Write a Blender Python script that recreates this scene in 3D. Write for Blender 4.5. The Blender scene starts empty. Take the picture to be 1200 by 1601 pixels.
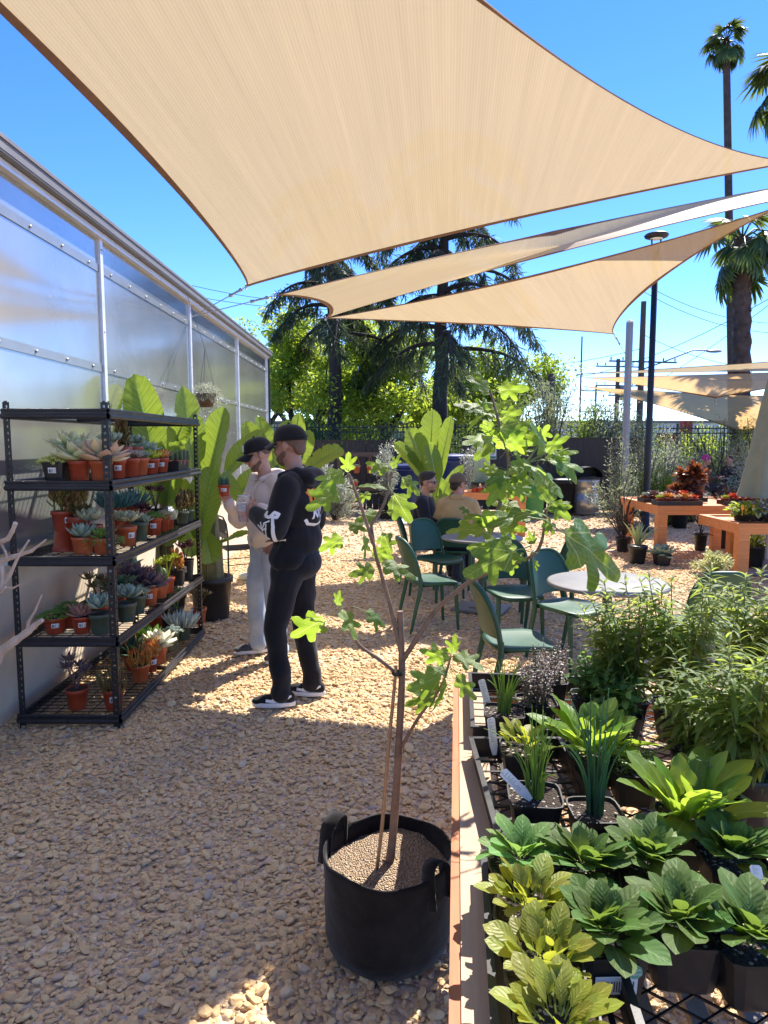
import bpy, bmesh, math, random
import numpy as np
from mathutils import Vector, Matrix, noise
from mathutils.bvhtree import BVHTree
R = math.radians
random.seed(7)
rng = np.random.default_rng(7)
S = bpy.context.scene
COL = S.collection

# ------------------------------------------------------------------ camera
CAM_H, PITCH, FPX = 1.70, R(5.8), 1080.0          # focal length in units of a 1200 px wide frame
cd = bpy.data.cameras.new("camera")
cam = bpy.data.objects.new("camera", cd)
COL.objects.link(cam)
cam.location = (0, 0, CAM_H)
cam.rotation_euler = (R(90) - PITCH, 0, 0)
cd.sensor_width = 36
cd.lens = FPX / 1601 * 36
cd.clip_start, cd.clip_end = 0.05, 2000
S.camera = cam

# ------------------------------------------------------------------ light
SUN = Vector((0.46, 0.68, 1.0)).normalized()       # towards the sun: ahead, to the right, high
SUN_EL = math.asin(SUN.z)
SUN_AZ = math.atan2(SUN.x, SUN.y)
w = bpy.data.worlds.new("World")
S.world = w
w.use_nodes = True
wn = w.node_tree
sky = wn.nodes.new("ShaderNodeTexSky")
sky.sky_type = 'NISHITA'
sky.sun_disc = False
sky.sun_elevation = SUN_EL
sky.sun_rotation = SUN_AZ
sky.altitude = 3000
sky.air_density, sky.dust_density, sky.ozone_density = 1.0, 0.1, 3.0
shs = wn.nodes.new("ShaderNodeHueSaturation")
shs.inputs["Saturation"].default_value = 1.27
shs.inputs["Value"].default_value = .96
shs.inputs["Hue"].default_value = .514
wn.links.new(sky.outputs[0], shs.inputs["Color"])
wn.links.new(shs.outputs[0], wn.nodes["Background"].inputs[0])
wn.nodes["Background"].inputs[1].default_value = 0.145
sd = bpy.data.lights.new("sun", 'SUN')
sd.energy, sd.angle, sd.color = 4.2, R(0.53), (1.0, 0.94, 0.85)
sun = bpy.data.objects.new("sun", sd)
COL.objects.link(sun)
sun.rotation_euler = SUN.to_track_quat('Z', 'Y').to_euler()
sun.location = (6, 8, 20)
S.view_settings.view_transform = 'Standard'
S.view_settings.look = 'None'
S.view_settings.gamma = 1
S.view_settings.exposure = 1.46
try:
    S.cycles.max_bounces = 10
    S.cycles.transmission_bounces = 6
    S.cycles.transparent_max_bounces = 16
    S.cycles.use_denoising = True
except Exception:
    pass

# ------------------------------------------------------------------ where things stand
SP, CP = math.sin(PITCH), math.cos(PITCH)
def ray(px, py):
    u, v = (px - 600) / FPX, (800 - py) / FPX
    return np.array([u, CP + v * SP, v * CP - SP])
def onz(px, py, z=0.0):                            # the point of that direction at height z
    d = ray(px, py); return Vector(d * ((z - CAM_H) / d[2]) + np.array([0, 0, CAM_H]))
def ony(px, py, y):                                # ... at distance y ahead
    d = ray(px, py); return Vector(d * (y / d[1]) + np.array([0, 0, CAM_H]))

# ------------------------------------------------------------------ object helpers
def tag(o, label=None, cat=None, group=None, kind=None):
    if label: o["label"] = label
    if cat: o["category"] = cat
    if group: o["group"] = group
    if kind: o["kind"] = kind
    return o
def thing(name, label, cat, loc=(0, 0, 0), rz=0, group=None):
    o = bpy.data.objects.new(name, None)
    o.empty_display_size = 0.1
    COL.objects.link(o)
    o.location = loc; o.rotation_euler = (0, 0, rz)
    return tag(o, label, cat, group)
def copy_tree(o, parent=None):
    c = o.copy(); COL.objects.link(c); c.parent = parent
    for ch in list(o.children): copy_tree(ch, c)
    return c
def drop_tree(o):
    for ch in list(o.children): drop_tree(ch)
    bpy.data.objects.remove(o)

class MB:
    """collects shapes; build() links them as ONE mesh object"""
    def __init__(s): s.c = []
    def add(s, V, F, uv=None, mat=0, smooth=True):
        V = np.asarray(V, float).reshape(-1, 3)
        if isinstance(F, np.ndarray):
            Fs = [F]
        else:
            by = {}
            for f in F: by.setdefault(len(f), []).append(f)
            Fs = [np.array(x, int) for x in by.values()]
        s.c.append((V, Fs, None if uv is None else np.asarray(uv, float).reshape(-1, 2), mat, smooth))
        return s
    def box(s, c, d, rz=0, mat=0, rot=None):
        x, y, z = np.array(d) / 2
        V = np.array([(a*x, b*y, e*z) for a in (-1, 1) for b in (-1, 1) for e in (-1, 1)])
        M = np.array((rot if rot is not None else Matrix.Rotation(rz, 3, 'Z')))
        F = [(0,1,3,2),(4,6,7,5),(0,4,5,1),(2,3,7,6),(0,2,6,4),(1,5,7,3)]
        return s.add(V @ M.T + np.array(c), F, mat=mat, smooth=False)
    def bar(s, p, q, w, h, mat=0, up=(0, 0, 1)):
        p, q = Vector(p), Vector(q)
        d = (q - p); L = d.length; d.normalize()
        sd = d.cross(Vector(up))
        if sd.length < 1e-4: sd = d.cross(Vector((0, 1, 0)))
        sd.normalize(); n = sd.cross(d)
        M = Matrix((sd, d, n)).transposed()
        return s.box((p + q) / 2, (w, L, h), rot=M, mat=mat)
    def tube(s, P, r, n=8, mat=0, cap=True, smooth=True, flat=1.0):
        P = np.array([tuple(p) for p in P], float); k = len(P)
        r = np.full(k, r) if np.isscalar(r) else np.array(r, float)
        T = np.gradient(P, axis=0); T /= (np.linalg.norm(T, axis=1, keepdims=True) + 1e-9)
        up = np.array([0, 0, 1.]) if abs(T[0, 2]) < .9 else np.array([0, 1., 0])
        a = np.cross(T[0], up); a /= np.linalg.norm(a)
        V = []; ang = np.arange(n) / n * 2 * np.pi
        for i in range(k):
            a = a - T[i] * a.dot(T[i]); a /= np.linalg.norm(a) + 1e-9
            b = np.cross(T[i], a)
            V.append(P[i] + r[i] * (np.cos(ang)[:, None] * a + flat * np.sin(ang)[:, None] * b))
        V = np.concatenate(V)
        i = np.arange(k - 1)[:, None] * n; j = np.arange(n)[None]; j2 = (j + 1) % n
        F = np.stack([i + j, i + j2, i + n + j2, i + n + j], -1).reshape(-1, 4)
        t = np.repeat(np.linspace(0, 1, k), n); uv = np.stack([np.tile(np.arange(n) / n, k), t], 1)
        s.add(V, F, uv, mat, smooth)
        if cap: s.add(V, [tuple(range(n - 1, -1, -1)), tuple(range((k - 1) * n, k * n))], uv, mat, False)
        return s
    def lathe(s, prof, n=24, mat=0, smooth=True, c=(0, 0, 0), sq=None):
        prof = np.array(prof, float); k = len(prof); ang = np.arange(n) / n * 2 * np.pi + (np.pi / n)
        cx, sx = np.cos(ang), np.sin(ang)
        if sq:                                     # squarish section (superellipse)
            m = (np.abs(cx) ** sq + np.abs(sx) ** sq) ** (-1 / sq); cx, sx = cx * m, sx * m
        V = np.stack([prof[:, :1] * cx, prof[:, :1] * sx, np.repeat(prof[:, 1:], n, 1)], -1).reshape(-1, 3) + np.array(c)
        i = np.arange(k - 1)[:, None] * n; j = np.arange(n)[None]; j2 = (j + 1) % n
        F = np.stack([i + j, i + j2, i + n + j2, i + n + j], -1).reshape(-1, 4)
        return s.add(V, F, None, mat, smooth)
    def poly(s, P, mat=0): return s.add(P, [tuple(range(len(P)))], None, mat, False)
    def prism(s, P, h, mat=0):                     # outline in xy, extruded by h along z
        P = np.array([(p[0], p[1], p[2] if len(p) > 2 else 0) for p in P], float); n = len(P)
        V = np.concatenate([P, P + np.array([0, 0, h])])
        F = [tuple(range(n - 1, -1, -1)), tuple(range(n, 2 * n))] + [(i, (i+1) % n, n + (i+1) % n, n + i) for i in range(n)]
        return s.add(V, F, None, mat, False)
    def ball(s, c, r, n=10, m=7, mat=0, rot=None):
        r = np.array([r] * 3) if np.isscalar(r) else np.array(r)
        V, F = sphere_t(n, m); V = V * r
        if rot is not None: V = V @ np.array(rot).T
        return s.add(V + np.array(c), F, None, mat, True)
    def scatter(s, T, M, mat=0, smooth=True):      # template (V, F, uv) times k 3x4 matrices
        V, F, uv = T; k, n = len(M), len(V)
        if k == 0: return s
        W = np.einsum('kij,nj->kni', M[:, :, :3], V) + M[:, None, :, 3]
        F2 = (np.arange(k)[:, None, None] * n + F[None]).reshape(-1, F.shape[1])
        return s.add(W.reshape(-1, 3), F2, None if uv is None else np.tile(uv, (k, 1)), mat, smooth)
    def mesh(s, name):
        me = bpy.data.meshes.new(name)
        nv = 0; V = []; lv = []; lt = []; mi = []; sm = []; luv = []; has = any(c[2] is not None for c in s.c)
        for v, Fs, uv, m, smo in s.c:
            V.append(v)
            for F in Fs:
                if not len(F): continue
                lv.append((F + nv).ravel()); lt.append(np.full(len(F), F.shape[1])); mi.append(np.full(len(F), m)); sm.append(np.full(len(F), smo))
                if has: luv.append((uv if uv is not None else np.zeros((len(v), 2)))[F.ravel()])
            nv += len(v)
        V = np.concatenate(V); lv = np.concatenate(lv); lt = np.concatenate(lt)
        me.vertices.add(len(V)); me.vertices.foreach_set("co", V.ravel())
        me.loops.add(len(lv)); me.loops.foreach_set("vertex_index", lv.astype(np.int32))
        me.polygons.add(len(lt))
        me.polygons.foreach_set("loop_start", np.concatenate([[0], np.cumsum(lt)[:-1]]).astype(np.int32))
        me.polygons.foreach_set("loop_total", lt.astype(np.int32))
        me.polygons.foreach_set("material_index", np.concatenate(mi).astype(np.int32))
        me.polygons.foreach_set("use_smooth", np.concatenate(sm).astype(bool))
        if has:
            l = me.uv_layers.new(name="UVMap"); l.data.foreach_set("uv", np.concatenate(luv).ravel())
        me.update(calc_edges=True); me.validate()
        return me
    def build(s, name, mats, parent=None, loc=None, rz=None):
        me = s.mesh(name)
        for m in (mats if isinstance(mats, (list, tuple)) else [mats]): me.materials.append(m)
        o = bpy.data.objects.new(name, me); COL.objects.link(o); o.parent = parent
        if loc is not None: o.location = loc
        if rz is not None: o.rotation_euler = (0, 0, rz)
        return o

def sphere_t(n, m):
    V = [(0, 0, -1)]
    for i in range(1, m):
        t = -math.pi / 2 + math.pi * i / m
        V += [(math.cos(t) * math.cos(2*math.pi*j/n), math.cos(t) * math.sin(2*math.pi*j/n), math.sin(t)) for j in range(n)]
    V.append((0, 0, 1)); F = []
    for j in range(n):
        F.append((0, 1 + (j+1) % n, 1 + j)); F.append((len(V)-1, 1 + (m-2)*n + j, 1 + (m-2)*n + (j+1) % n))
    for i in range(m - 2):
        for j in range(n):
            a = 1 + i*n
            F.append((a + j, a + (j+1) % n, a + n + (j+1) % n, a + n + j))
    return np.array(V, float), F

# leaf templates: length along +y from 0 to 1, width along x, upper side +z
def leaf_t(W=0.4, ns=5, nw=2, fold=0.25, droop=0.3, p=0.9, q=0.7, wave=0, stalk=0.0, peak=None):
    t = np.linspace(0, 1, ns + 1); x = np.linspace(-1, 1, nw + 1)
    u = np.clip((t - stalk) / (1 - stalk), 0, 1)
    wd = np.sin(np.pi * u ** p) ** q * W / 2
    wd = np.maximum(wd, 0.012 * W + (0.02 if stalk else 0) * (1 - t))
    wd[-1] = 0.004
    X = wd[:, None] * x[None]; Y = np.repeat(t[:, None], nw + 1, 1)
    Z = -droop * t[:, None] ** 2 + fold * np.abs(X) + wave * np.sin(t[:, None] * 19 + x[None] * 2) * np.abs(X)
    V = np.stack([X, Y, Z], -1).reshape(-1, 3)
    i = np.arange(ns)[:, None] * (nw + 1); j = np.arange(nw)[None]
    F = np.stack([i + j, i + j + 1, i + nw + 2 + j, i + nw + 1 + j], -1).reshape(-1, 4)
    uv = np.stack([np.repeat((x[None] + 1) / 2, ns + 1, 0).ravel(), Y.ravel()], 1)
    return V, F, uv
def plump_t(W=0.35, T=0.14, ns=5, n=6, p=0.8, q=0.6, curl=0.25, tip=0.0):
    t = np.linspace(0, 1, ns + 1); a = np.arange(n) / n * 2 * np.pi
    r = np.maximum(np.sin(np.pi * np.clip(t * .93 + .07, 0, 1) ** p) ** q, .03); r[-1] = .02
    V = np.stack([r[:, None] * np.cos(a) * W / 2, np.repeat(t[:, None], n, 1), r[:, None] * np.sin(a) * T / 2 + curl * (t[:, None] ** 2)], -1).reshape(-1, 3)
    i = np.arange(ns)[:, None] * n; j = np.arange(n)[None]; j2 = (j + 1) % n
    F = np.stack([i + j, i + j2, i + n + j2, i + n + j], -1).reshape(-1, 4)
    return V, F, np.stack([np.tile((np.cos(a) + 1) / 2, ns + 1), np.repeat(t, n)], 1)
def frames(pos, d, scale=1.0, roll=0.0, up=(0, 0, 1.0)):
    d = np.asarray(d, float).reshape(-1, 3); k = len(d); pos = np.broadcast_to(np.asarray(pos, float), (k, 3))
    d = d / (np.linalg.norm(d, axis=1, keepdims=True) + 1e-9)
    up = np.broadcast_to(np.asarray(up, float), (k, 3))
    sd = np.cross(d, up); bad = np.linalg.norm(sd, axis=1) < 1e-3
    sd[bad] = np.cross(d[bad], np.array([0.3, 1, 0.1]))
    sd /= np.linalg.norm(sd, axis=1, keepdims=True); nn = np.cross(sd, d)
    roll = np.broadcast_to(np.asarray(roll, float), (k,))[:, None]
    s2 = np.cos(roll) * sd + np.sin(roll) * nn; n2 = np.cos(roll) * nn - np.sin(roll) * sd
    sc = np.broadcast_to(np.asarray(scale, float), (k,))[:, None]
    return np.stack([s2 * sc, d * sc, n2 * sc, pos], -1)
def rdir(k, zlo=-1, zhi=1, r=rng):
    z = r.uniform(zlo, zhi, k); a = r.uniform(0, 2*np.pi, k); h = np.sqrt(np.maximum(0, 1 - z*z))
    return np.stack([h*np.cos(a), h*np.sin(a), z], 1)

# ------------------------------------------------------------------ materials
MATS = {}
class NT:
    def __init__(s, name):
        s.m = bpy.data.materials.new(name); s.m.use_nodes = True; s.t = s.m.node_tree
        s.b = s.t.nodes["Principled BSDF"]; s.out = s.t.nodes["Material Output"]
    def n(s, typ, **kw):
        x = s.t.nodes.new("ShaderNode" + typ)
        for k, v in kw.items():
            if k.startswith("i_"):
                key = k[2:]; key = int(key) if key.isdigit() else key.replace("_", " ")
                x.inputs[key].default_value = v
            else: setattr(x, k, v)
        return x
    def l(s, a, b): s.t.links.new(a, b)
    def math(s, op, a, b=None, c=None, clamp=False):
        x = s.t.nodes.new("ShaderNodeMath"); x.operation = op; x.use_clamp = clamp
        for i, v in enumerate((a, b, c)):
            if v is None: continue
            if isinstance(v, (int, float)): x.inputs[i].default_value = v
            else: s.l(v, x.inputs[i])
        return x.outputs[0]
    def mix(s, f, a, b, bt='MIX'):
        x = s.t.nodes.new("ShaderNodeMix"); x.data_type = 'RGBA'; x.blend_type = bt
        for i, v in ((0, f), (6, a), (7, b)):
            if isinstance(v, (int, float)): x.inputs[i].default_value = v
            elif isinstance(v, tuple): x.inputs[i].default_value = v if len(v) == 4 else v + (1,)
            else: s.l(v, x.inputs[i])
        return x.outputs[2]
    def noise(s, scale, detail=4, rough=.55, vec=None, dim=None):
        x = s.n("TexNoise"); x.inputs["Scale"].default_value = scale; x.inputs["Detail"].default_value = detail
        x.inputs["Roughness"].default_value = rough
        if vec is not None: s.l(vec, x.inputs["Vector"])
        return x.outputs["Fac"]
    def coord(s, which="Object"): return s.n("TexCoord").outputs[which]
    def bump(s, h, strength=.3, dist=.01, target=None):
        x = s.n("Bump"); x.inputs["Strength"].default_value = strength; x.inputs["Distance"].default_value = dist
        s.l(h, x.inputs["Height"]); s.l(x.outputs[0], (target or s.b).inputs["Normal"]); return x.outputs[0]
    def ramp(s, f, *stops):
        x = s.n("ValToRGB"); e = x.color_ramp.elements
        while len(e) < len(stops): e.new(0.5)
        for el, (p, c) in zip(e, stops): el.position = p; el.color = c if len(c) == 4 else tuple(c) + (1,)
        s.l(f, x.inputs[0]); return x.outputs[0]
def plain(name, col, rough=.5, metal=0, var=.25, vs=8, bump=.15, bs=40, spec=.5, bd=.004, coat=0):
    if name in MATS: return MATS[name]
    k = NT(name); c = k.coord()
    f = k.noise(vs, 5, .6, c)
    dark = tuple(x * (1 - var) for x in col); lite = tuple(min(1, x * (1 + var)) for x in col)
    k.l(k.ramp(f, (.3, dark), (.7, lite)), k.b.inputs["Base Color"])
    rr = k.math('MULTIPLY_ADD', k.noise(vs * 2.3, 3, .6, c), .25, rough - .125)
    k.l(rr, k.b.inputs["Roughness"]); k.b.inputs["Metallic"].default_value = metal
    k.b.inputs["Specular IOR Level"].default_value = spec
    if coat: k.b.inputs["Coat Weight"].default_value = coat
    if bump: k.bump(k.noise(bs, 4, .6, c), bump, bd)
    MATS[name] = k.m; return k.m
def leafmat(name, c0, c1, trans=.45, tcol=None, rough=.38, var=.3, hue=.03, vein=0, ns=6, spec=.4, mid=0):
    """green that runs from c0 at the base to c1 at the tip, letting light through"""
    if name in MATS: return MATS[name]
    k = NT(name); uv = k.coord("UV"); sep = k.n("SeparateXYZ"); k.l(uv, sep.inputs[0])
    geo = k.n("NewGeometry"); inf = k.n("ObjectInfo")
    col = k.mix(k.math('POWER', sep.outputs[1], 1.3), c0, c1)
    rnd = k.math('ADD', k.math('MULTIPLY', geo.outputs["Random Per Island"], .7), k.math('MULTIPLY', k.noise(ns, 3, .6, k.coord()), .5))
    hsv = k.n("HueSaturation"); k.l(col, hsv.inputs["Color"])
    k.l(k.math('MULTIPLY_ADD', rnd, var * 2, 1 - var * 1.1), hsv.inputs["Value"])
    k.l(k.math('MULTIPLY_ADD', geo.outputs["Random Per Island"], hue * 2, .5 - hue), hsv.inputs["Hue"])
    col = hsv.outputs[0]
    if vein:
        wv = k.n("TexWave", i_Scale=vein, i_Distortion=1.0); wv.bands_direction = 'Y'; k.l(uv, wv.inputs["Vector"])
        mid = k.math('LESS_THAN', k.math('ABSOLUTE', k.math('SUBTRACT', sep.outputs[0], .5)), .035)
        col = k.mix(k.math('MULTIPLY', mid, .7), col, tuple(min(1, x * 2.0 + .05) for x in c1))
        lat = k.math('SUBTRACT', sep.outputs[1], k.math('MULTIPLY', k.math('ABSOLUTE', k.math('SUBTRACT', sep.outputs[0], .5)), .22)); mp2 = k.n("CombineXYZ"); k.l(lat, mp2.inputs[1]); nz2 = k.n("TexNoise", i_Scale=vein*1.6, i_Detail=3.0); k.l(mp2.outputs[0], nz2.inputs["Vector"])
        lv = k.math('MULTIPLY_ADD', nz2.outputs["Fac"], 1.5, .22); hh = k.n("HueSaturation"); k.l(col, hh.inputs["Color"]); k.l(lv, hh.inputs["Value"]); col = hh.outputs[0]; LV = lv
        k.bump(nz2.outputs["Fac"], .35, .006)
    if mid:                                          # pale midrib, faint branching veins, quilted blade
        ax = k.math('ABSOLUTE', k.math('SUBTRACT', sep.outputs[0], .5)); br = k.math('ABSOLUTE', k.math('SUBTRACT', k.math('FRACT', k.math('MULTIPLY', k.math('SUBTRACT', sep.outputs[1], k.math('MULTIPLY', ax, .5)), 8.0)), .5))
        f = k.math('MAXIMUM', k.math('MULTIPLY', k.math('LESS_THAN', ax, .03), .6), k.math('MULTIPLY', k.math('LESS_THAN', br, .05), .22))
        col = k.mix(f, col, tuple(min(1, x * 1.8 + .06) for x in c1)); k.bump(k.math('ADD', br, k.math('MULTIPLY', k.noise(60, 3, .6, k.coord()), .7)), .35, .003)
    k.l(col, k.b.inputs["Base Color"]); k.b.inputs["Roughness"].default_value = rough
    k.b.inputs["Specular IOR Level"].default_value = spec
    if trans > 0:
        tr = k.n("BsdfTranslucent"); tc = tcol or tuple(min(1, x * y) for x, y in zip(c1, (2.6, 2.3, 1.0)))
        h2 = k.n("HueSaturation"); h2.inputs["Color"].default_value = tc + (1,)
        k.l(k.math('MULTIPLY_ADD', rnd, var * 2, 1 - var * 1.1), h2.inputs["Value"])
        tcs = h2.outputs[0]
        if vein: h3 = k.n("HueSaturation"); k.l(tcs, h3.inputs["Color"]); k.l(LV, h3.inputs["Value"]); tcs = h3.outputs[0]
        k.l(tcs, tr.inputs[0])
        mx = k.n("MixShader"); mx.inputs[0].default_value = trans
        k.l(k.b.outputs[0], mx.inputs[1]); k.l(tr.outputs[0], mx.inputs[2]); k.l(mx.outputs[0], k.out.inputs[0])
    MATS[name] = k.m; return k.m
def woodmat(name, c0, c1, axis='Y', scale=6, rough=.55, ring=14):
    if name in MATS: return MATS[name]
    k = NT(name); mp = k.n("Mapping"); k.l(k.coord(), mp.inputs[0])
    st = {'X': (.08, 1, 1), 'Y': (1, .08, 1), 'Z': (1, 1, .08)}[axis]; mp.inputs["Scale"].default_value = st
    g = k.noise(scale * 4, 8, .7, mp.outputs[0]); g2 = k.noise(scale * ring, 3, .5, mp.outputs[0])
    f = k.math('ADD', k.math('MULTIPLY', g, .7), k.math('MULTIPLY', g2, .35))
    k.l(k.ramp(f, (.3, c0), (.72, c1)), k.b.inputs["Base Color"]); k.b.inputs["Roughness"].default_value = rough
    k.bump(f, .25, .003); MATS[name] = k.m; return k.m
M_black = plain("black_plastic", (.014, .014, .015), .45, var=.3, bump=.1)
M_blackmetal = plain("black_steel", (.012, .012, .013), .35, metal=0, var=.3, bump=.05)
M_steel = plain("galvanised_steel", (.42, .43, .45), .38, metal=.9, var=.15, bump=.05)
M_white = plain("white_plastic", (.78, .78, .76), .45, var=.05)
M_soil = plain("potting_soil", (.045, .028, .018), .9, var=.7, vs=90, bump=.9, bs=120, bd=.01)
# ================================================================== ground
def gravel_mat(name, lo, hi, stone=True):
    k = NT(name); c = k.coord()
    vo = k.n("TexVoronoi", i_Scale=34.0); k.l(c, vo.inputs["Vector"])
    cs = k.n("SeparateColor"); k.l(vo.outputs["Color"], cs.inputs[0])
    col = k.ramp(cs.outputs[0], (0, lo), (.5, tuple((a+b)/2 for a, b in zip(lo, hi))), (.85, hi), (1, (.34, .30, .27)))
    edge = k.math('MULTIPLY', vo.outputs["Distance"], 1.0)
    big = k.noise(.7, 4, .6, c)
    col = k.mix(.22, col, k.ramp(big, (.35, (.30, .19, .12)), (.65, (.62, .48, .34))))
    k.l(col, k.b.inputs["Base Color"]); k.b.inputs["Roughness"].default_value = .9
    k.bump(k.math('SUBTRACT', 1.0, edge), 1.0, .03); return k.m
M_grav = gravel_mat("gravel_bed", (.55, .36, .20), (.82, .61, .38))
g = MB(); g.add([(-5, -6, 0), (26, -6, 0), (26, 19, 0), (-5, 19, 0)], [(0, 1, 2, 3)])
tag(g.build("gravel_ground", M_grav), kind="structure")
M_asph = plain("asphalt", (.14, .135, .13), .9, var=.3, vs=3, bump=.5, bs=60)
g = MB(); g.add([(-900, -900, -.03), (900, -900, -.03), (900, 900, -.03), (-900, 900, -.03)], [(0, 1, 2, 3)])
tag(g.build("ground", M_asph), kind="structure")
M_conc = plain("pale_concrete", (.46, .44, .40), .85, var=.15, vs=4, bump=.3, bs=50)
g = MB(); g.box((1.15, 17.2, .02), (1.7, 6.4, .05)); tag(g.build("path", M_conc), kind="structure")

# loose stones: uncountable, so one object whose points carry stones
def stone_mesh(seed):
    r = np.random.default_rng(seed); bm = bmesh.new()
    P = r.normal(size=(22, 3)); P /= np.linalg.norm(P, axis=1, keepdims=True)
    P *= np.array([1, r.uniform(.65, .95), r.uniform(.5, .75)]) * r.uniform(.85, 1.05, (22, 1))
    vs = [bm.verts.new(p) for p in P]; bmesh.ops.convex_hull(bm, input=vs)
    for v in [v for v in bm.verts if not v.link_faces]: bm.verts.remove(v)
    bmesh.ops.bevel(bm, geom=list(bm.edges), offset=.09, segments=1, affect='EDGES', clamp_overlap=True)
    bmesh.ops.scale(bm, vec=(1, 1, .72), verts=bm.verts)
    me = bpy.data.meshes.new("stone"); bm.to_mesh(me); bm.free(); return me
k = NT("gravel_stone"); inf = k.n("ObjectInfo"); c = k.coord()
col = k.ramp(inf.outputs["Random"], (0, (.56, .35, .15)), (.25, (.70, .48, .22)), (.5, (.79, .565, .27)), (.72, (.76, .49, .24)), (.86, (.82, .66, .37)), (.92, (.42, .36, .31)), (.96, (.66, .45, .33)), (1, (.78, .60, .36)))
col = k.mix(.35, col, k.ramp(k.noise(2.5, 5, .7, c), (.3, (.60, .38, .18)), (.7, (.82, .62, .36))))
k.l(col, k.b.inputs["Base Color"]); k.b.inputs["Roughness"].default_value = .85; k.bump(k.noise(9, 4, .7, c), .4, .1)
M_stone = k.m
STONES = []
for i in range(7):
    me = stone_mesh(40 + i); me.materials.append(M_stone)
    STONES.append(bpy.data.objects.new("stone", me))     # never linked: only a shape for the gravel's points
def frustum_pts(n, y0, y1, x0=-2.28, x1=7):
    yy = np.sqrt(rng.uniform(y0 ** 2, y1 ** 2, n)); xx = rng.uniform(-.68, .68, n) * yy + 0.0
    ok = (xx > x0) & (xx < x1); return np.stack([xx[ok], yy[ok]], 1)
P1 = frustum_pts(64000, 1.0, 5.2); P2 = frustum_pts(62000, 5.2, 10.5); P3 = frustum_pts(24000, 10.5, 17)
extra = np.stack([rng.uniform(-2.28, 2.5, 6000), rng.uniform(-.5, 1.6, 6000)], 1)
P = np.concatenate([P1, extra, P2, P3]); n = len(P)
sc = np.concatenate([rng.gamma(5, .0125 / 5, len(P1) + len(extra)) , rng.gamma(9, .0165 / 9, len(P2)), rng.gamma(9, .022 / 9, len(P3))])
z = rng.uniform(-.2, .5, n) * sc
me = bpy.data.meshes.new("gravel"); me.vertices.add(n)
me.vertices.foreach_set("co", np.stack([P[:, 0], P[:, 1], z], 1).ravel())
a = me.attributes.new("rot", 'FLOAT_VECTOR', 'POINT'); a.data.foreach_set("vector", np.stack([rng.normal(0, .28, n), rng.normal(0, .28, n), rng.uniform(0, 6.28, n)], 1).ravel())
a = me.attributes.new("siz", 'FLOAT', 'POINT'); a.data.foreach_set("value", sc)
a = me.attributes.new("pick", 'INT', 'POINT'); a.data.foreach_set("value", rng.integers(0, 7, n).astype(np.int32))
go = bpy.data.objects.new("gravel", me); COL.objects.link(go); tag(go, "tan and pinkish crushed stone gravel covering the yard", "gravel", kind="stuff")
ng = bpy.data.node_groups.new("gravel_points", 'GeometryNodeTree')
ng.interface.new_socket("Geometry", in_out='INPUT', socket_type='NodeSocketGeometry'); ng.interface.new_socket("Geometry", in_out='OUTPUT', socket_type='NodeSocketGeometry')
gi, gout = ng.nodes.new("NodeGroupInput"), ng.nodes.new("NodeGroupOutput")
iop = ng.nodes.new("GeometryNodeInstanceOnPoints"); gti = ng.nodes.new("GeometryNodeGeometryToInstance")
for so in reversed(STONES):
    oi = ng.nodes.new("GeometryNodeObjectInfo"); oi.inputs["Object"].default_value = so; oi.inputs["As Instance"].default_value = False
    ng.links.new(oi.outputs["Geometry"], gti.inputs[0])
def named(nm, typ):
    x = ng.nodes.new("GeometryNodeInputNamedAttribute"); x.data_type = typ; x.inputs["Name"].default_value = nm; return x.outputs["Attribute"]
m2p = ng.nodes.new("GeometryNodeMeshToPoints")
ng.links.new(gi.outputs[0], m2p.inputs[0]); ng.links.new(m2p.outputs[0], iop.inputs["Points"])
ng.links.new(gti.outputs[0], iop.inputs["Instance"]); iop.inputs["Pick Instance"].default_value = True
ng.links.new(named("pick", 'INT'), iop.inputs["Instance Index"]); ng.links.new(named("siz", 'FLOAT'), iop.inputs["Scale"])
e2r = ng.nodes.new("FunctionNodeEulerToRotation"); ng.links.new(named("rot", 'FLOAT_VECTOR'), e2r.inputs[0]); ng.links.new(e2r.outputs[0], iop.inputs["Rotation"])
ng.links.new(iop.outputs[0], gout.inputs[0])
go.modifiers.new("stones", 'NODES').node_group = ng

# ================================================================== greenhouse along the left
WX = -2.30                                           # its wall plane
k = NT("twinwall_polycarbonate"); c = k.coord()
mp = k.n("Mapping"); k.l(c, mp.inputs[0]); mp.inputs["Scale"].default_value = (1, 1, .02)
wv = k.noise(160, 2, .5, mp.outputs[0]); lo = k.noise(1.1, 3, .5, c)
k.l(k.ramp(lo, (.3, (.16, .165, .155)), (.7, (.25, .255, .245))), k.b.inputs["Base Color"])
k.b.inputs["Roughness"].default_value = .10; k.b.inputs["IOR"].default_value = 1.9; k.b.inputs["Specular IOR Level"].default_value = 1.0
k.b.inputs["Coat Weight"].default_value = 1.0; k.b.inputs["Coat Roughness"].default_value = .12
k.l(k.math('MULTIPLY_ADD', k.noise(3.5, 6, .65, c), .22, .02), k.b.inputs['Roughness'])
k.bump(k.math('ADD', wv, k.math('MULTIPLY', k.noise(1.6, 2, .5, c), 6.0)), .10, .004)
M_poly = k.m
M_alu = plain("aluminium_trim", (.74, .75, .77), .35, metal=.35, var=.08, bump=.03)
M_gutter = plain("taupe_gutter", (.165, .16, .155), .5, var=.12, vs=3, bump=.05)
M_stucco = plain("cream_stucco", (.70, .58, .42), .85, var=.07, vs=3, bump=.25, bs=70)
M_strip = plain("clear_strip", (.20, .215, .22), .18, var=.05, spec=.9, bump=.02)
gh = thing("greenhouse", "long greenhouse of cloudy twin wall panels on a cream base wall, left of the gravel", "greenhouse", (WX, 0, 0))
Y0, Y1 = -4.0, 13.9
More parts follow.
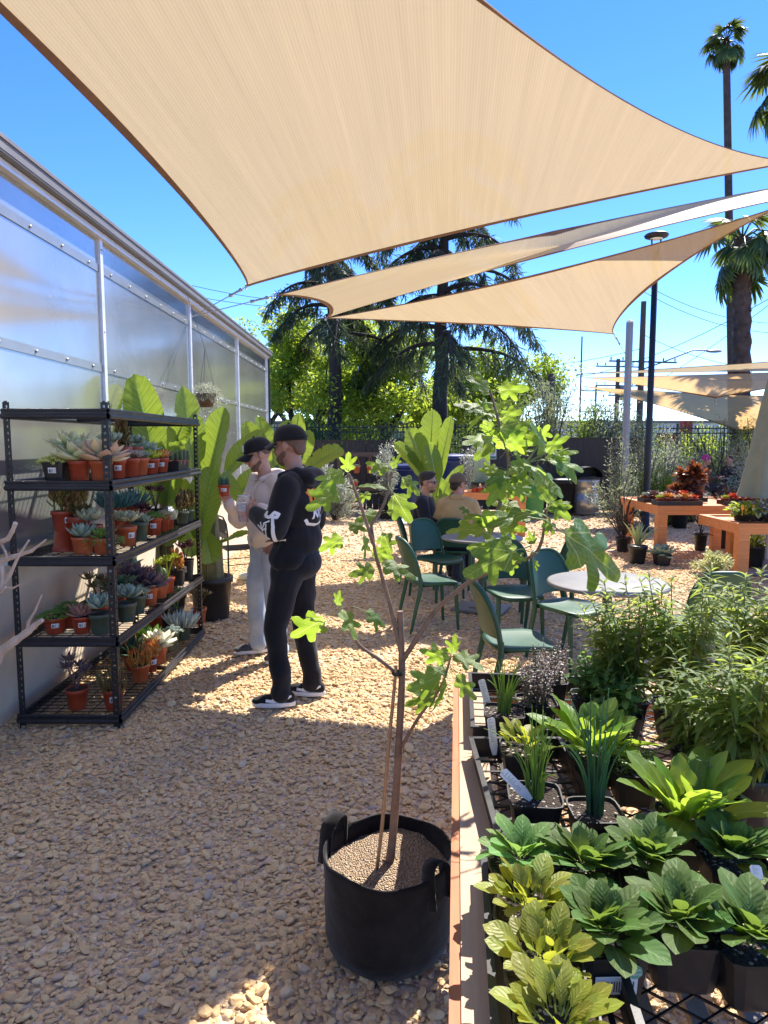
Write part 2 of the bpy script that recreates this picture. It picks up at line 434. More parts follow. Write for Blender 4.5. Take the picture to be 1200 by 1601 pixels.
m = MB(); m.box((-.09, (Y0+Y1)/2, .47), (.18, Y1-Y0, .94)); m.box((-2.6, Y1 - .09, .47), (4.8, .18, .94)); m.build("stem_wall", M_stucco, gh)
m = MB(); m.box((-.02, (Y0+Y1)/2, .955), (.16, Y1-Y0, .03)); m.build("sill", M_alu, gh)
MULL = [-2.3, .4, 3.1, 5.8, 8.4, 11.1, 13.86]
ys = [Y0] + MULL
for a, b in zip(ys[:-1], ys[1:]):
    m = MB(); m.box((-.03, (a+b)/2, 2.16), (.02, b-a-.03, 2.36)); m.build("panel", M_poly, gh)
for y in MULL:
    m = MB(); m.box((-.012, y, 2.16), (.03, .055, 2.36)); mo = m.build("mullion", M_alu, gh)
    if y > 2:
        for zz in (1.2, 1.9, 2.6, 3.25): m = MB(); m.ball((.006, y, zz), .008, 6, 4); m.build("screw", M_steel, mo)
for zz in (3.10, 2.30):
    for a, b in zip(ys[:-1], ys[1:]):
        m = MB(); m.box((-.016, (a+b)/2, zz), (.006, b-a-.07, .062)); st = m.build("girt_strip", M_strip, gh)
        if b > 1:
            for i in range(6):
                m = MB(); m.ball((-.010, a + (b-a) * (i + .5) / 6, zz), .011, 8, 5); m.build("bolt", M_steel, st)
m = MB(); m.box((.0, (Y0+Y1)/2, 3.355), (.06, Y1-Y0, .045)); m.build("top_rail", M_alu, gh)
m = MB(); m.box((.03, (Y0+Y1)/2+.02, 3.432), (.10, Y1-Y0+.1, .100)); m.box((.083, (Y0+Y1)/2+.02, 3.468), (.012, Y1-Y0+.1, .024)); m.box((.0815, (Y0+Y1)/2+.02, 3.40), (.006, Y1-Y0+.1, .012)); m.build("gutter", M_gutter, gh)
m = MB(); m.add([(0, Y0, 3.475), (0, Y1, 3.475), (-2.5, Y1, 4.5), (-2.5, Y0, 4.5), (-5, Y0, 3.58), (-5, Y1, 3.58)], [(0, 1, 2, 3), (3, 2, 5, 4), (1, 5, 2), (0, 3, 4)], smooth=False); m.build("roof", M_poly, gh)
m = MB(); m.box((-2.6, Y1-.03, 2.2), (4.9, .02, 2.5)); m.build("end_panel", M_poly, gh)
m = MB(); m.box((-.0, Y1+.02, 2.15), (.07, .07, 2.44)); m.build("corner_trim", M_blackmetal, gh)

# ================================================================== shade sails
def sailmat(name, c, t):
    k = NT(name); uv = k.coord("UV"); ob = k.coord()
    mp = k.n("Mapping"); k.l(uv, mp.inputs[0]); mp.inputs["Scale"].default_value = (120, 3.2, 1)
    streak = k.noise(1.0, 4, .65, mp.outputs[0])
    wv = k.n("TexWave", i_Scale=150.0, i_Distortion=.3); wv.bands_direction = 'X'; k.l(uv, wv.inputs[0])
    f = k.math('ADD', k.math('MULTIPLY', streak, .75), k.math('MULTIPLY', wv.outputs["Fac"], .25))
    cc = k.ramp(f, (.25, tuple(x*.90 for x in c)), (.75, tuple(min(1, x*1.08) for x in c)))
    tt = k.ramp(f, (.25, tuple(x*.88 for x in t)), (.75, tuple(min(1, x*1.1) for x in t)))
    k.l(cc, k.b.inputs["Base Color"]); k.b.inputs["Roughness"].default_value = .55; k.b.inputs["Specular IOR Level"].default_value = .5
    nz = k.noise(260, 2, .6, ob)
    wr = k.noise(1.5, 3, .5, mp.outputs[0])
    b = k.bump(k.math('ADD', k.math('MULTIPLY', nz, .5), wr), .35, .012)
    tr = k.n("BsdfTranslucent"); k.l(tt, tr.inputs[0]); k.l(b, tr.inputs["Normal"])
    mx = k.n("MixShader"); mx.inputs[0].default_value = .5; k.l(k.b.outputs[0], mx.inputs[1]); k.l(tr.outputs[0], mx.inputs[2])
    po_ = k.n("BsdfTransparent"); m2 = k.n("MixShader"); m2.inputs[0].default_value = .022            # the knitted cloth is open
    k.l(mx.outputs[0], m2.inputs[1]); k.l(po_.outputs[0], m2.inputs[2]); k.l(m2.outputs[0], k.out.inputs[0])
    return k.m
M_sail = sailmat("sand_shade_cloth", (.55, .45, .295), (.45, .352, .20))
M_web = plain("brown_webbing", (.20, .105, .06), .7, var=.2)
M_sail_deep = sailmat("warmer_shade_cloth", (.56, .37, .19), (.74, .46, .20))  # cloth and transmitted colours set warmer than on the other sails
def sail(label, corners, sags, cables=(), ns=36, nr=22, web=.022, mat=None):
    C = [np.array(c, float) for c in corners]; cen = sum(C) / len(C); bd = []
    for i, a in enumerate(C):
        b = C[(i+1) % len(C)]; t = np.linspace(0, 1, ns, endpoint=False)[:, None]
        mid = (a+b)/2; inw = cen - mid; inw /= np.linalg.norm(inw)
        bd.append(a + (b-a)*t + inw * (4*t*(1-t))**.8 * sags[i] * np.linalg.norm(b-a))
    B = np.concatenate(bd); N = len(B)
    tt = np.linspace(0, 1, nr + 1)[1:]
    G = cen + (B - cen)[None] * tt[:, None, None]
    for it in range(500):                            # relax towards a tight membrane
        c0 = G[0].mean(0); prev = np.concatenate([np.broadcast_to(c0, (1, N, 3)), G[:-2]]); nxt = G[1:]
        I = G[:-1]; G[:-1] = .25 * (prev + nxt + np.roll(I, 1, 1) + np.roll(I, -1, 1))
    c0 = G[0].mean(0)
    V = np.concatenate([c0[None], G.reshape(-1, 3)]); V[:, 2] += 0
    i = np.arange(nr-1)[:, None]*N; j = np.arange(N)[None]; j2 = (j+1) % N
    F4 = (1 + np.stack([i+j, i+j2, i+N+j2, i+N+j], -1)).reshape(-1, 4); F3 = np.stack([np.zeros(N, int), 1+(np.arange(N)+1) % N, 1+np.arange(N)], 1)
    d1 = C[0] - C[1]; d1 /= np.linalg.norm(d1); d2 = np.cross(np.cross(d1, C[2]-C[1]), d1); d2 /= np.linalg.norm(d2)
    uv = np.stack([(V-cen) @ d1 * .12 + .5, (V-cen) @ d2 * .12 + .5], 1)
    t = thing("shade_sail", label, "shade sail", tuple(C[0]), 0, "sand coloured shade sails over the yard")
    off = np.array(C[0])
    m = MB(); m.c.append((V - off, [F4, F3], uv, 0, True)); so = m.build("canopy", mat or M_sail, t)
    
    Bc = np.concatenate([B, B[:1]]) - off
    m = MB(); inn = G[-2] - B; inn /= np.linalg.norm(inn, axis=1, keepdims=True); inn = np.concatenate([inn, inn[:1]])
    nrm = np.cross(np.gradient(Bc, axis=0), inn); nrm /= np.linalg.norm(nrm, axis=1, keepdims=True) + 1e-9
    W = []
    for s1, s2 in ((-.2, 1), (1, 1), (1, -1), (-.2, -1)): W.append(Bc + inn*web*s1*2 + nrm*.005*s2)
    W = np.stack(W, 1).reshape(-1, 3); n = len(Bc); q = np.arange(n-1)[:, None]*4; j = np.arange(4)[None]
    m.add(W, np.stack([q+j, q+(j+1) % 4, q+4+(j+1) % 4, q+4+j], -1).reshape(-1, 4), smooth=False); m.build("edge_webbing", M_web, t)
    for ci, end in cables:
        a = Vector(C[ci] - off); b = Vector(end) - Vector(off); d = (b-a).normalized(); L = (b-a).length
        m = MB(); m.tube([a + d*.05, b], .005, 6); cb = m.build("cable", M_steel, t)
        q0, q1 = min(.18, L*.2), min(.42, L*.5)
        m = MB(); m.tube([a + d*(q0-.04), a + d*(q0-.02), a + d*q0, a + d*(q0+.02), a+d*(q1-.02), a + d*q1, a + d*(q1+.03), a + d*(q1+.05)], [.008, .02, .018, .011, .011, .018, .02, .008], 8)
        m.build("turnbuckle", M_steel, cb)
        m = MB(); a2 = [a + d*.03 + Vector((0, .028*math.cos(x), .028*math.sin(x))) for x in np.linspace(0, 6.283, 13)]
        m.tube(a2, .005, 6); m.build("corner_ring", M_steel, t)
    return t
HOOK = Vector((WX + .02, 8.4, 3.18))
SA = ony(386, 447, 7.0); SB = ony(1262, 250, 6.6); SC = Vector((-2.75, -1.6, 3.8))
POST_B = Vector((4.92, 7.4, 0))
sail("largest shade sail, sand coloured, stretched overhead and hooked to the greenhouse frame", [SA, SB, SC], [.035, .088, .050], [(0, HOOK), (1, (4.86, 7.35, 4.9)), (2, (WX-.9, -2.8, 3.82))], ns=48, nr=30)
T2 = ony(432, 461, 7.2); K2 = ony(508, 497, 9.6); B2 = ony(1262, 303, 7.2); X2 = ony(1262, 285, 10.2)
sail("narrow twisted shade sail with a bright upper face, behind the largest one", [T2, K2, B2, X2], [.10, .045, .03, -.025], [(0, HOOK), (2, (4.86, 7.38, 4.5)), (1, ony(519, 520, 22))])
K3 = ony(506, 497, 9.7); M3 = ony(960, 522, 12.0); B3 = ony(1230, 318, 7.4)
sail("smooth triangular shade sail tied to the grey steel post in the middle of the yard", [K3, B3, M3], [.055, .09, .02], [(1, (4.86, 7.42, 4.4)), (2, ony(981, 560, 13.0))])
Q = ony(908, 584, 15.5)
sail("thin pale shade sail, topmost of the three far ones at right", [Q, ony(1330, 578, 17), ony(1330, 556, 12)], [.02, .06, .035], [(0, ony(900, 587, 16.4))])
sail("far shade sail blotched with tree shadow, middle of the three at right", [ony(915, 590, 18.2), ony(1118, 622, 19), ony(1330, 588, 20), ony(1330, 577, 16.5)], [.03, .05, .06, .03], [(1, ony(1119, 640, 19.1))], mat=M_sail_deep)
sail("far deep orange shade sail sagging lowest over the right tables", [ony(910, 603, 21.0), ony(1150, 672, 22.3), ony(1420, 668, 22), ony(1420, 622, 18.5)], [.05, .03, .03, .05], mat=M_sail_deep)
po = thing("sail_post", "galvanised sail post just beyond the right edge by the tables", "post", POST_B); pb = MB(); pb.tube([(0, 0, 0), (0, 0, 4.9)], .07, 16); pb.build("shaft", M_steel, po); pb = MB(); pb.lathe([(0, 4.96), (.05, 4.95), (.075, 4.9), (.0, 4.9)], 16); pb.build("cap", M_steel, po)
PB = ony(981, 600, 13.05)
M_gpost = plain("grey_painted_steel", (.22, .24, .27), .4, metal=.2, var=.08, bump=.03)
ztop = ony(984, 504, 13.05).z
po = thing("sail_post", "grey round steel sail post standing among the shrubs", "post", (PB.x, 13.05, 0)); pb = MB(); pb.tube([(0, 0, 0), (0, 0, ztop)], .065, 16); pb.build("shaft", M_gpost, po)
pb = MB(); pb.lathe([(0, ztop+.05), (.05, ztop+.04), (.07, ztop), (.0, ztop-.01)], 16); pb.build("cap", M_white, po)
# ================================================================== steel shelving by the greenhouse
SX0, SX1, SY0, SY1 = -2.17, -1.575, 3.97, 5.88
SHELF_Z = [1.885, 1.475, 1.035, .555, .085]          # top of each deck
M_beam = plain("charcoal_shelf_steel", (.030, .030, .034), .32, metal=.3, var=.2, bump=.03)
k = NT("punched_post"); c = k.coord(); sp = k.n("SeparateXYZ"); k.l(c, sp.inputs[0])
k.b.inputs["Base Color"].default_value = (.018, .018, .02, 1); k.b.inputs["Roughness"].default_value = .35; M_post = k.m
sh = thing("shelving_unit", "black steel five tier shelving unit crowded with small succulents", "shelf", (SX0, SY0, 0))
LX, LY = SX1 - SX0, SY1 - SY0
M_hole = plain("pale_slot", (.30, .31, .30), .5, bump=0)
for ix, x in enumerate((0, LX)):
    for iy, y in enumerate((0, LY)):
        sx, sy = (1 if ix == 0 else -1), (1 if iy == 0 else -1)
        m = MB(); th = .0025; wd = .038; zt = 1.925
        # angle post; each flange is a strip with real slots between rungs
        for ax in (0, 1):
            for rail in (0, .026):
                cxy = (x + sx*(rail + .006), y) if ax == 0 else (x, y + sy*(rail + .006))
                dim = (.012, th, zt) if ax == 0 else (th, .012, zt)
                m.box((cxy[0], cxy[1], zt/2), dim)
            zz = .02
            while zz < zt:
                cxy = (x + sx*.019, y) if ax == 0 else (x, y + sy*.019)
                m.box((cxy[0], cxy[1], zz), ((.014, th*.8, .024) if ax == 0 else (th*.8, .014, .024))); zz += .038
        m.build("post", M_post, sh)
for z in SHELF_Z:
    d = thing("shelf", None, None, (0, 0, 0)); bpy.data.objects.remove(d)
    m = MB()
    for (a, b) in (((.0, -.006), (LX, -.006)), ((0, LY+.006), (LX, LY+.006)), ((-.006, 0), (-.006, LY)), ((LX+.006, 0), (LX+.006, LY))):
        m.bar((a[0], a[1], z-.028), (b[0], b[1], z-.028), .012, .05)
        m.tube([(a[0], a[1], z-.040), (b[0], b[1], z-.040)], .016, 8)
        m.tube([(a[0], a[1], z-.006), (b[0], b[1], z-.006)], .010, 8)
    m.box((LX/2, LY/2, z-.035), (LX, .03, .02))
    fr = m.build("shelf_frame", M_beam, sh)
    m = MB()
    for i in range(1, 36): y = LY*i/36; m.bar((0, y, z-.004), (LX, y, z-.004), .004, .004)
    for i in range(1, 6): x = LX*i/6; m.bar((x, 0, z-.009), (x, LY, z-.009), .005, .005)
    m.build("wire_deck", M_blackmetal, fr)
m = MB(); m.bar((0, LY+.01, .1), (.0, 0.0, .1), .004, .004)

# ================================================================== green plastic chairs and round tables
M_green = plain("dark_green_plastic", (.014, .075, .038), .5, var=.10, vs=3, bump=.04, bs=200)
def chair_mesh_parts(root):
    """seat .45 m high; the chair faces +y"""
    def outline(t):                                  # arch of the back, in x and z above the seat
        W0, W1, Hh = .205, .185, .375
        a = np.pi * t
        x = -np.cos(a); x = np.sign(x) * np.abs(x) ** .55 * (W1 + (W0-W1)*(1-np.sin(a)))
        return x, np.sin(a) ** .5 * Hh
    # seat: dished rounded square
    n = 40; rr = np.linspace(0, 1, 8); V = []; a = np.arange(n)/n*2*np.pi
    cx, sx = np.cos(a), np.sin(a); mm = (np.abs(cx)**3.6 + np.abs(sx)**3.6) ** (-1/3.6); cx, sx = cx*mm, sx*mm
    for r in rr:
        zz = .452 - .020*(1-r**2) - .03*np.clip(sx*r, 0, 1)**4
        V.append(np.stack([cx*r*(.215 - .012*sx*r*-1), sx*r*.215, np.broadcast_to(zz, (n,))], 1))
    for r, dz in ((1.0, -.012), (.985, -.028), (.90, -.030), (0.0, -.034)):
        V.append(np.stack([cx*r*.215, sx*r*.215, .452 + dz - .03*np.clip(sx*r, 0, 1)**4], 1))
    K = len(V); V = np.concatenate(V); i = np.arange(K-1)[:, None]*n; j = np.arange(n)[None]; j2 = (j+1) % n
    m = MB(); m.add(V, np.stack([i+j, i+j2, i+n+j2, i+n+j], -1).reshape(-1, 4)); m.build("seat", M_green, root)
    # back panel: thin curved shell inside the arch
    def backpt(x, h): return np.array([x, -.205 + .05*(1-(x/.21)**2)*-1 - .10*(h/.38)**1.3 + .03, .46 + h])
    t = np.linspace(.0, 1, 33); ox, oz = outline(t)
    m = MB(); rows = np.linspace(0, 1, 9); VF, VB = [], []
    for q in rows:
        for xx, zz in zip(ox, oz):
            h = .045 + (zz-.045)*1.0 if zz > .045 else .045
            p = backpt(xx*.96, .045 + (h-.045)*q); VF.append(p + np.array([0, .007, 0])); VB.append(p - np.array([0, .007, 0]))
    nn = len(t); i = np.arange(8)[:, None]*nn; j = np.arange(nn-1)[None]
    F = np.stack([i+j, i+j+1, i+nn+j+1, i+nn+j], -1).reshape(-1, 4)
    m.add(VF, F); m.add(VB, F[:, ::-1]); m.build("backrest", M_green, root)
    # frame: legs, rim of the back
    t = np.linspace(0, 1, 41); ox, oz = outline(t)
    P = [backpt(x*1.0, max(z, .0)) for x, z in zip(ox, oz)]
    m = MB(); m.tube(P, .0145, 10, flat=1.25); m.build("back_frame", M_green, root)
    m = MB()
    m.tube([(-.19, -.18, .425), (-.18, .17, .422), (.18, .17, .422), (.19, -.18, .425), (-.19, -.18, .425)], .014, 8); m.build("seat_frame", M_green, root)
    for s in (-1, 1):
        m = MB(); b0 = backpt(.205*s, 0)
        m.tube([b0 + np.array([0, 0, .03]), (.207*s, b0[1]-.0, .40), (.205*s, -.225, .2), (.20*s, -.265, .0)], [.019, .021, .018, .013], 8); m.build("leg", M_green, root)
        m = MB(); m.tube([(.185*s, .16, .425), (.190*s, .175, .2), (.195*s, .185, 0)], [.021, .018, .013], 8); m.build("leg", M_green, root)
CHAIR = None
def chair(label, x, y, face, group="green plastic chairs at the round tables"):
    global CHAIR
    if CHAIR is None:
        CHAIR = thing("green_chair", label, "chair"); chair_mesh_parts(CHAIR); o = CHAIR
    else: o = copy_tree(CHAIR)
    o.location = (x, y, 0.004); o.rotation_euler = (0, 0, math.atan2(face[1], face[0]) - math.pi/2)
    return tag(o, label, "chair", group)
chair("green chair seen from behind left of the middle round table, its seat in the sun", .44, 6.25, (1, .28))
chair("bright lit green chair facing us just behind the middle table's left rim", .60, 7.42, (.55, -.75))
chair("green chair with a pale sunlit seat half hidden by the big dark fig leaf", 1.10, 5.75, (.15, -1))
chair("dark green chair with a tall lit backrest behind the nearest round table", 1.44, 5.22, (.55, -.85))
chair("nearest green chair, seen from behind, seat sticking out beside the planting bench", .86, 4.30, (1, .12))
chair("green chair right of the nearest table, only its backrest showing above the herbs", 2.27, 4.80, (.02, 1))
chair("green chair edge on behind the dark one, only its curved backrest showing", 1.50, 6.5, (-1, .15))
chair("blue green chair the man in the black jacket sits on", .45, 8.30, (1, -.05))
chair("dark green chair under the man in the tan jacket", .83, 8.02, (.25, 1))
chair("pale green chair far off at right in front of the woman in the pink hat", 8.9, 17.2, (.1, -1))
M_top = plain("pale_grey_table_top", (.175, .17, .155), .45, var=.07, vs=5, bump=.03)
M_tleg = plain("grey_green_table_leg", (.05, .075, .065), .4, var=.1)
TABLE = None
def round_table(label, x, y, rz=0):
    global TABLE
    if TABLE is None:
        TABLE = o = thing("round_table", label, "table")
        m = MB(); m.lathe([(0, .716), (.375, .716), (.397, .722), (.405, .732), (.401, .742), (.39, .745), (0, .745)], 56); m.build("table_top", M_top, o)
        m = MB(); m.lathe([(0, .69), (.05, .69), (.05, .714), (0, .714)], 20); m.tube([(0, 0, .03), (0, 0, .70)], .032, 16); m.build("column", M_tleg, o)
        m = MB()
        m.box((0, 0, .018), (.52, .40, .022)); m.box((0, 0, .034), (.2, .2, .02)); m.build("foot_plate", M_top, o)
    else: o = copy_tree(TABLE)
    o.location = (x, y, .012); o.rotation_euler = (0, 0, rz); return tag(o, label, "table", "round pale tables among the chairs")
round_table("round pale table nearest to us, behind the tall herbs", 1.52, 4.62, .3)
round_table("round pale table in the middle, behind the fig branches", .98, 6.85, -.4)
round_table("round grey table the two seated men share", 1.12, 9.0, .2)
# black wire chair by the greenhouse wall
wc = thing("wire_chair", "black wire garden chair against the cream greenhouse wall behind the men", "chair", (-1.72, 8.15, 0), R(-62))
m = MB(); hoop = [(-.22, -.2, 0), (-.22, -.2, .62), (-.19, -.21, .76), (-.10, -.22, .83), (.10, -.22, .83), (.19, -.21, .76), (.22, -.2, .62), (.22, -.2, 0)]; m.tube(hoop, .011, 8); m.build("back_hoop", M_blackmetal, wc)
m = MB()
for i in range(9):
    x = -.17 + i*.0425; m.tube([(x, -.212, .64), (x*.9, -.215, .80)], .006, 6)
m.build("back_rods", M_blackmetal, wc)
m = MB()
for i in range(14):
    x = -.22 + i*.034
    for s in (-1, 1): m.bar((max(-.22, min(.22, x - s*.025)), -.206, .585), (max(-.22, min(.22, x + s*.025)), -.206, .645), .006, .006, up=(0, 1, 0))
m.bar((-.22, -.206, .58), (.22, -.206, .58), .008, .008); m.bar((-.22, -.206, .65), (.22, -.206, .65), .008, .008); m.build("woven_band", M_blackmetal, wc)
m = MB()
for i in range(11): m.bar((-.21 + i*.042, -.2, .45), (-.21 + i*.042, .2, .45), .006, .006)
for i in range(5): m.bar((-.22, -.2 + i*.1, .445), (.22, -.2 + i*.1, .445), .006, .006)
m.build("seat", M_blackmetal, wc)
for s in (-1, 1): m = MB(); m.tube([(.22*s, .2, .45), (.22*s, .21, 0)], .011, 8); m.build("leg", M_blackmetal, wc)
m = MB(); m.bar((-.22, .2, .30), (.22, .2, .30), .01, .01); m.bar((-.22, -.2, .28), (-.22, .2, .28), .01, .01); m.bar((.22, -.2, .28), (.22, .2, .28), .01, .01); m.build("stretcher", M_blackmetal, wc)
M_pad = plain("grey_green_concrete", (.40, .42, .37), .8, var=.12, bump=.3)
p = onz(392, 905, 0)
sl = MB(); sl.lathe([(0, 0), (.18, 0), (.19, .015), (.185, .05), (.16, .06), (0, .06)], 32); tag(sl.build("concrete_disc", M_pad, None, (p.x+.04, p.y, .01)), "round grey green concrete disc lying on the gravel behind the men", "paver")

# ================================================================== planting bench in front of us
BA = math.atan(.105); BDIR = Vector((.105, 1, 0)).normalized(); BRT = Vector((BDIR.y, -BDIR.x, 0))
BZ = .75
B0 = Vector((.0117, 0, 0))                            # the bench's left edge passes here
def bench(a, r, z=0.0): return B0 + BDIR*a + BRT*r + Vector((0, 0, z))   # a along, r to the right
M_red = woodmat("redwood_stain", (.30, .085, .025), (.52, .18, .06), 'Y', 5)
M_rail = woodmat("weathered_fir", (.36, .22, .13), (.56, .38, .24), 'Y', 5)
M_slat = woodmat("grey_brown_slat", (.22, .155, .11), (.36, .27, .20), 'Y', 5)
pbn = thing("planting_bench", "wooden planting bench with black mesh top, full of herb pots, at lower right", "bench", B0, -BA)
L0, L1, BW = .35, 2.72, 1.62
rl = MB(); rl.box((.050, (L0+L1)/2, BZ-.019), (.088, L1-L0, .038)); rl.build("rail", M_rail, pbn)
rl = MB(); rl.box((.003, (L0+L1)/2, BZ-.075), (.036, L1-L0, .14)); rl.build("apron", M_red, pbn)
rl = MB(); rl.box((BW-.045, (L0+L1)/2, BZ-.019), (.09, L1-L0, .038)); rl.build("rail", M_rail, pbn)
rl = MB(); rl.box((BW/2, L1-.047, BZ-.020), (BW-.19, .09, .036)); rl.build("rail", M_rail, pbn)
rl = MB(); rl.box((BW/2, L1+.02, BZ-.075), (BW, .036, .14)); rl.build("apron", M_red, pbn)
for x, y in ((.07, 2.62), (BW-.07, 2.62), (.07, .42), (BW-.07, .42)):
    rl = MB(); rl.box((x, y, (BZ-.045)/2), (.085, .085, BZ-.045)); rl.build("leg", M_red, pbn)
for i in range(14):
    x = .15 + i*.105
    rl = MB(); rl.box((x, (L0+L1)/2 - .03, BZ-.16), (.038, L1-L0-.15, .022)); rl.build("slat", M_slat, pbn)
for y in (.6, 1.5, 2.4):
    rl = MB(); rl.box((BW/2, y, BZ-.125), (BW-.18, .04, .04)); rl.build("crosspiece", M_slat, pbn)
# expanded metal: staggered diamonds
me_ = MB(); dx, dy = .078, .056; x0, x1, y0, y1 = .097, BW-.092, L0, L1-.09
ny = int((y1-y0)/dy); nx = int((x1-x0)/dx)
for iy in range(ny):
    for ix in range(nx):
        xa = x0 + ix*dx; ya = y0 + iy*dy; xm, ym = xa+dx/2, ya+dy/2
        for (p, q) in (((xa, ym), (xm, ya)), ((xm, ya), (xa+dx, ym)), ((xa, ym), (xm, ya+dy)), ((xm, ya+dy), (xa+dx, ym))):
            me_.bar((p[0], p[1], BZ-.009), (q[0], q[1], BZ-.009), .0042, .0035)
me_.build("mesh_top", M_blackmetal, pbn)
# propagation trays
def tray(label, a0, a1, r0, r1, rz=0, h=.062):
    c = bench((a0+a1)/2, (r0+r1)/2, BZ-.006); t = MB(); X, Y = (r1-r0)/2, (a1-a0)/2
    for s in (-1, 1):
        t.box((s*X, 0, h/2), (.004, 2*Y, h)); t.box((0, s*Y, h/2), (2*X, .004, h))
        t.box((s*(X+.004), 0, h), (.014, 2*Y+.02, .005)); t.box((0, s*(Y+.004), h+.0005), (2*X-.004, .014, .005))
        t.box((s*X*1.0, 0, h*.55), (.007, 2*Y+.006, .004))
    for i in range(5):
        t.box((-X + 2*X*(i+.5)/5, 0, .003), (.010, 2*Y-.004, .004))
    for i in range(8):
        t.box((0, -Y + 2*Y*(i+.5)/8, .0055), (2*X-.006, .009, .004))
    o = t.build("plant_tray", M_black, None, c, -BA+rz); return tag(o, label, "tray", "black trays on the planting bench")
tray("black tray of golden lettuce pots, nearest along the bench's left rail", .72, 1.44, .060, .275, .0)
tray("black tray with chives and yellow lettuce, middle of three along the rail", 1.53, 2.04, .070, .33, .10)
tray("black tray with scallions and dark oregano at the bench's far end", 2.12, 2.62, .052, .50, 0)

# ================================================================== orange wood tables at the back
M_or = woodmat("orange_stained_wood", (.42, .135, .035), (.70, .275, .08), 'X', 4)
def wood_table(label, x0, x1, y0, y1, top, legs, beam=.13, th=.045):
    o = thing("display_table", label, "table", (x0, y0, 0), 0, "orange stained display tables"); X, Y = x1-x0, y1-y0
    for (a, b) in (((0, .05), (X, .05)), ((0, Y-.05), (X, Y-.05))):
        m = MB(); m.bar((a[0], a[1], top-beam/2), (b[0], b[1], top-beam/2), .09, beam); m.build("apron", M_or, o)
    for x in (.045, X-.045):
        m = MB(); m.bar((x, .096, top-beam/2), (x, Y-.096, top-beam/2), .09, beam-.004); m.build("apron", M_or, o)
    n = int(Y/.15)
    for i in range(n):
        m = MB(); m.box((X/2, Y*(i+.5)/n, top-beam*.25), (X-.19, Y/n*.80, .03)) if 0 < i < n-1 else None
        if 0 < i < n-1: m.build("plank", M_or, o)
    for x, y in legs:
        m = MB(); m.box((x-x0, y-y0, (top-beam)/2), (.13, .13, top-beam)); m.build("leg", M_or, o)
    return o
wood_table("orange wooden display table with trays of bright succulents, back right", 3.84, 5.75, 9.62, 11.2, .81, [(3.91, 9.69), (3.95, 11.1), (5.68, 9.69), (5.2, 10.75)])
wood_table("orange wooden table at the right edge, nearer and lower than the other", 4.28, 6.3, 8.25, 9.35, .72, [(4.35, 8.32), (4.72, 9.26), (6.2, 8.32), (6.2, 9.26)])
wood_table("orange wooden table of cactus pots behind the seated men", 1.45, 2.55, 12.3, 13.0, .80, [(1.52, 12.4), (2.48, 12.4), (1.52, 12.9), (2.48, 12.9)])
# closed parasol over the right table
M_par = plain("sage_canvas", (.20, .225, .165), .85, var=.08, bump=.15, bs=150)
cu = thing("closed_parasol", "closed sage green parasol hanging over the table at the right edge", "parasol", (4.93, 8.8, 0))
m = MB(); m.tube([(0, 0, .02), (0, 0, 2.75)], .022, 12); m.build("pole", M_gpost, cu)
m = MB(); pr = [(.03, 2.72), (.10, 2.5), (.17, 2.1), (.25, 1.6), (.33, 1.12), (.36, 1.0)]; n = 40; ang = np.arange(n)/n*2*np.pi
V = np.concatenate([np.stack([r*(1+.13*np.cos(ang*8)*(r/.36))*np.cos(ang), r*(1+.13*np.cos(ang*8)*(r/.36))*np.sin(ang), np.full(n, z)], 1) for r, z in pr])
i = np.arange(len(pr)-1)[:, None]*n; j = np.arange(n)[None]; j2 = (j+1) % n
m.add(V, np.stack([i+j, i+j2, i+n+j2, i+n+j], -1).reshape(-1, 4)[:, ::-1]); m.build("canopy", M_par, cu)
m = MB(); m.lathe([(0, 0), (.28, 0), (.28, .05), (.05, .08), (.03, .2), (0, .2)], 24); m.build("base", M_gpost, cu)
# ================================================================== fences, bins and the yard's back
M_dark = woodmat("dark_stained_boards", (.012, .009, .008), (.040, .030, .025), 'Z', 5)
def board_fence(label, xa, ya, xb, yb, top, gaps, panel=1.8, zb=.04):
    A, B = Vector((xa, ya, 0)), Vector((xb, yb, 0)); d = (B-A); L = d.length; rz = math.atan2(d.y, d.x)
    o = thing("board_fence", label, "fence", A, rz); n = max(1, round(L/panel)); w = L/n
    for i in range(n):
        m = MB(); x = i*w + .05; bw = .138
        while x + bw < (i+1)*w - .03:
            m.box((x+bw/2, 0, (top+zb)/2), (bw, .02, top-zb)); x += bw + gaps
        m.bar((i*w+.05, .028, .45), ((i+1)*w-.05, .028, .45), .035, .08); m.bar((i*w+.05, .028, top-.3), ((i+1)*w-.05, .028, top-.3), .035, .08)
        m.build("board_panel", M_dark, o)
    for i in range(n+1): m = MB(); m.box((i*w, .035, (top+.02)/2), (.09, .09, top+.02)); m.build("post", M_dark, o)
    m = MB(); m.box((L/2, .0, top+.012), (L, .08, .022)); m.build("cap_rail", M_dark, o)
    return o
board_fence("dark brown board fence with bright gaps, behind the terracotta pot rack", -2.3, 16.9, .42, 16.9, 1.72, .016)
board_fence("solid dark board fence behind the bins and trash can", 1.95, 16.9, 6.15, 16.6, 1.78, .002)
M_iron = plain("black_iron", (.010, .010, .011), .45, bump=0)
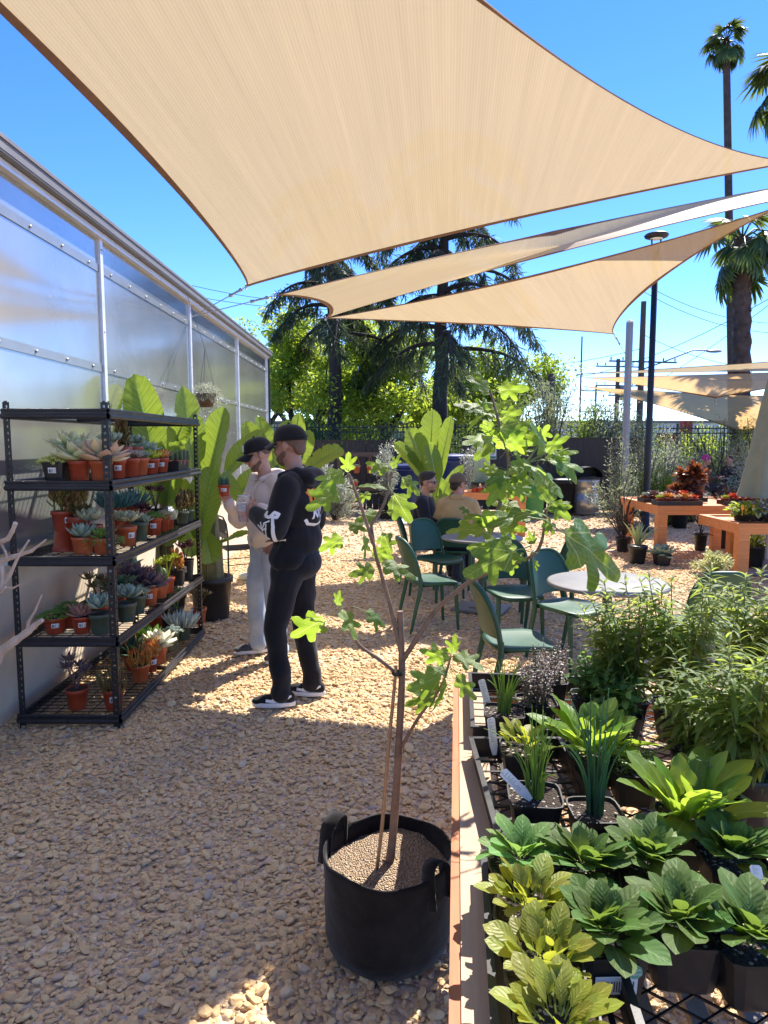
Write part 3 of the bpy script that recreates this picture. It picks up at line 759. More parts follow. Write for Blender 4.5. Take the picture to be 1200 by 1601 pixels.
def iron_fence(label, xa, ya, xb, yb, top, panel=2.4, step=.11):
    A, B = Vector((xa, ya, 0)), Vector((xb, yb, 0)); d = B-A; L = d.length
    o = thing("iron_fence", label, "fence", A, math.atan2(d.y, d.x)); n = max(1, round(L/panel)); w = L/n
    for i in range(n):
        m = MB(); c = int(w/step)
        for q in range(1, c): x = i*w + w*q/c; m.box((x, 0, top/2+.05), (.02, .02, top-.1)); m.add([(x-.012, -.012, top), (x+.012, -.012, top), (x+.012, .012, top), (x-.012, .012, top), (x, 0, top+.06)], [(0, 1, 4), (1, 2, 4), (2, 3, 4), (3, 0, 4)], smooth=False)
        for z in (.18, top-.22, top-.06): m.box((i*w+w/2, 0.0005, z), (w-.06, .028, .04))
        m.build("picket_panel", M_iron, o)
    for i in range(n+1): m = MB(); m.box((i*w, 0, (top+.1)/2), (.07, .07, top+.1)); m.build("post", M_iron, o)
    return o
iron_fence("black iron picket fence beyond the dark boards, under the trees", -4.5, 23.5, 7.0, 23.5, 2.25)
iron_fence("black iron picket fence at right beyond the olive shrubs", 7.1, 23.5, 17.5, 21.5, 2.2)
# notice on the fence
M_sign = plain("sign_white", (.72, .72, .70), .5, var=.03, bump=0); M_sgreen = plain("sign_green", (.03, .16, .10), .5, bump=0); M_ink = plain("ink", (.03, .03, .03), .6, bump=0)
ps = ony(770, 709, 16.72); sg = thing("notice", "small white notice with a green foot on the dark fence", "sign", ps)
m = MB(); m.box((0, 0, 0), (.17, .012, .26)); m.build("board", M_sign, sg)
m = MB(); m.box((0, -.008, -.088), (.145, .004, .055)); m.build("green_band", M_sgreen, sg)
m = MB()
for i in range(5): m.box((-.01+.01*(i % 2), -.0075, .09-.028*i), (.11-.02*(i % 3), .003, .008))
m.build("lettering", M_ink, sg)
# trash can
M_can = plain("brushed_can_steel", (.34, .33, .31), .33, metal=.75, var=.12, vs=2, bump=.03)
M_blue = plain("sticker_blue", (.02, .16, .52), .4, bump=0)
tc = thing("trash_can", "round steel recycling can with black top and blue sticker by the dark fence", "trash can", (ony(915, 790, 16.0).x, 16.0, .012))
m = MB(); m.lathe([(0, .02), (.29, .02), (.30, .05), (.30, .12), (.306, .125), (.306, .44), (.300, .445), (.300, .62), (.306, .625), (.306, .80), (.300, .84), (.0, .84)], 40); m.build("body", M_can, tc)
m = MB(); m.lathe([(.305, .84), (.31, .86), (.30, .90), (.28, .91)], 40)
n = 24; V = []; Fq = []
for i, r in enumerate(np.linspace(0, 1, 9)):
    a = np.linspace(0, np.pi, 21); V += [(.30*math.cos(x), -.28 + .56*r, .88 + .24*math.sin(x)) for x in a]
for i in range(8):
    for j in range(20): Fq.append((i*21+j, i*21+j+1, (i+1)*21+j+1, (i+1)*21+j))
V2 = [v for v in V]; m.add(V2, Fq[:len(Fq)]); m.add([(.29*math.cos(x), .12, .88+.23*math.sin(x)) for x in np.linspace(0, np.pi, 21)], [tuple(range(21))]); m.build("hood", M_black, tc)
st = MB(); a = np.linspace(0, 2*np.pi, 33)[:-1]; th0 = R(-68); 
def oncan(x, z, r=.309): th = th0 + x/r; return (r*math.cos(th), r*math.sin(th), z)
st.add([oncan(.085*math.cos(x), .66+.085*math.sin(x), .3095) for x in a], [tuple(range(32))]); sk = st.build("sticker", M_blue, tc)
st = MB()
for q in range(3):
    t0 = R(90 + 120*q); pts = []
    for aa, rr in ((-38, .030), (-38, .052), (20, .052), (20, .060), (44, .041), (20, .022), (20, .030)): pts.append(oncan(rr*math.cos(t0+R(aa)), .67+rr*math.sin(t0+R(aa)), .3115))
    st.poly(pts)
st.add([oncan(x, z, .3115) for x, z in ((-.04, .598), (.04, .598), (.04, .610), (-.04, .610))], [(0, 1, 2, 3)]); st.build("recycling_mark", M_white, sk)
def bin_(name, label, x, y, wd, hh, mat, rz, cat="bin", lid=None):
    o = thing(name, label, cat, (x, y, .01), rz); m = MB(); m.lathe([(0, .05), (wd*.40, .05), (wd*.42, .09), (wd*.5, hh*.9), (wd*.54, hh*.9), (wd*.54, hh*.95), (0, hh*.95)], 28, sq=7); m.build("body", mat, o)
    m = MB(); m.lathe([(0, hh*.955), (wd*.56, hh*.955), (wd*.57, hh*.98), (wd*.50, hh*1.02), (0, hh*1.04)], 28, sq=7); m.build("lid", lid or mat, o)
    for s in (-1, 1): m = MB(); m.tube([(s*wd*.36, wd*.42, .10), (s*wd*.36+.05*s, wd*.42, .10)], .10, 16); m.build("wheel", M_black, o)
    m = MB(); m.tube([(-wd*.4, wd*.55, hh*.9), (-wd*.4, wd*.66, hh*.92), (wd*.4, wd*.66, hh*.92), (wd*.4, wd*.55, hh*.9)], .015, 8); m.build("handle", mat, o)
    return o
M_bb = plain("navy_bin", (.010, .025, .12), .4, var=.1); M_gb = plain("bright_green_bin", (.02, .20, .055), .4, var=.1)
x = ony(703, 760, 15.3).x
bin_("wheeled_bin", "tall navy blue wheeled bin behind the banana leaves", x+.08, 15.3, .82, 1.38, M_bb, .15)
bin_("wheeled_bin", "second navy blue wheeled bin, further left and mostly hidden by leaves", x-.95, 15.9, .72, 1.15, M_bb, -.1)
x = ony(829, 780, 15.2).x
bin_("wheeled_bin", "bright green bin by the dark fence behind the fig branches", x, 15.2, .56, .80, M_gb, .1)
x = ony(877, 780, 16.1).x
bin_("wheeled_bin", "black bin squeezed between the green bin and the steel trash can", x, 16.1, .55, .82, M_black, 0)
# lamp post
lp = ony(1012, 690, 13.0); zt = ony(1017, 392, 13.0).z; zh = ony(1016, 372, 13.0).z
lo = thing("street_lamp", "slim black lamp post with a flat round head behind the shade sail", "lamp", (lp.x+.02, 13.0, 0))
m = MB(); m.lathe([(0, 0), (.13, 0), (.13, .03), (.075, .05), (.062, 1.0), (.052, zt-.02), (.0, zt)], 14); m.build("pole", M_iron, lo)
m = MB()
for s in (-1, 1): m.tube([(s*.02, 0, zt-.05), (s*.075, 0, zt+.10), (s*.085, 0, zh-.02)], .016, 8)
m.build("yoke", M_iron, lo)
m = MB(); m.lathe([(0, zh-.0), (.12, zh-.01), (.20, zh+.02), (.215, zh+.05), (.19, zh+.075), (0, zh+.085)], 28); m.build("lamp_head", M_iron, lo)
m = MB(); m.lathe([(0, zh-.02), (.10, zh-.018), (.115, zh-.008), (0, zh-.006)], 24); m.build("lens", M_white, lo)
# rack of hanging terracotta pots
M_terra = plain("terracotta_plastic", (.46, .105, .035), .42, var=.12, vs=4, bump=.05)
M_terra2 = plain("deep_red_plastic", (.36, .055, .022), .36, var=.12, vs=4, bump=.04)
M_gpot = plain("grey_green_pot", (.075, .105, .07), .5, var=.15, bump=.06)
M_rack = woodmat("rack_brown", (.06, .036, .024), (.13, .085, .06), 'X', 5)
rk = thing("pot_rack", "brown timber rack with terracotta pots against the dark fence", "rack", (-1.05, 16.0, 0)); RW = 1.10
for s in (0, RW): m = MB(); m.box((s, 0, .72), (.06, .06, 1.44)); m.build("post", M_rack, rk)
for z in (1.41, .62): m = MB(); m.box((RW/2, -.032, z), (RW+.06, .035, .09)); m.build("rail", M_rack, rk)
m = MB(); m.box((RW/2, .06, .60), (RW, .22, .03)); m.build("shelf", M_rack, rk)
# far street side: pale building, utility poles, red post
M_bld = plain("pale_render", (.62, .61, .58), .8, var=.08, vs=.4, bump=.1); M_win = plain("dark_glass", (.05, .06, .07), .15, bump=0)
M_roof = plain("grey_roof", (.18, .17, .16), .8, bump=.2)
def building(label, x, y, wx, dy, h, nw, mat):
    o = thing("building", label, "building", (x, y, -.03)); m = MB(); m.box((0, dy/2, h/2), (wx, dy, h)); m.build("wall", mat, o)
    m = MB(); m.box((0, dy/2, h+.1), (wx+.5, dy+.5, .2)); m.build("roof", M_roof, o)
    for i in range(nw):
        m = MB(); cx = -wx/2 + wx*(i+.5)/nw; m.box((cx, -.03, h*.5), (wx/nw*.5, .06, h*.34)); f = m.build("window", M_win, o)
        m = MB(); m.box((cx, -.05, h*.5-h*.19), (wx/nw*.56, .10, .08)); m.build("sill", mat, f)
building("long pale low building across the street behind the trees", -4, 46, 26, 9, 2.9, 8, M_bld)
building("low white building with dark windows far off at right", 27, 62, 22, 9, 3.4, 6, M_bld)
M_wood = plain("weathered_pole", (.10, .075, .06), .85, var=.2, bump=.3)
def upole(label, px, ytop, y, r=.14, arms=(0.5, 1.3), aw=1.3, box=False):
    b = ony(px, 690, y); zt = ony(px, ytop, y).z; o = thing("utility_pole", label, "utility pole", (b.x, y, -.03), .2, "timber utility poles along the street")
    m = MB(); m.tube([(0, 0, 0), (0, 0, zt)], [r*1.15, r*.8], 10); m.build("pole", M_wood, o)
    for a in arms:
        m = MB(); m.box((0, -r, zt-a), (aw*2, .07, .08))
        for q in (-.95, -.6, .6, .95): m.tube([(q*aw, -r, zt-a+.06), (q*aw, -r, zt-a+.22)], .04, 6)
        m.build("crossarm", M_wood, o)
    if box: m = MB(); m.tube([(.35, -.1, zt-2.6), (.35, -.1, zt-1.7)], .28, 12); m.build("transformer", M_gpost, o)
    return o
upole("tall utility pole just left of the black lamp post", 998, 470, 38, .17, (3.2, 5.0), 2.0)
upole("utility pole with a transformer behind the grey sail post", 962, 560, 45, .15, (.5, 1.7), 1.6, True)
upole("distant utility pole with two crossarms left of the sail post", 929, 602, 60, .10, (.4, 2.2), 1.5)
upole("very slim far pole standing free against the sky", 905, 525, 55, .07, (), 1)
upole("slim pole rising behind the left cedar", 481, 400, 40, .08, (), 1)
upole("stub of a grey pole at the right cedar's drooping branches", 859, 583, 30, .20, (), 1)
wr_pairs = [((300, 446), (620, 470), 40, 44), ((300, 462), (640, 476), 40, 44), ((900, 590), (1210, 462), 42, 30), ((860, 597), (1000, 600), 42, 40), ((1000, 440), (1210, 505), 38, 40), ((1000, 452), (1210, 520), 38, 40), ((1000, 520), (1210, 575), 38, 42), ((700, 570), (1000, 545), 42, 38), ((940, 640), (1210, 470), 60, 34)]
for i, (a, b, ya, yb) in enumerate(wr_pairs):
    pa, pb_ = ony(a[0], a[1], ya), ony(b[0], b[1], yb)
    pts = [pa.lerp(pb_, t) - Vector((0, 0, .5*4*t*(1-t))) for t in np.linspace(0, 1, 12)]
    m = MB(); m.tube(pts, .016, 5)
    tag(m.build("power_line", M_iron), "thin overhead power line against the sky above the yard", "power line", "overhead power lines")
sl_ = ony(1060, 650, 42)
so = thing("street_light", "cobra head street light on a long arm above the far sails", "street light", (ony(998, 690, 42).x+.1, 42, -.03))
za, zb = ony(1060, 560, 42).z, ony(1110, 547, 42).z
m = MB(); m.tube([(0, 0, 0), (0, 0, za-.6)], .1, 8); m.build("pole", M_gpost, so)
m = MB(); m.tube([(0, 0, za-.6), (1.4, 0, za-.1), (3.0, 0, zb+.05), (3.9, 0, zb)], .05, 6); m.build("arm", M_gpost, so)
m = MB(); m.ball((4.2, 0, zb-.03), (.5, .16, .10)); m.build("lamp_head", M_gpost, so)
M_redp = plain("red_paint", (.42, .035, .03), .5, bump=.05); M_yel = plain("yellow_paint", (.70, .48, .04), .5, bump=.05); M_teal = plain("teal_paint", (.03, .30, .32), .5, bump=.05)
pr_ = ony(1071, 690, 27); ro = thing("play_frame", "red, yellow and teal play frame beyond the iron fence", "play frame", (pr_.x, 27, 0))
m = MB(); m.box((0, 0, 1.25), (.36, .36, 2.5)); m.build("post", M_redp, ro)
m = MB(); m.box((-.5, .1, 1.75), (1.0, .3, .5)); m.build("red_panel", M_redp, ro)
m = MB(); m.bar((.1, 0, 1.55), (1.6, 0, .9), .3, .12); m.build("slide_rail", M_redp, ro)
m = MB(); m.box((1.4, .2, .95), (.75, .5, .55)); m.box((1.1, .2, .45), (.12, .12, .9)); m.build("yellow_panel", M_yel, ro)
m = MB(); m.box((1.7, 0, 1.62), (1.0, .12, .16)); m.build("teal_bar", M_teal, ro)
m = MB(); m.box((2.15, 0, .85), (.14, .14, 1.7)); m.build("post", M_teal, ro)
# ================================================================== people
def skinmat(name, col):
    k = NT(name); c = k.coord()
    f = k.noise(14, 5, .6, c); k.l(k.ramp(f, (.3, tuple(x*.86 for x in col)), (.7, tuple(min(1, x*1.12) for x in col))), k.b.inputs["Base Color"])
    k.b.inputs["Roughness"].default_value = .5; k.b.inputs["Subsurface Weight"].default_value = .12; k.b.inputs["Subsurface Radius"].default_value = (.02, .008, .004)
    k.bump(k.noise(220, 3, .6, c), .08, .002); return k.m
M_skin = skinmat("warm_skin", (.50, .26, .165)); M_skin2 = skinmat("tanned_skin", (.43, .21, .135))
def clothmat(name, col, var=.12, fold=.5, rough=.85, spec=.2):
    k = NT(name); c = k.coord(); f = k.noise(5, 5, .6, c)
    k.l(k.ramp(f, (.3, tuple(x*(1-var) for x in col)), (.7, tuple(min(1, x*(1+var)) for x in col))), k.b.inputs["Base Color"])
    k.b.inputs["Roughness"].default_value = rough; k.b.inputs["Specular IOR Level"].default_value = spec; k.b.inputs["Sheen Weight"].default_value = .15
    h = k.math('ADD', k.math('MULTIPLY', k.noise(9, 4, .55, c), fold), k.math('MULTIPLY', k.noise(420, 2, .5, c), .06)); k.bump(h, .5, .02); return k.m
M_blackcot = clothmat("black_cotton", (.011, .011, .012)); M_blackden = clothmat("black_denim", (.013, .013, .015), .3, .7)
M_beige = clothmat("beige_fleece", (.66, .57, .50), .06, .8); M_blueden = clothmat("washed_blue_denim", (.36, .42, .50), .22, .9)
M_tan = clothmat("tan_canvas", (.45, .31, .14), .1, .5); M_darkjk = clothmat("dark_navy_wool", (.018, .018, .022), .2, .5); M_jean2 = clothmat("dark_jeans", (.04, .045, .06), .2)
M_olive = clothmat("olive_twill", (.13, .09, .055), .15, .2); M_hair = plain("dark_hair", (.022, .014, .010), .6, var=.4, vs=60, bump=.5, bs=160); M_stub = plain("beard_stubble", (.15, .085, .055), .8, var=.4, vs=120, bump=.4, bs=260)
M_sole = plain("rubber_sole", (.72, .70, .66), .6, var=.06); M_shoe = clothmat("black_suede", (.012, .012, .013), .25, .15)
M_gshoe = clothmat("charcoal_mesh", (.055, .055, .06), .4, .2); M_print = plain("white_print", (.78, .77, .74), .7, var=.05, bump=0); M_oprint = plain("orange_print", (.75, .20, .02), .7, var=.1, bump=0)
M_lens = plain("dark_lens", (.006, .006, .007), .12, bump=0); M_eye = plain("eye_white", (.7, .68, .64), .3, bump=0); M_lip = skinmat("lips", (.40, .17, .13))
def cap_(p, q, a, b): return ('c', Vector(p), Vector(q), a, b)
def ell(c, r, rot=None): return ('e', Vector(c), r, rot)
def blob(name, parts, voxel, mat, parent, smooth=4, folds=0, fscale=9, seed=0):
    """one continuous surface grown round tapered limbs"""
    m = MB()
    for p in parts:
        if p[0] == 'c':
            a, b, ra, rb = p[1:]; d = (b - a); L = d.length; d = d.normalized()
            P, rr = [], []
            for t in np.linspace(-90, 0, 6): P.append(a + d*ra*math.sin(R(t))); rr.append(max(ra*math.cos(R(t)), .0008))
            for t in np.linspace(0, 90, 6): P.append(b + d*rb*math.sin(R(t))); rr.append(max(rb*math.cos(R(t)), .0008))
            m.tube(P, rr, 14)
        else: m.ball(p[1], p[2], 20, 14, rot=p[3])
    o = m.build(name, mat, None)
    md = o.modifiers.new("r", 'REMESH'); md.mode = 'VOXEL'; md.voxel_size = voxel
    sm = o.modifiers.new("s", 'SMOOTH'); sm.factor = .5; sm.iterations = smooth
    dg = bpy.context.evaluated_depsgraph_get(); ev = o.evaluated_get(dg); me = bpy.data.meshes.new_from_object(ev)
    o.modifiers.clear(); old = o.data; o.data = me; bpy.data.meshes.remove(old)
    me.polygons.foreach_set("use_smooth", np.ones(len(me.polygons), bool))
    if not len(me.materials): me.materials.append(mat)
    if folds:
        n = len(me.vertices); co = np.empty(n*3); me.vertices.foreach_get("co", co); co = co.reshape(-1, 3)
        no = np.empty(n*3); me.vertices.foreach_get("normal", no); no = no.reshape(-1, 3)
        ph = seed*3.1
        w1 = np.sin(fscale*(co[:, 2]*2.2 + co[:, 0]*.9 + .25*np.sin(co[:, 1]*14+ph)) + ph + 1.6*np.sin(co[:, 0]*11+ph) + 1.3*np.sin(co[:, 2]*7+ph*2))
        w2 = np.sin(fscale*1.9*(co[:, 2]*1.5 - co[:, 1]*1.3 + .2*np.sin(co[:, 0]*17)) + ph*1.7 + 1.5*np.sin(co[:, 2]*9+1.1))
        msk = .5 + .5*np.sin(co[:, 2]*8.3+ph)*np.sin(co[:, 0]*9+co[:, 1]*7+ph)
        co += no * ((w1*.6 + w2*.4) * msk * folds)[:, None]; me.vertices.foreach_set("co", co.ravel())
    me.update(); o.parent = parent; return o
def finger(base, d, n, ln, curl, r=.0085):
    """three bending joints; d along the finger, n the way it curls"""
    out = []; p = Vector(base); d = Vector(d).normalized(); n = Vector(n).normalized()
    for i, f in enumerate((.45, .32, .25)):
        d2 = (d*math.cos(curl*(.7+.3*i)) + n*math.sin(curl*(.7+.3*i))).normalized(); n = (n*math.cos(curl) - d*math.sin(curl)).normalized(); d = d2
        q = p + d*ln*f; out.append(cap_(p, q, r*(1-.08*i), r*(.93-.09*i))); p = q
    return out
def hand(wrist, d, n, side, curl=.5, s=1.0, thumb=.5):
    """d towards the fingertips, n out of the palm, side towards the thumb"""
    d, n, side = Vector(d).normalized(), Vector(n).normalized(), Vector(side).normalized(); w_ = Vector(wrist); out = []
    pl = .085*s
    for q in (-.028, -.009, .010, .028): out.append(cap_(w_ + d*.012*s + side*q*.6*s, w_ + d*pl + side*q*s, .015*s, .0125*s))
    for q, ln in ((.030, .070), (.0105, .080), (-.0095, .074), (-.029, .058)): out += finger(w_ + d*pl + side*q*s, d + side*q*1.5, n, ln*s, curl, .0088*s)
    tb = w_ + d*.025*s + side*.026*s; td = (side*.75 + d*.6 + n*thumb).normalized(); t1 = tb + td*.036*s; t2 = t1 + (td + n*.4 + d*.4).normalized()*.03*s; t3 = t2 + (d*.7 + n*.6).normalized()*.022*s
    out += [cap_(tb, t1, .014*s, .0115*s), cap_(t1, t2, .0112*s, .010*s), cap_(t2, t3, .0098*s, .008*s)]
    return out
def headparts(c, f, up=(0, 0, 1)):
    """skull, jaw, brow, nose, lips, chin and ears round the head centre c, face towards f"""
    f = Vector(f).normalized(); u = Vector(up); l = u.cross(f).normalized(); u = f.cross(l).normalized(); c = Vector(c)
    Rm = Matrix((f, l, u)).transposed(); P = lambda a, b, e: c + f*a + l*b + u*e
    return [ell(P(-.012, 0, .035), (.098, .077, .095), Rm), ell(P(.02, 0, -.02), (.080, .066, .095), Rm), ell(P(.045, 0, -.085), (.042, .048, .032), Rm),
            ell(P(.072, 0, -.098), (.018, .022, .016), Rm), ell(P(.070, 0, .028), (.022, .052, .014), Rm), cap_(P(.088, 0, .018), P(.110, 0, -.024), .009, .014),
            ell(P(.100, .011, -.028), (.012, .009, .008), Rm), ell(P(.100, -.011, -.028), (.012, .009, .008), Rm), ell(P(.086, 0, -.057), (.014, .026, .010), Rm),
            ell(P(.060, .040, -.030), (.025, .022, .025), Rm), ell(P(.060, -.040, -.030), (.025, .022, .025), Rm),
            ell(P(-.010, .078, -.005), (.020, .009, .032), Rm), ell(P(-.010, -.078, -.005), (.020, .009, .032), Rm)], P, Rm
def strokes(target, lines, origin, ax, ay, dirv, mat, name, parent, width=.012):
    """flat printed strokes laid onto a garment"""
    me = target.data; bvh = BVHTree.FromPolygons([v.co.copy() for v in me.vertices], [tuple(p.vertices) for p in me.polygons])
    ax, ay, dirv, origin = Vector(ax).normalized(), Vector(ay).normalized(), Vector(dirv).normalized(), Vector(origin); m = MB()
    for ln in lines:
        wd = width
        if isinstance(ln[0], (int, float)): wd, ln = ln[0], ln[1]
        pts = []
        for (a, b) in zip(ln[:-1], ln[1:]):
            k2 = max(2, int(math.hypot(b[0]-a[0], b[1]-a[1])/.006))
            for t in range(k2): pts.append((a[0]+(b[0]-a[0])*t/k2, a[1]+(b[1]-a[1])*t/k2))
        pts.append(ln[-1]); pts = np.array(pts); tg = np.gradient(pts, axis=0); tg /= np.linalg.norm(tg, axis=1, keepdims=True)+1e-9; nr = np.stack([-tg[:, 1], tg[:, 0]], 1)
        rows = []
        for p, q in zip(pts, nr):
            r_ = []
            for s in (-1, 0, 1):
                xy = p + q*wd/2*s; o3 = origin + ax*xy[0] + ay*xy[1] - dirv*.5
                hit = bvh.ray_cast(o3, dirv, 1.0)
                r_.append(None if hit[0] is None else hit[0] + hit[1]*.0025)
            rows.append(r_)
        V, F = [], []
        for r_ in rows:
            if any(x is None for x in r_): rows_ok = False; V.append(None); continue
            V.append(r_)
        idx = {}; VV = []
        for i, r_ in enumerate(V):
            if r_ is None: continue
            idx[i] = len(VV); VV += [tuple(x) for x in r_]
        for i in range(len(V)-1):
            if i in idx and i+1 in idx and (Vector(VV[idx[i]])-Vector(VV[idx[i+1]])).length < .04:
                a, b = idx[i], idx[i+1]; F += [(a, a+1, b+1, b), (a+1, a+2, b+2, b+1)]
        if F: m.add(VV, F)
    return m.build(name, mat, parent) if m.c else None
def cap_hat(P, Rm, mat, parent, yaw=0, back=True, mark=None, name="cap"):
    f, l, u = (Vector(Rm.col[i]) for i in range(3)); m = MB(); c = P(-.012, 0, .045); V = []; n = 32
    for i, t in enumerate(np.linspace(0, 90, 9)):
        for j in range(n):
            a = 2*math.pi*j/n; rr = math.cos(R(t))**.75
            V.append(c + f*(.114*rr*math.cos(a)) + l*(.090*rr*math.sin(a)) + u*(-.012 + .105*math.sin(R(t))**.9 + .006*math.cos(a)*rr))
    F = [(i*n+j, i*n+(j+1) % n, (i+1)*n+(j+1) % n, (i+1)*n+j) for i in range(8) for j in range(n)]
    m.add([tuple(v) for v in V], F); m.ball(c + u*.096, .009, 8, 5); o = m.build(name, mat, parent)
    sdm = o.modifiers.new("t", 'SOLIDIFY'); sdm.thickness = .004
    m = MB(); V = []
    for i in range(7):
        for j in range(15):
            a = R(-62 + 124*j/14); q = i/6; rr = 1 + .0*q
            x = .108*math.cos(a) + q*.078*(math.cos(a*.9)**.5); y = .088*math.sin(a)*(1 + .02*q)
            V.append(tuple(c + f*x + l*y + u*(-.010 - .020*q - 5.5*y*y*(.4+q*.6))))
    F = [(i*15+j, i*15+j+1, (i+1)*15+j+1, (i+1)*15+j) for i in range(6) for j in range(14)]; m.add(V, F); b = m.build("brim", mat, o)
    sdm = b.modifiers.new("t", 'SOLIDIFY'); sdm.thickness = .004
    return o
def shoe(ankle, d, mat, parent, swoosh=False, ln=.285, name="shoe"):
    d = Vector((d[0], d[1], 0)).normalized(); l = Vector((-d.y, d.x, 0)); a = Vector((ankle[0], ankle[1], 0))
    P = lambda x, y, z: a + d*x + l*y + Vector((0, 0, z)); Rm = Matrix((d, l, Vector((0, 0, 1)))).transposed()
    o = blob(name, [ell(P(-.035, 0, .055), (.050, .037, .045), Rm), ell(P(.02, 0, .055), (.07, .040, .045), Rm), ell(P(.10, 0, .045), (.075, .044, .032), Rm), ell(P(.150, 0, .040), (.045, .041, .024), Rm), cap_(P(-.025, 0, .06), P(-.015, 0, .105), .042, .040)], .007, mat, parent, 4)
    out = []
    for t in np.linspace(0, 2*math.pi, 41)[:-1]:
        x = .053 + .140*math.cos(t); y = .046*math.sin(t)*(1 + .12*math.cos(t-.6)); out.append(P(x, y*(1 if abs(math.cos(t)) < .9 else .96), 0))
    m = MB(); m.prism([(p.x, p.y, .004) for p in out], .030); s = m.build("sole", M_sole, o)
    bv = s.modifiers.new("b", 'BEVEL'); bv.width = .006; bv.segments = 2
    m = MB()
    for i in range(4): m.tube([P(.035+.022*i, -.022, .088-.009*i), P(.04+.022*i, 0, .096-.009*i), P(.035+.022*i, .022, .088-.009*i)], .0032, 6)
    m.build("laces", M_print if not swoosh else M_shoe, o)
    if swoosh:
        for sg_ in (1, -1):
            strokes(o, [(.016, [(.10, .052), (.06, .045)]), (.024, [(.062, .046), (.03, .044), (.005, .050)]), (.013, [(.01, .049), (-.03, .062), (-.06, .076)])], P(0, 0, 0), d, (0, 0, 1), -l*sg_, M_print, "side_stripe", o)
    return o

def person(name_label, cat, loc, rz, skin, body, voxel=.006, scale=1.0, group=None):
    o = blob("person", body, voxel, skin, None, 3)
    o.location = loc; o.rotation_euler = (0, 0, rz); o.scale = (scale,)*3; return tag(o, name_label, cat, group)
def eyes(P, Rm, parent):
    for s in (-1, 1):
        m = MB(); m.ball(P(.0815, s*.031, .010), (.010, .013, .006), 10, 7, rot=np.array(Rm)); e = m.build("eye", M_eye, parent)
        m = MB(); m.ball(P(.089, s*.031, .010), (.004, .0055, .0055), 8, 6, rot=np.array(Rm)); m.build("iris", M_lens, e)

# ---- the man in black, seen from behind his left shoulder; local +x is the way he faces, +y his left
F1 = Vector((-.95, .31, 0)); rz1 = math.atan2(F1.y, F1.x)
hd, P, Rm = headparts((.035, .0, 1.660), (1, -.12, -.12))
hipz = .93
LA, RA = (.055, .115, .09), (-.055, -.12, .09)         # ankles
lk, rk_ = (.10, .115, .50), (.02, -.115, .50)
body = hd + [cap_((-.01, 0, 1.44), (.015, 0, 1.60), .058, .054), ell((-.02, 0, 1.28), (.10, .15, .20)), ell((-.02, 0, 1.02), (.095, .14, .14)),
    cap_((.0, .09, hipz), lk, .075, .055), cap_(lk, LA, .052, .038), cap_((.0, -.09, hipz), rk_, .075, .055), cap_(rk_, RA, .052, .038),
    cap_((-.03, .15, 1.42), (.02, .255, 1.17), .05, .042), cap_((.02, .255, 1.17), (.235, .125, 1.245), .038, .028), cap_((-.03, -.15, 1.42), (-.02, -.245, 1.16), .05, .042), cap_((-.02, -.245, 1.16), (.17, -.20, 1.02), .038, .028)]
body += hand((.245, .12, 1.245), (.75, -.65, .10), (-.65, -.75, 0), (0, 0, 1), .62, 1.0, .55)
body += hand((.18, -.195, 1.01), (.8, .2, -.5), (.2, 1, 0), (.6, 0, .8), .5)
man = person("man in black hoodie and jeans, back to us, holding an orange drink", "person", (-.565, 4.38, .012), rz1, M_skin2, body, .0055)
eyes(P, Rm, man)
h = blob("hair", [ell(P(-.030, 0, .035), (.086, .0785, .075), Rm), ell(P(-.075, 0, -.015), (.030, .060, .05), Rm), cap_(P(.0, .069, .01), P(.0, .069, .03), .012, .014), cap_(P(.0, -.069, .01), P(.0, -.069, .03), .012, .014)], .007, M_stub, man)
bd_ = blob("beard", [ell(P(.052, 0, -.086), (.042, .052, .034), Rm), cap_(P(.062, .038, -.078), P(.010, .060, -.045), .021, .017), cap_(P(.062, -.038, -.078), P(.010, -.060, -.045), .021, .017), ell(P(.092, 0, -.044), (.012, .030, .007), Rm)], .006, M_stub, man)
hat = cap_hat(P, Rm, M_blackcot, man)
m = MB(); bandp = [P(-.012 + .1155*math.cos(a)*1.0, .091*math.sin(a), .052) for a in np.linspace(R(140), R(220), 9)]; m.tube(bandp, [.010]*9, 6, flat=.3); m.build("strap", M_shoe, hat)
hood = blob("hoodie", [ell((-.025, 0, 1.28), (.155, .205, .20)), ell((-.015, 0, 1.08), (.152, .19, .16)), ell((-.03, 0, 1.40), (.125, .19, .09)), cap_((-.03, -.13, 1.43), (-.03, .13, 1.43), .085, .085),
    cap_((-.03, .165, 1.41), (.015, .262, 1.175), .088, .078), cap_((.015, .262, 1.175), (.20, .145, 1.235), .076, .052), cap_((.19, .15, 1.233), (.215, .135, 1.238), .047, .045),
    cap_((-.03, -.165, 1.41), (-.02, -.25, 1.16), .088, .076), cap_((-.02, -.25, 1.16), (.15, -.205, 1.03), .07, .052),
    cap_((.0, -.10, .985), (.0, .10, .985), .118, .118), cap_((.03, -.1, .96), (.03, .1, .96), .10, .10)], .010, M_blackcot, man, 4, .02, 9, 1)
blob("hood", [ell((-.105, 0, 1.475), (.075, .125, .058)), cap_((-.06, .10, 1.50), (.055, .085, 1.475), .036, .026), cap_((-.06, -.10, 1.50), (.055, -.085, 1.475), .036, .026), cap_((-.13, -.07, 1.46), (-.13, .07, 1.46), .05, .05), cap_((.05, .085, 1.475), (.10, .03, 1.42), .026, .022), cap_((.05, -.085, 1.475), (.10, -.03, 1.42), .026, .022)], .009, M_blackcot, hood, 4, .006, 14, 2)
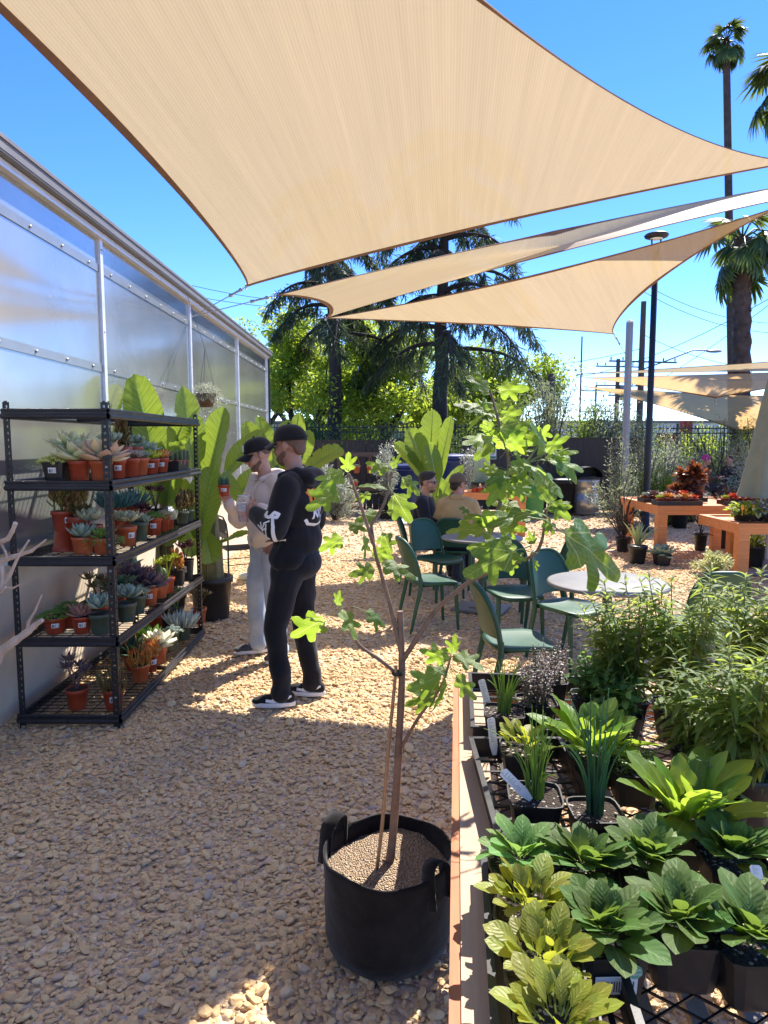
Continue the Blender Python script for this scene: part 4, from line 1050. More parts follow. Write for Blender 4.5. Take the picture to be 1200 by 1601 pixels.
pants = blob("jeans", [cap_((.01, -.07, .96), (.01, .07, .96), .125, .125), ell((-.035, .0, .92), (.13, .165, .11)), cap_((.005, .092, .90), (.098, .115, .51), .108, .075), cap_((.098, .115, .51), (.058, .115, .13), .075, .060), cap_((.058, .115, .16), (.060, .115, .085), .064, .066),
    cap_((.005, -.092, .90), (.018, -.115, .51), .108, .075), cap_((.018, -.115, .51), (-.05, -.12, .13), .075, .060), cap_((-.05, -.12, .16), (-.05, -.12, .085), .064, .066)], .010, M_blackden, man, 4, .013, 11, 3)
shoe(LA, (1, .38), M_shoe, man, True); shoe(RA, (1, .15), M_shoe, man, True)
# prints: orange letters and white script on the back, white script on the left sleeve
org = Vector((0, 0, 0))
fl = []
for i in range(3):
    x = -.035 + i*.034; fl.append((.016, [(x, 1.315), (x+.006, 1.345), (x-.004, 1.37), (x+.004, 1.40)])); fl.append((.010, [(x-.010, 1.32), (x+.012, 1.385)]))
fl.append((.014, [(-.05, 1.375), (.05, 1.385)]))
strokes(hood, fl, (0, .06, 0), (0, -1, 0), (0, 0, 1), (1, 0, 0), M_oprint, "back_print", hood)
wh = [(.013, [(-.07, 1.275), (-.045, 1.30), (-.045, 1.225)]), (.013, [(-.02, 1.29), (-.03, 1.26), (-.01, 1.235), (.012, 1.265), (.0, 1.295), (-.02, 1.29)]), (.013, [(.035, 1.29), (.025, 1.26), (.045, 1.235), (.065, 1.265), (.05, 1.295), (.035, 1.29)]), (.017, [(-.085, 1.225), (-.06, 1.195), (0, 1.185), (.06, 1.205), (.09, 1.24)])]
strokes(hood, wh, (0, .05, -.01), (0, -1, 0), (0, 0, 1), (1, 0, 0), M_print, "back_script", hood)
slv = [(.018, [(-.055, 1.262), (-.02, 1.285), (-.035, 1.262)]), (.019, [(-.035, 1.262), (.0, 1.255), (.03, 1.285), (.055, 1.275), (.045, 1.255), (.02, 1.26), (.03, 1.20), (.02, 1.10)]), (.015, [(.01, 1.11), (.045, 1.105)])]
slv += [(.011, [(-.06, 1.175), (-.06+.05*math.cos(a), 1.175+.05*math.sin(a))]) for a in (0.3, 1.0, 1.8, 2.5)] + [(.011, [(-.065, 1.21), (-.055, 1.12)]), (.011, [(-.02, 1.215), (-.02, 1.12)]), (.010, [(-.045, 1.215), (.005, 1.235)]), (.010, [(-.04, 1.15), (.0, 1.125)])]
strokes(hood, slv, (.02, 0, -.015), (-1, 0, 0), (0, 0, 1), (0, -1, 0), M_print, "sleeve_script", hood)

# ---- the man in beige, turned to us, looking down at the pot in his right hand
F2 = Vector((-.78, -.62, 0)); rz2 = math.atan2(F2.y, F2.x)
hd, P, Rm = headparts((.07, -.02, 1.585), (1, -.38, -.36))
LA, RA = (-.02, .12, .09), (.05, -.12, .09); lk, rk2 = (.03, .12, .49), (.06, -.12, .49)
rs, re, rw = (-.01, -.165, 1.37), (.16, -.20, 1.07), (.295, -.085, 1.235)
body = hd + [cap_((.01, 0, 1.38), (.045, -.01, 1.54), .056, .052), ell((0, 0, 1.22), (.10, .15, .20)), ell((0, 0, .98), (.095, .14, .14)),
    cap_((0, .09, .90), lk, .075, .055), cap_(lk, LA, .052, .038), cap_((0, -.09, .90), rk2, .075, .055), cap_(rk2, RA, .052, .038),
    cap_(rs, re, .048, .040), cap_(re, rw, .036, .027), cap_((-.01, .16, 1.37), (.03, .24, 1.12), .048, .04), cap_((.03, .24, 1.12), (.20, .215, 1.20), .036, .027)]
body += hand(rw, (.45, .10, .90), (.10, .98, .10), (.88, 0, -.2), .55, 1.0, .7)
body += hand((.205, .212, 1.205), (.7, -.6, .2), (-.6, -.75, .0), (0, 0, 1), .6)
man2 = person("man in a beige hoodie and pale jeans looking down at a small red pot", "person", (-.90, 5.36, .012), rz2, M_skin, body, .0055)
eyes(P, Rm, man2)
blob("hair", [ell(P(-.030, 0, .035), (.086, .0785, .075), Rm), cap_(P(.0, .069, .01), P(.0, .069, .03), .012, .014), cap_(P(.0, -.069, .01), P(.0, -.069, .03), .012, .014)], .007, M_stub, man2)
blob("beard", [ell(P(.050, 0, -.088), (.040, .050, .030), Rm), cap_(P(.060, .037, -.080), P(.012, .058, -.048), .020, .016), cap_(P(.060, -.037, -.080), P(.012, -.058, -.048), .020, .016), ell(P(.092, 0, -.044), (.011, .028, .006), Rm)], .006, M_stub, man2)
hat = cap_hat(P, Rm, M_blackcot, man2); f_, l_, u_ = (Vector(Rm.col[i]) for i in range(3)); c_ = P(-.012, 0, .045); m = MB()
for (a, b) in (((-.02, .015), (-.012, .062)), ((-.012, .062), (.004, .025)), ((.004, .025), (.014, .062)), ((.014, .062), (.022, .015)), ((-.02, .035), (.02, .035))):
    pa = c_ + f_*(.117 - .018*(a[1]/.06)) + l_*a[0] + u_*a[1]; pb2 = c_ + f_*(.117 - .018*(b[1]/.06)) + l_*b[0] + u_*b[1]; m.tube([pa, pb2], .0042, 6)
m.build("emblem", M_print, hat)
hd2 = blob("hoodie", [ell((0, 0, 1.22), (.148, .20, .20)), ell((.01, 0, 1.02), (.150, .19, .15)), cap_((-.01, -.125, 1.375), (-.01, .125, 1.375), .082, .082), cap_(rs, re, .084, .072), cap_(re, (.275, -.10, 1.205), .070, .050), cap_((.27, -.105, 1.20), (.288, -.092, 1.225), .044, .042),
    cap_((-.01, .16, 1.36), (.03, .25, 1.11), .084, .072), cap_((.03, .25, 1.11), (.175, .225, 1.19), .070, .050), cap_((.0, -.1, .935), (.0, .1, .935), .125, .125)], .010, M_beige, man2, 4, .022, 9, 5)
blob("hood", [ell((-.08, 0, 1.43), (.07, .12, .055)), cap_((-.04, .095, 1.45), (.085, .055, 1.405), .030, .022), cap_((-.04, -.095, 1.45), (.085, -.055, 1.405), .030, .022)], .009, M_beige, hd2, 4, .004, 14, 6)
for s in (-1, 1): m = MB(); m.tube([(.095, .04*s, 1.39), (.150, .045*s, 1.33), (.160, .04*s, 1.22)], .004, 6); m.build("drawstring", M_beige, hd2)
blob("jeans", [cap_((.0, -.07, .92), (.0, .07, .92), .122, .122), cap_((.0, .092, .87), (.03, .12, .50), .105, .078), cap_((.03, .12, .50), (-.01, .12, .12), .078, .066), cap_((.0, .12, .15), (-.01, .12, .075), .068, .072), cap_((.0, -.092, .87), (.06, -.12, .50), .105, .078), cap_((.06, -.12, .50), (.05, -.12, .12), .078, .066), cap_((.05, -.12, .15), (.05, -.12, .075), .068, .072)], .010, M_blueden, man2, 4, .015, 12, 7)
shoe(RA, (1, -.35), M_gshoe, man2); shoe(LA, (1, .45), M_gshoe, man2)
# things held
def world(o, p): return Matrix.Translation(o.location) @ Matrix.Rotation(o.rotation_euler.z, 4, 'Z') @ Vector(p)
def clearmat():
    k = NT("clear_cup"); k.b.inputs["Base Color"].default_value = (.92, .94, .95, 1); k.b.inputs["Roughness"].default_value = .08; k.b.inputs["Transmission Weight"].default_value = .75; k.b.inputs["IOR"].default_value = 1.15; return k.m
M_cup = clearmat(); k = NT("orange_drink"); k.b.inputs["Base Color"].default_value = (.90, .24, .06, 1); k.b.inputs["Roughness"].default_value = .15; k.b.inputs["Transmission Weight"].default_value = .1; M_drink = k.m
def cup(label, p, full, drink):
    o = thing("plastic_cup", label, "cup", p); m = MB(); m.lathe([(0, 0), (.030, 0), (.0305, .003), (.042, .115), (.044, .118), (.042, .119), (.040, .115), (.0285, .004), (0, .004)], 24); m.build("wall", M_cup, o)
    m = MB(); m.lathe([(.041, .119), (.046, .119), (.046, .124), (.041, .128), (.0, .128)], 24); m.build("lid", M_cup, o)
    if drink: m = MB(); m.lathe([(0, .006), (.028, .006), (.028+.012*full, .11*full), (0, .11*full)], 24); m.build("drink", M_drink, o)
cup("clear plastic cup of orange drink in the black hooded man's hand", world(man, (.330, .075, 1.175)), .62, True)
cup("clear empty plastic cup with lid in the beige hooded man's left hand", world(man2, (.285, .150, 1.17)), .2, True)

# ---- two men at the middle table
hd, P, Rm = headparts((.03, 0, 1.20), (1, -.10, -.06))
SEAT = [cap_((0, .09, .52), (.40, .11, .52), .075, .055), cap_((.40, .11, .52), (.42, .12, .10), .052, .038), cap_((0, -.09, .52), (.40, -.11, .52), .075, .055), cap_((.40, -.11, .52), (.40, -.12, .10), .052, .038)]
def seated_body(hd): return hd + [cap_((-.02, 0, 1.0), (.01, 0, 1.14), .056, .052), ell((-.02, 0, .82), (.10, .15, .19)), ell((0, 0, .58), (.11, .15, .12))] + SEAT + [cap_((-.02, .16, .97), (.06, .235, .74), .048, .04), cap_((.06, .235, .74), (.30, .13, .76), .036, .027), cap_((-.02, -.16, .97), (.06, -.235, .74), .048, .04), cap_((.06, -.235, .74), (.30, -.13, .76), .036, .027)] + hand((.305, .128, .765), (.9, -.4, 0), (0, 0, -1), (0, -1, .0), .3) + hand((.305, -.128, .765), (.9, .4, 0), (0, 0, -1), (0, 1, 0), .3)
def seated_clothes(o, jm, pm, sd_=1, hood=False):
    j = blob("jacket", [ell((-.02, 0, .84), (.145, .20, .20)), ell((-.01, 0, .64), (.15, .19, .13)), cap_((-.03, -.13, .975), (-.03, .13, .975), .082, .082), cap_((-.02, .165, .96), (.05, .245, .74), .082, .070), cap_((.05, .245, .74), (.27, .14, .76), .066, .048), cap_((-.02, -.165, .96), (.05, -.245, .74), .082, .070), cap_((.05, -.245, .74), (.27, -.14, .76), .066, .048)], .011, jm, o, 4, .008, 10, sd_)
    blob("collar", [cap_((-.078, -.05, 1.055), (-.078, .05, 1.055), .034, .034), cap_((-.07, .055, 1.045), (.05, .06, .985), .026, .02), cap_((-.07, -.055, 1.045), (.05, -.06, .985), .026, .02)], .010, jm, j, 3)
    blob("trousers", [cap_((.0, -.07, .53), (.0, .07, .53), .115, .115), cap_((0, .09, .53), (.40, .11, .525), .095, .075), cap_((.40, .11, .525), (.42, .12, .12), .072, .06), cap_((0, -.09, .53), (.40, -.11, .525), .095, .075), cap_((.40, -.11, .525), (.40, -.12, .12), .072, .06)], .011, pm, o, 3, .006, 12, sd_+1)
    shoe((.42, .12), (1, .1), M_gshoe, o); shoe((.40, -.12), (1, -.1), M_gshoe, o)
m1 = person("man in sunglasses and a dark jacket sitting sideways at the grey table", "person", (.50, 8.30, .012), R(-12), M_skin, seated_body(hd), .0065)
blob("hair", [ell(P(-.022, 0, .055), (.102, .083, .082), Rm), ell(P(.035, 0, .112), (.055, .060, .030), Rm), ell(P(-.06, 0, .0), (.045, .068, .05), Rm)], .007, M_hair, m1)
blob("beard", [ell(P(.052, 0, -.088), (.040, .050, .030), Rm), ell(P(.093, 0, -.044), (.010, .028, .006), Rm)], .006, M_stub, m1)
m = MB()
for s in (-1, 1): m.ball(P(.093, s*.032, .010), (.007, .027, .020), 12, 8, rot=np.array(Rm)); m.tube([P(.088, s*.058, .016), P(.0, s*.082, .012)], .003, 6)
m.tube([P(.1, -.01, .014), P(.1, .01, .014)], .003, 6); m.build("sunglasses", M_lens, m1); seated_clothes(m1, M_darkjk, M_jean2, 4)
m = MB(); m.poly([(.118, -.022, .995), (.128, .0, .86), (.118, .022, .995), (.10, 0, 1.03)]); blob("shirt", [cap_((.075, 0, 1.0), (.112, 0, .82), .035, .028)], .008, clothmat("grey_knit", (.16, .13, .11)), m1)
hd, P, Rm = headparts((.03, 0, 1.19), (.75, -.65, -.05))
m2 = person("man in a tan jacket and olive cap sitting with his back to us", "person", (.86, 8.02, .012), R(78), M_skin2, seated_body(hd), .0065)
eyes(P, Rm, m2); blob("hair", [ell(P(-.030, 0, .03), (.087, .079, .075), Rm), ell(P(-.07, 0, -.02), (.032, .062, .05), Rm)], .007, M_hair, m2)
cap_hat(P, Rm, M_olive, m2); seated_clothes(m2, M_tan, M_jean2, 8)
# ---- three people far back at right
M_pink = clothmat("magenta_knit", (.45, .05, .22)); M_brown = clothmat("brown_coat", (.10, .06, .045)); M_grey = clothmat("dark_knit", (.03, .03, .033)); M_khaki = clothmat("olive_trousers", (.10, .105, .07))
def far_person(label, x, y, rz, skin, jm, pm, hat=None, hairm=None, beard=False):
    hd, P, Rm = headparts((.03, 0, 1.20), (1, 0, -.05)); o = person(label, "person", (x, y, .01), rz, skin, seated_body(hd), .011)
    if hat: blob("beanie", [ell(P(-.02, 0, .075), (.115, .100, .085), Rm), cap_(P(-.02, -.06, .04), P(-.02, .06, .04), .055, .055)], .011, hat, o)
    elif hairm: blob("hair", [ell(P(-.025, 0, .055), (.100, .085, .080), Rm)], .010, hairm, o)
    if beard: blob("beard", [ell(P(.055, 0, -.09), (.045, .055, .045), Rm)], .009, M_stub, o)
    seated_clothes(o, jm, pm, 3)
far_person("far off woman in a pink knit hat and brown coat sitting by the olive bushes", 8.35, 18.0, R(-20), M_skin, M_brown, M_jean2, M_pink)
far_person("far off person in dark clothes leaning beside the pink hat", 9.3, 18.6, R(200), M_skin2, M_grey, M_jean2, None, M_hair)
far_person("bearded bald man in a black shirt sitting at the right edge", 10.15, 18.0, R(190), M_skin, M_grey, M_khaki, None, None, True)
far_t = copy_tree(TABLE); far_t.location = (9.2, 17.9, .012); tag(far_t, "round table far back between the three people by the olive bushes", "table", "round pale tables among the chairs")
# ================================================================== trees beyond the fence
M_bark = plain("dark_bark", (.035, .026, .022), .9, var=.4, vs=5, bump=.6, bs=14, bd=.05)
M_bark2 = plain("grey_brown_bark", (.055, .042, .034), .9, var=.4, vs=5, bump=.6, bs=14, bd=.04)
M_lime = leafmat("yellow_green_leaves", (.12, .19, .020), (.195, .275, .034), .52, (.50, .62, .06), .5, .4, .03)
M_mid = leafmat("mid_green_leaves", (.05, .10, .02), (.09, .15, .03), .45, (.26, .36, .05), .5, .4, .02)
M_cedar = leafmat("blue_green_needles", (.032, .046, .020), (.056, .078, .036), .3, (.13, .18, .08), .6, .5, .02)
M_olive_l = leafmat("silvery_olive_leaves", (.14, .17, .11), (.24, .27, .19), .3, (.38, .42, .20), .5, .45, .02)
M_grey_l = leafmat("pale_grey_leaves", (.24, .27, .23), (.42, .45, .38), .3, (.50, .52, .36), .5, .35, .02)
M_dkleaf = leafmat("dark_glossy_leaves", (.025, .05, .016), (.045, .085, .025), .35, (.14, .24, .03), .4, .4, .02)
LT = leaf_t(.55, 2, 1, .0, .15); LT_N = leaf_t(.10, 2, 1, 0, .25); LT_O = leaf_t(.30, 2, 1, 0, .2)
def limb(m, p, d, L, r, depth, ends, r_, spread=.6, droop=0.0, kids=3, n=6, twist=.28):
    P = [Vector(p)]; d = Vector(d).normalized(); rr = [r]; k = 5
    for i in range(k):
        d = (d + Vector(r_.normal(0, twist, 3)) * .5 + Vector((0, 0, -droop))).normalized(); P.append(P[-1] + d * L / k); rr.append(r * (1 - .5 * (i + 1) / k))
    m.tube(P, rr, n, cap=False); ends.append((np.array(P[-1]), depth))
    if depth > 0:
        for i in range(kids):
            t = r_.integers(2, k + 1); nd = (d + Vector(r_.normal(0, spread, 3))).normalized()
            limb(m, P[t], nd, L * r_.uniform(.55, .8), rr[t] * .68, depth - 1, ends, r_, spread, droop, kids, max(4, n - 1), twist)
            if depth <= 1: ends.append((np.array(P[t]), depth))
def leafy(name, label, base, h, trunk_r, mat, seed, clump=.9, per=150, leaf=.16, kids=3, lean=(0, 0), crown_z=.45, spread=.6, bark=None, cat="tree", group="broadleaf trees behind the fence", first=3, LTt=None, depth=2, sag=-.03):
    r_ = np.random.default_rng(seed); o = thing(name, label, cat, base, 0, group); m = MB(); ends = []
    zt = h * crown_z * .55; P = [(0, 0, -.1), (lean[0]*.3, lean[1]*.3, zt*.5), (lean[0], lean[1], zt)]; m.tube(P, [trunk_r*1.25, trunk_r, trunk_r*.85], 9, cap=False)
    for i in range(first):
        a = 2*math.pi*(i + r_.uniform(-.25, .25))/first; d = Vector((math.cos(a)*.75, math.sin(a)*.75, r_.uniform(.6, 1.2)))
        limb(m, P[-1], d, h*.42, trunk_r*.62, depth, ends, r_, spread, sag, kids)
    m.build("trunk", bark or M_bark2, o); E = [e for e, dp in ends if dp <= 1]; pts, dirs = [], []
    for e in E:
        k = int(per * r_.uniform(.5, 1.3)); q = rdir(k, r=r_) * (r_.uniform(.2, 1, (k, 1)) ** .45) * clump * np.array([1, 1, .7]) * r_.uniform(.6, 1.15)
        pts.append(e + q); dirs.append(q / clump + r_.normal(0, .5, (k, 3)) + np.array([0, 0, -.2]))
    pts = np.concatenate(pts); dirs = np.concatenate(dirs); k = len(pts)
    m = MB(); m.scatter(LTt or LT, frames(pts, dirs, r_.uniform(.6, 1.3, k) * leaf, r_.uniform(-1, 1, k))); m.build("crown", mat, o); return o
TB = lambda px, y: (ony(px, 690, y).x, y, -.03)
leafy("broadleaf_tree", "yellow green tree with dark twisting limbs behind the left cedar", TB(455, 29), 7.6, .24, M_lime, 3, .80, 330, .18, 3, (.3, 0), .42, .75, M_bark)
leafy("broadleaf_tree", "broad yellow green tree between the two cedar trunks", TB(618, 30), 8.2, .28, M_lime, 5, .85, 330, .18, 3, (-.4, 0), .42, .8, M_bark)
leafy("broadleaf_tree", "yellow green tree right of the right cedar, behind the fig's top", TB(775, 32), 6.6, .22, M_lime, 8, .85, 330, .18, 3, (.2, 0), .40, .7, M_bark)
leafy("broadleaf_tree", "yellow green tree at the far end of the greenhouse", TB(400, 35), 8.4, .24, M_lime, 11, .95, 300, .19, 3, (0, 0), .40, .7, M_bark)
leafy("broadleaf_tree", "far mid green tree filling the gap behind both cedars", TB(560, 42), 8.2, .26, M_mid, 14, 1.3, 150, .34, 3, (0, 0), .35, .8)
leafy("broadleaf_tree", "far mid green tree behind the right cedar's trunk", TB(700, 44), 7.6, .26, M_lime, 17, 1.3, 150, .34, 3, (0, 0), .35, .8)
def cedar(label, px, y, h, tr, seed, lim, zmin=2.6):
    r_ = np.random.default_rng(seed); base = TB(px, y); o = thing("cedar_tree", label, "tree", base, 0, "two dark cedars beyond the fence"); m = MB(); zz = np.linspace(-.1, h, 12)
    tp = np.stack([r_.normal(0, .05, 12).cumsum(), r_.normal(0, .04, 12).cumsum(), zz], 1); m.tube(tp, tr*(1 - .75*np.linspace(0, 1, 12)), 12); pts, dirs = [], []
    for i in range(lim):
        f = (i + r_.uniform(0, .8)) / lim; z = zmin + (h - zmin) * f; a = i*2.4 + r_.normal(0, .3); L = (h - z) * .24 + r_.uniform(1.2, 2.9); c0 = np.array([np.interp(z, zz, tp[:, 0]), np.interp(z, zz, tp[:, 1]), z])
        d = np.array([math.cos(a), math.sin(a), .28]); P = [c0]; k = 10
        for q in range(k): d = d + np.array([r_.normal(0, .10), r_.normal(0, .10), -.10 - .012*q]); d /= np.linalg.norm(d); P.append(P[-1] + d*L/k)
        m.tube(P, np.linspace(tr*.30, .012, k+1), 6, cap=False)
        for q in range(2, k+1):
            for b in range(3):
                sd_ = np.cross(d, [0, 0, 1.]); sd_ /= np.linalg.norm(sd_)+1e-6; L2 = L * .30 * r_.uniform(.4, 1) * (1 - .045*q); bd = d*.7 + sd_*r_.choice([-1, 1])*r_.uniform(.5, 1.1) + np.array([0, 0, r_.uniform(-.5, .05)]); bd /= np.linalg.norm(bd)
                T = [P[q] + bd*L2*t + np.array([0, 0, -.20*L2*t*t]) for t in np.linspace(0, 1, 5)]; m.tube(T, np.linspace(.018, .006, 5), 4, cap=False)
                n = int(25 * L2 + 14); t = r_.uniform(.1, 1.05, n)[:, None]; pp = np.array(P[q]) + bd*L2*t + np.array([0, 0, -.20*L2])*t*t + r_.normal(0, .05, (n, 3)); pts.append(pp); dirs.append(bd*.5 + r_.normal(0, .5, (n, 3)) + np.array([0, 0, -.5]))
    m.build("trunk", M_bark, o); pts = np.concatenate(pts); dirs = np.concatenate(dirs); k = len(pts); m = MB(); m.scatter(leaf_t(.10, 2, 1, 0, .35), frames(pts, dirs, r_.uniform(.18, .46, k), r_.uniform(-1.5, 1.5, k))); m.build("crown", M_cedar, o)
cedar("dark cedar whose trunk stands just right of the greenhouse end", 521, 26, 11.5, .32, 21, 24, 5.6)
cedar("dark cedar with long drooping limbs, right of the other", 697, 25, 12.5, .34, 22, 36, 4.8)
def limb_spray(label, pts_px, y, seed, par="cedar_tree"): pass
# palms
M_palm = leafmat("palm_fronds", (.030, .060, .014), (.065, .105, .030), .3, (.22, .28, .04), .42, .35, .02); M_ptr = plain("palm_trunk", (.075, .05, .04), .9, var=.4, vs=4, bump=.8, bs=10, bd=.05)
def palm(label, px, y, ytop, r0, r1, seed, nf=34, fl=1.0, boots=0, dead=0):
    r_ = np.random.default_rng(seed); b = ony(px, 690, y); top = ony(px - (14 if fl < .75 else 2), ytop, y); h = top.z; o = thing("fan_palm", label, "palm tree", (b.x, y, -.03), 0, "fan palms against the sky")
    m = MB(); zz = np.linspace(0, h, 26); m.tube([((top.x-b.x)*z/h, 0, z) for z in zz], [r0 + (r1-r0)*z/h + (boots*.18*r0*((i % 2)) if boots else 0) for i, z in enumerate(zz)], 12)
    if boots:
        k = 420; a = r_.uniform(0, 6.28, k); z = r_.uniform(.3, h, k); rr = r0*.88 + (r1-r0)*z/h; m.scatter(leaf_t(.6, 2, 1, 0, -.1), frames(np.stack([rr*np.cos(a) + (top.x-b.x)*z/h, rr*np.sin(a), z], 1), np.stack([np.cos(a)*.8, np.sin(a)*.8, np.full(k, .9)], 1), .20))
    m.build("trunk", M_ptr, o); m = MB(); c = np.array([top.x - b.x, 0, h])
    for i in range(nf):
        a = i*2.399 + r_.normal(0, .2); el = r_.uniform(-1.05, 1.25) if not dead else r_.uniform(-.6, 1.3); d = np.array([math.cos(a)*math.cos(el), math.sin(a)*math.cos(el), math.sin(el)]); L = fl * r_.uniform(.85, 1.2)
        tip = c + d*L*.9 + np.array([0, 0, -.22*L]); m.tube([c, c + d*L*.5 + np.array([0, 0, .03*L]), tip], [.035*fl, .026*fl, .018*fl], 5, cap=False)
        f2 = d + np.array([0, 0, -.55]); f2 /= np.linalg.norm(f2); sdv = np.cross(f2, [0, 0, 1.]); sdv /= np.linalg.norm(sdv)+1e-6; k = 22; th = np.linspace(-1.9, 1.9, k); D = np.cos(th)[:, None]*f2 + np.sin(th)[:, None]*sdv + np.array([0, 0, -.25]) + r_.normal(0, .05, (k, 3))
        m.scatter(leaf_t(.13, 4, 1, 0, .38, .7, .6), frames(np.broadcast_to(tip, (k, 3)), D, L*(.85 - .16*np.abs(th)), 0, up=np.cross(sdv, f2)))
    m.build("crown", M_palm, o)
palm("tall slender fan palm rising high at the right of the sky", 1149, 33, 62, .19, .15, 31, 34, .69)
palm("stout shaggy fan palm at right behind the smooth triangular sail", 1162, 24, 372, .29, .25, 33, 24, 1.05, 1)
palm("fan palm at the right edge, only its hanging fronds in view", 1243, 24, 118, .28, .25, 35, 40, 1.05)

# ================================================================== shrubs and bigger potted plants at the back
def shrub(name, label, base, w_, h, mat, seed, n=2600, leaf=.055, stems=14, LTt=None, group=None, cat="shrub", pot=None, dens=.55, z0=0.0):
    r_ = np.random.default_rng(seed); o = thing(name, label, cat, base, r_.uniform(0, 6), group); zb = z0
    if pot:
        m = MB(); R_, H_ = pot; m.lathe([(0, .0), (R_*.78, 0), (R_*.80, .01), (R_*.97, H_*.9), (R_*1.03, H_*.9), (R_*1.03, H_), (R_*.95, H_), (R_*.93, H_*.9), (0, H_*.9)], 24); m.build("pot", M_black, o); m = MB(); m.lathe([(R_*.94, H_*.9), (R_*.5, H_*.93), (0, H_*.94)], 16); m.build("soil", M_soil, o); zb = H_*.92
    m = MB(); pts, dirs = [], []
    for i in range(stems):
        a = r_.uniform(0, 6.28); el = r_.uniform(.35, 1.5); L = r_.uniform(.7, 1.05); tip = np.array([math.cos(a)*math.cos(el)*w_/2*L*1.3, math.sin(a)*math.cos(el)*w_/2*L*1.3, h*math.sin(el)*L]); mid = tip*np.array([.35, .35, .55]) + r_.normal(0, .03*w_, 3)
        P = [(1-t)**2*np.array([0, 0, zb]) + 2*t*(1-t)*(mid + [0, 0, zb]) + t*t*(tip + [0, 0, zb]) for t in np.linspace(0, 1, 7)]; m.tube(P, np.linspace(.012, .003, 7)*max(.6, w_), 5, cap=False)
        k = int(n/stems); t = r_.uniform(.25, 1.02, k)[:, None]; q = (1-t)**2*np.array([0, 0, zb]) + 2*t*(1-t)*(mid + [0, 0, zb]) + t*t*(tip + [0, 0, zb]); off = r_.normal(0, .085*w_*dens, (k, 3)); pts.append(q + off); dirs.append(off*6/w_ + (tip-mid)/np.linalg.norm(tip-mid)*.7 + r_.normal(0, .35, (k, 3)))
    m.build("stems", M_bark2, o); pts = np.concatenate(pts); dirs = np.concatenate(dirs); ok = pts[:, 2] > .02; pts, dirs = pts[ok], dirs[ok]; k = len(pts)
    m = MB(); m.scatter(LTt or LT_O, frames(pts, dirs, r_.uniform(.6, 1.3, k)*leaf, r_.uniform(-1, 1, k))); m.build("foliage", mat, o); return o
M_wf = leafmat("cream_green_leaves", (.30, .34, .12), (.55, .56, .30), .35, (.65, .65, .25), .5, .3, .02)
GS = "shrubs along the back of the yard"
def at(px, y, z=.012): return (ony(px, 690, y).x, y, z)
shrub("olive_shrub", "silvery shrub in front of the grey sail post's foot", at(972, 12.5), 1.1, 1.75, M_olive_l, 41, 4200, .062, 16, group=GS)
shrub("olive_shrub", "dark leaved shrub leaning on the board fence right of the trash can", at(978, 13.6), .6, 1.45, M_dkleaf, 42, 3600, .065, 14, group=GS)
shrub("olive_shrub", "tall silvery shrub between the sail post and the lamp post", at(1008, 14.6), 1.4, 2.1, M_olive_l, 43, 5200, .062, 18, group=GS)
shrub("olive_shrub", "bright green bush right of the lamp post", at(1043, 13.8), 1.2, 1.25, M_mid, 44, 4200, .075, 16, group=GS)
shrub("olive_shrub", "grey leaved bush right of the lamp post in front of the iron fence", at(1040, 18.5), 2.6, 2.0, M_grey_l, 45, 5200, .08, 20, group=GS)
shrub("olive_shrub", "big rounded olive bush behind the three far people", at(1125, 20.3), 3.2, 2.25, M_olive_l, 46, 7500, .08, 26, group=GS)
shrub("olive_shrub", "loose olive bush at the right edge beyond the tables", at(1190, 16.6), 2.0, 1.9, M_grey_l, 47, 4800, .075, 18, group=GS)
shrub("olive_shrub", "low olive bush left of the big rounded one", at(1085, 21.2), 2.4, 1.8, M_olive_l, 48, 4200, .08, 18, group=GS)
for i, (px, y, w_, h, sd_, mt, lb) in enumerate([(800, 21, 2.4, 2.9, 51, M_mid, "tall loose green hedge plant above the fence behind the fig's crown"), (855, 20.5, 2.2, 3.0, 52, M_olive_l, "tall olive hedge plant above the fence, left of the trash can"), (905, 21, 2.2, 2.7, 53, M_mid, "feathery green hedge plant above the fence behind the trash can"), (948, 20.2, 2.0, 2.6, 54, M_olive_l, "feathery olive hedge plant above the fence left of the sail post"), (740, 22, 2.4, 2.4, 55, M_mid, "green hedge plant behind the iron fence by the right cedar"), (580, 22.4, 3.0, 2.2, 56, M_dkleaf, "dark hedge bush behind the fence between the cedars"), (450, 21.5, 3.0, 2.4, 57, M_dkleaf, "dark hedge bush beyond the fence at the greenhouse end"), (660, 24.5, 2.6, 1.7, 58, M_dkleaf, "dark hedge bush at the foot of the right cedar"), (520, 21.8, 2.4, 1.9, 59, M_dkleaf, "dark hedge bush at the foot of the left cedar")]):
    shrub("hedge_plant", lb, at(px, y, -.02), w_*1.1, h*(1.2 if px > 790 else 1.0), mt, sd_, 9000, .11, 24, dens=.8, group="hedge plants beyond the fence", cat="shrub")
for px, y, w_, h, mt, sd_, lb in ((1000, 22.4, 3.0, 2.3, M_mid, 81, "leafy green bush right behind the lamp post, at the iron fence"), (1066, 25.4, 2.6, 1.9, M_lime, 82, "yellow green bush beyond the iron fence by the red post"), (1105, 25.6, 3.0, 2.3, M_lime, 83, "yellow green bush beyond the iron fence, behind the big olive bush"), (1185, 22.0, 3.2, 2.6, M_mid, 84, "dense green bush at the right edge by the palm trunk")):
    shrub("hedge_plant", lb, at(px, y, -.02), w_, h, mt, sd_, 7000, .11, 22, dens=.8, group="hedge plants beyond the fence", cat="shrub")
shrub("variegated_bush", "white variegated bush at the foot of the dark fence, right of the two standing men", at(520, 14.8), 1.15, .95, M_grey_l, 61, 3800, .075, 22)
shrub("variegated_bush", "second pale variegated bush behind the man in black", at(500, 15.6), .9, 1.35, M_grey_l, 62, 2600, .075, 16)
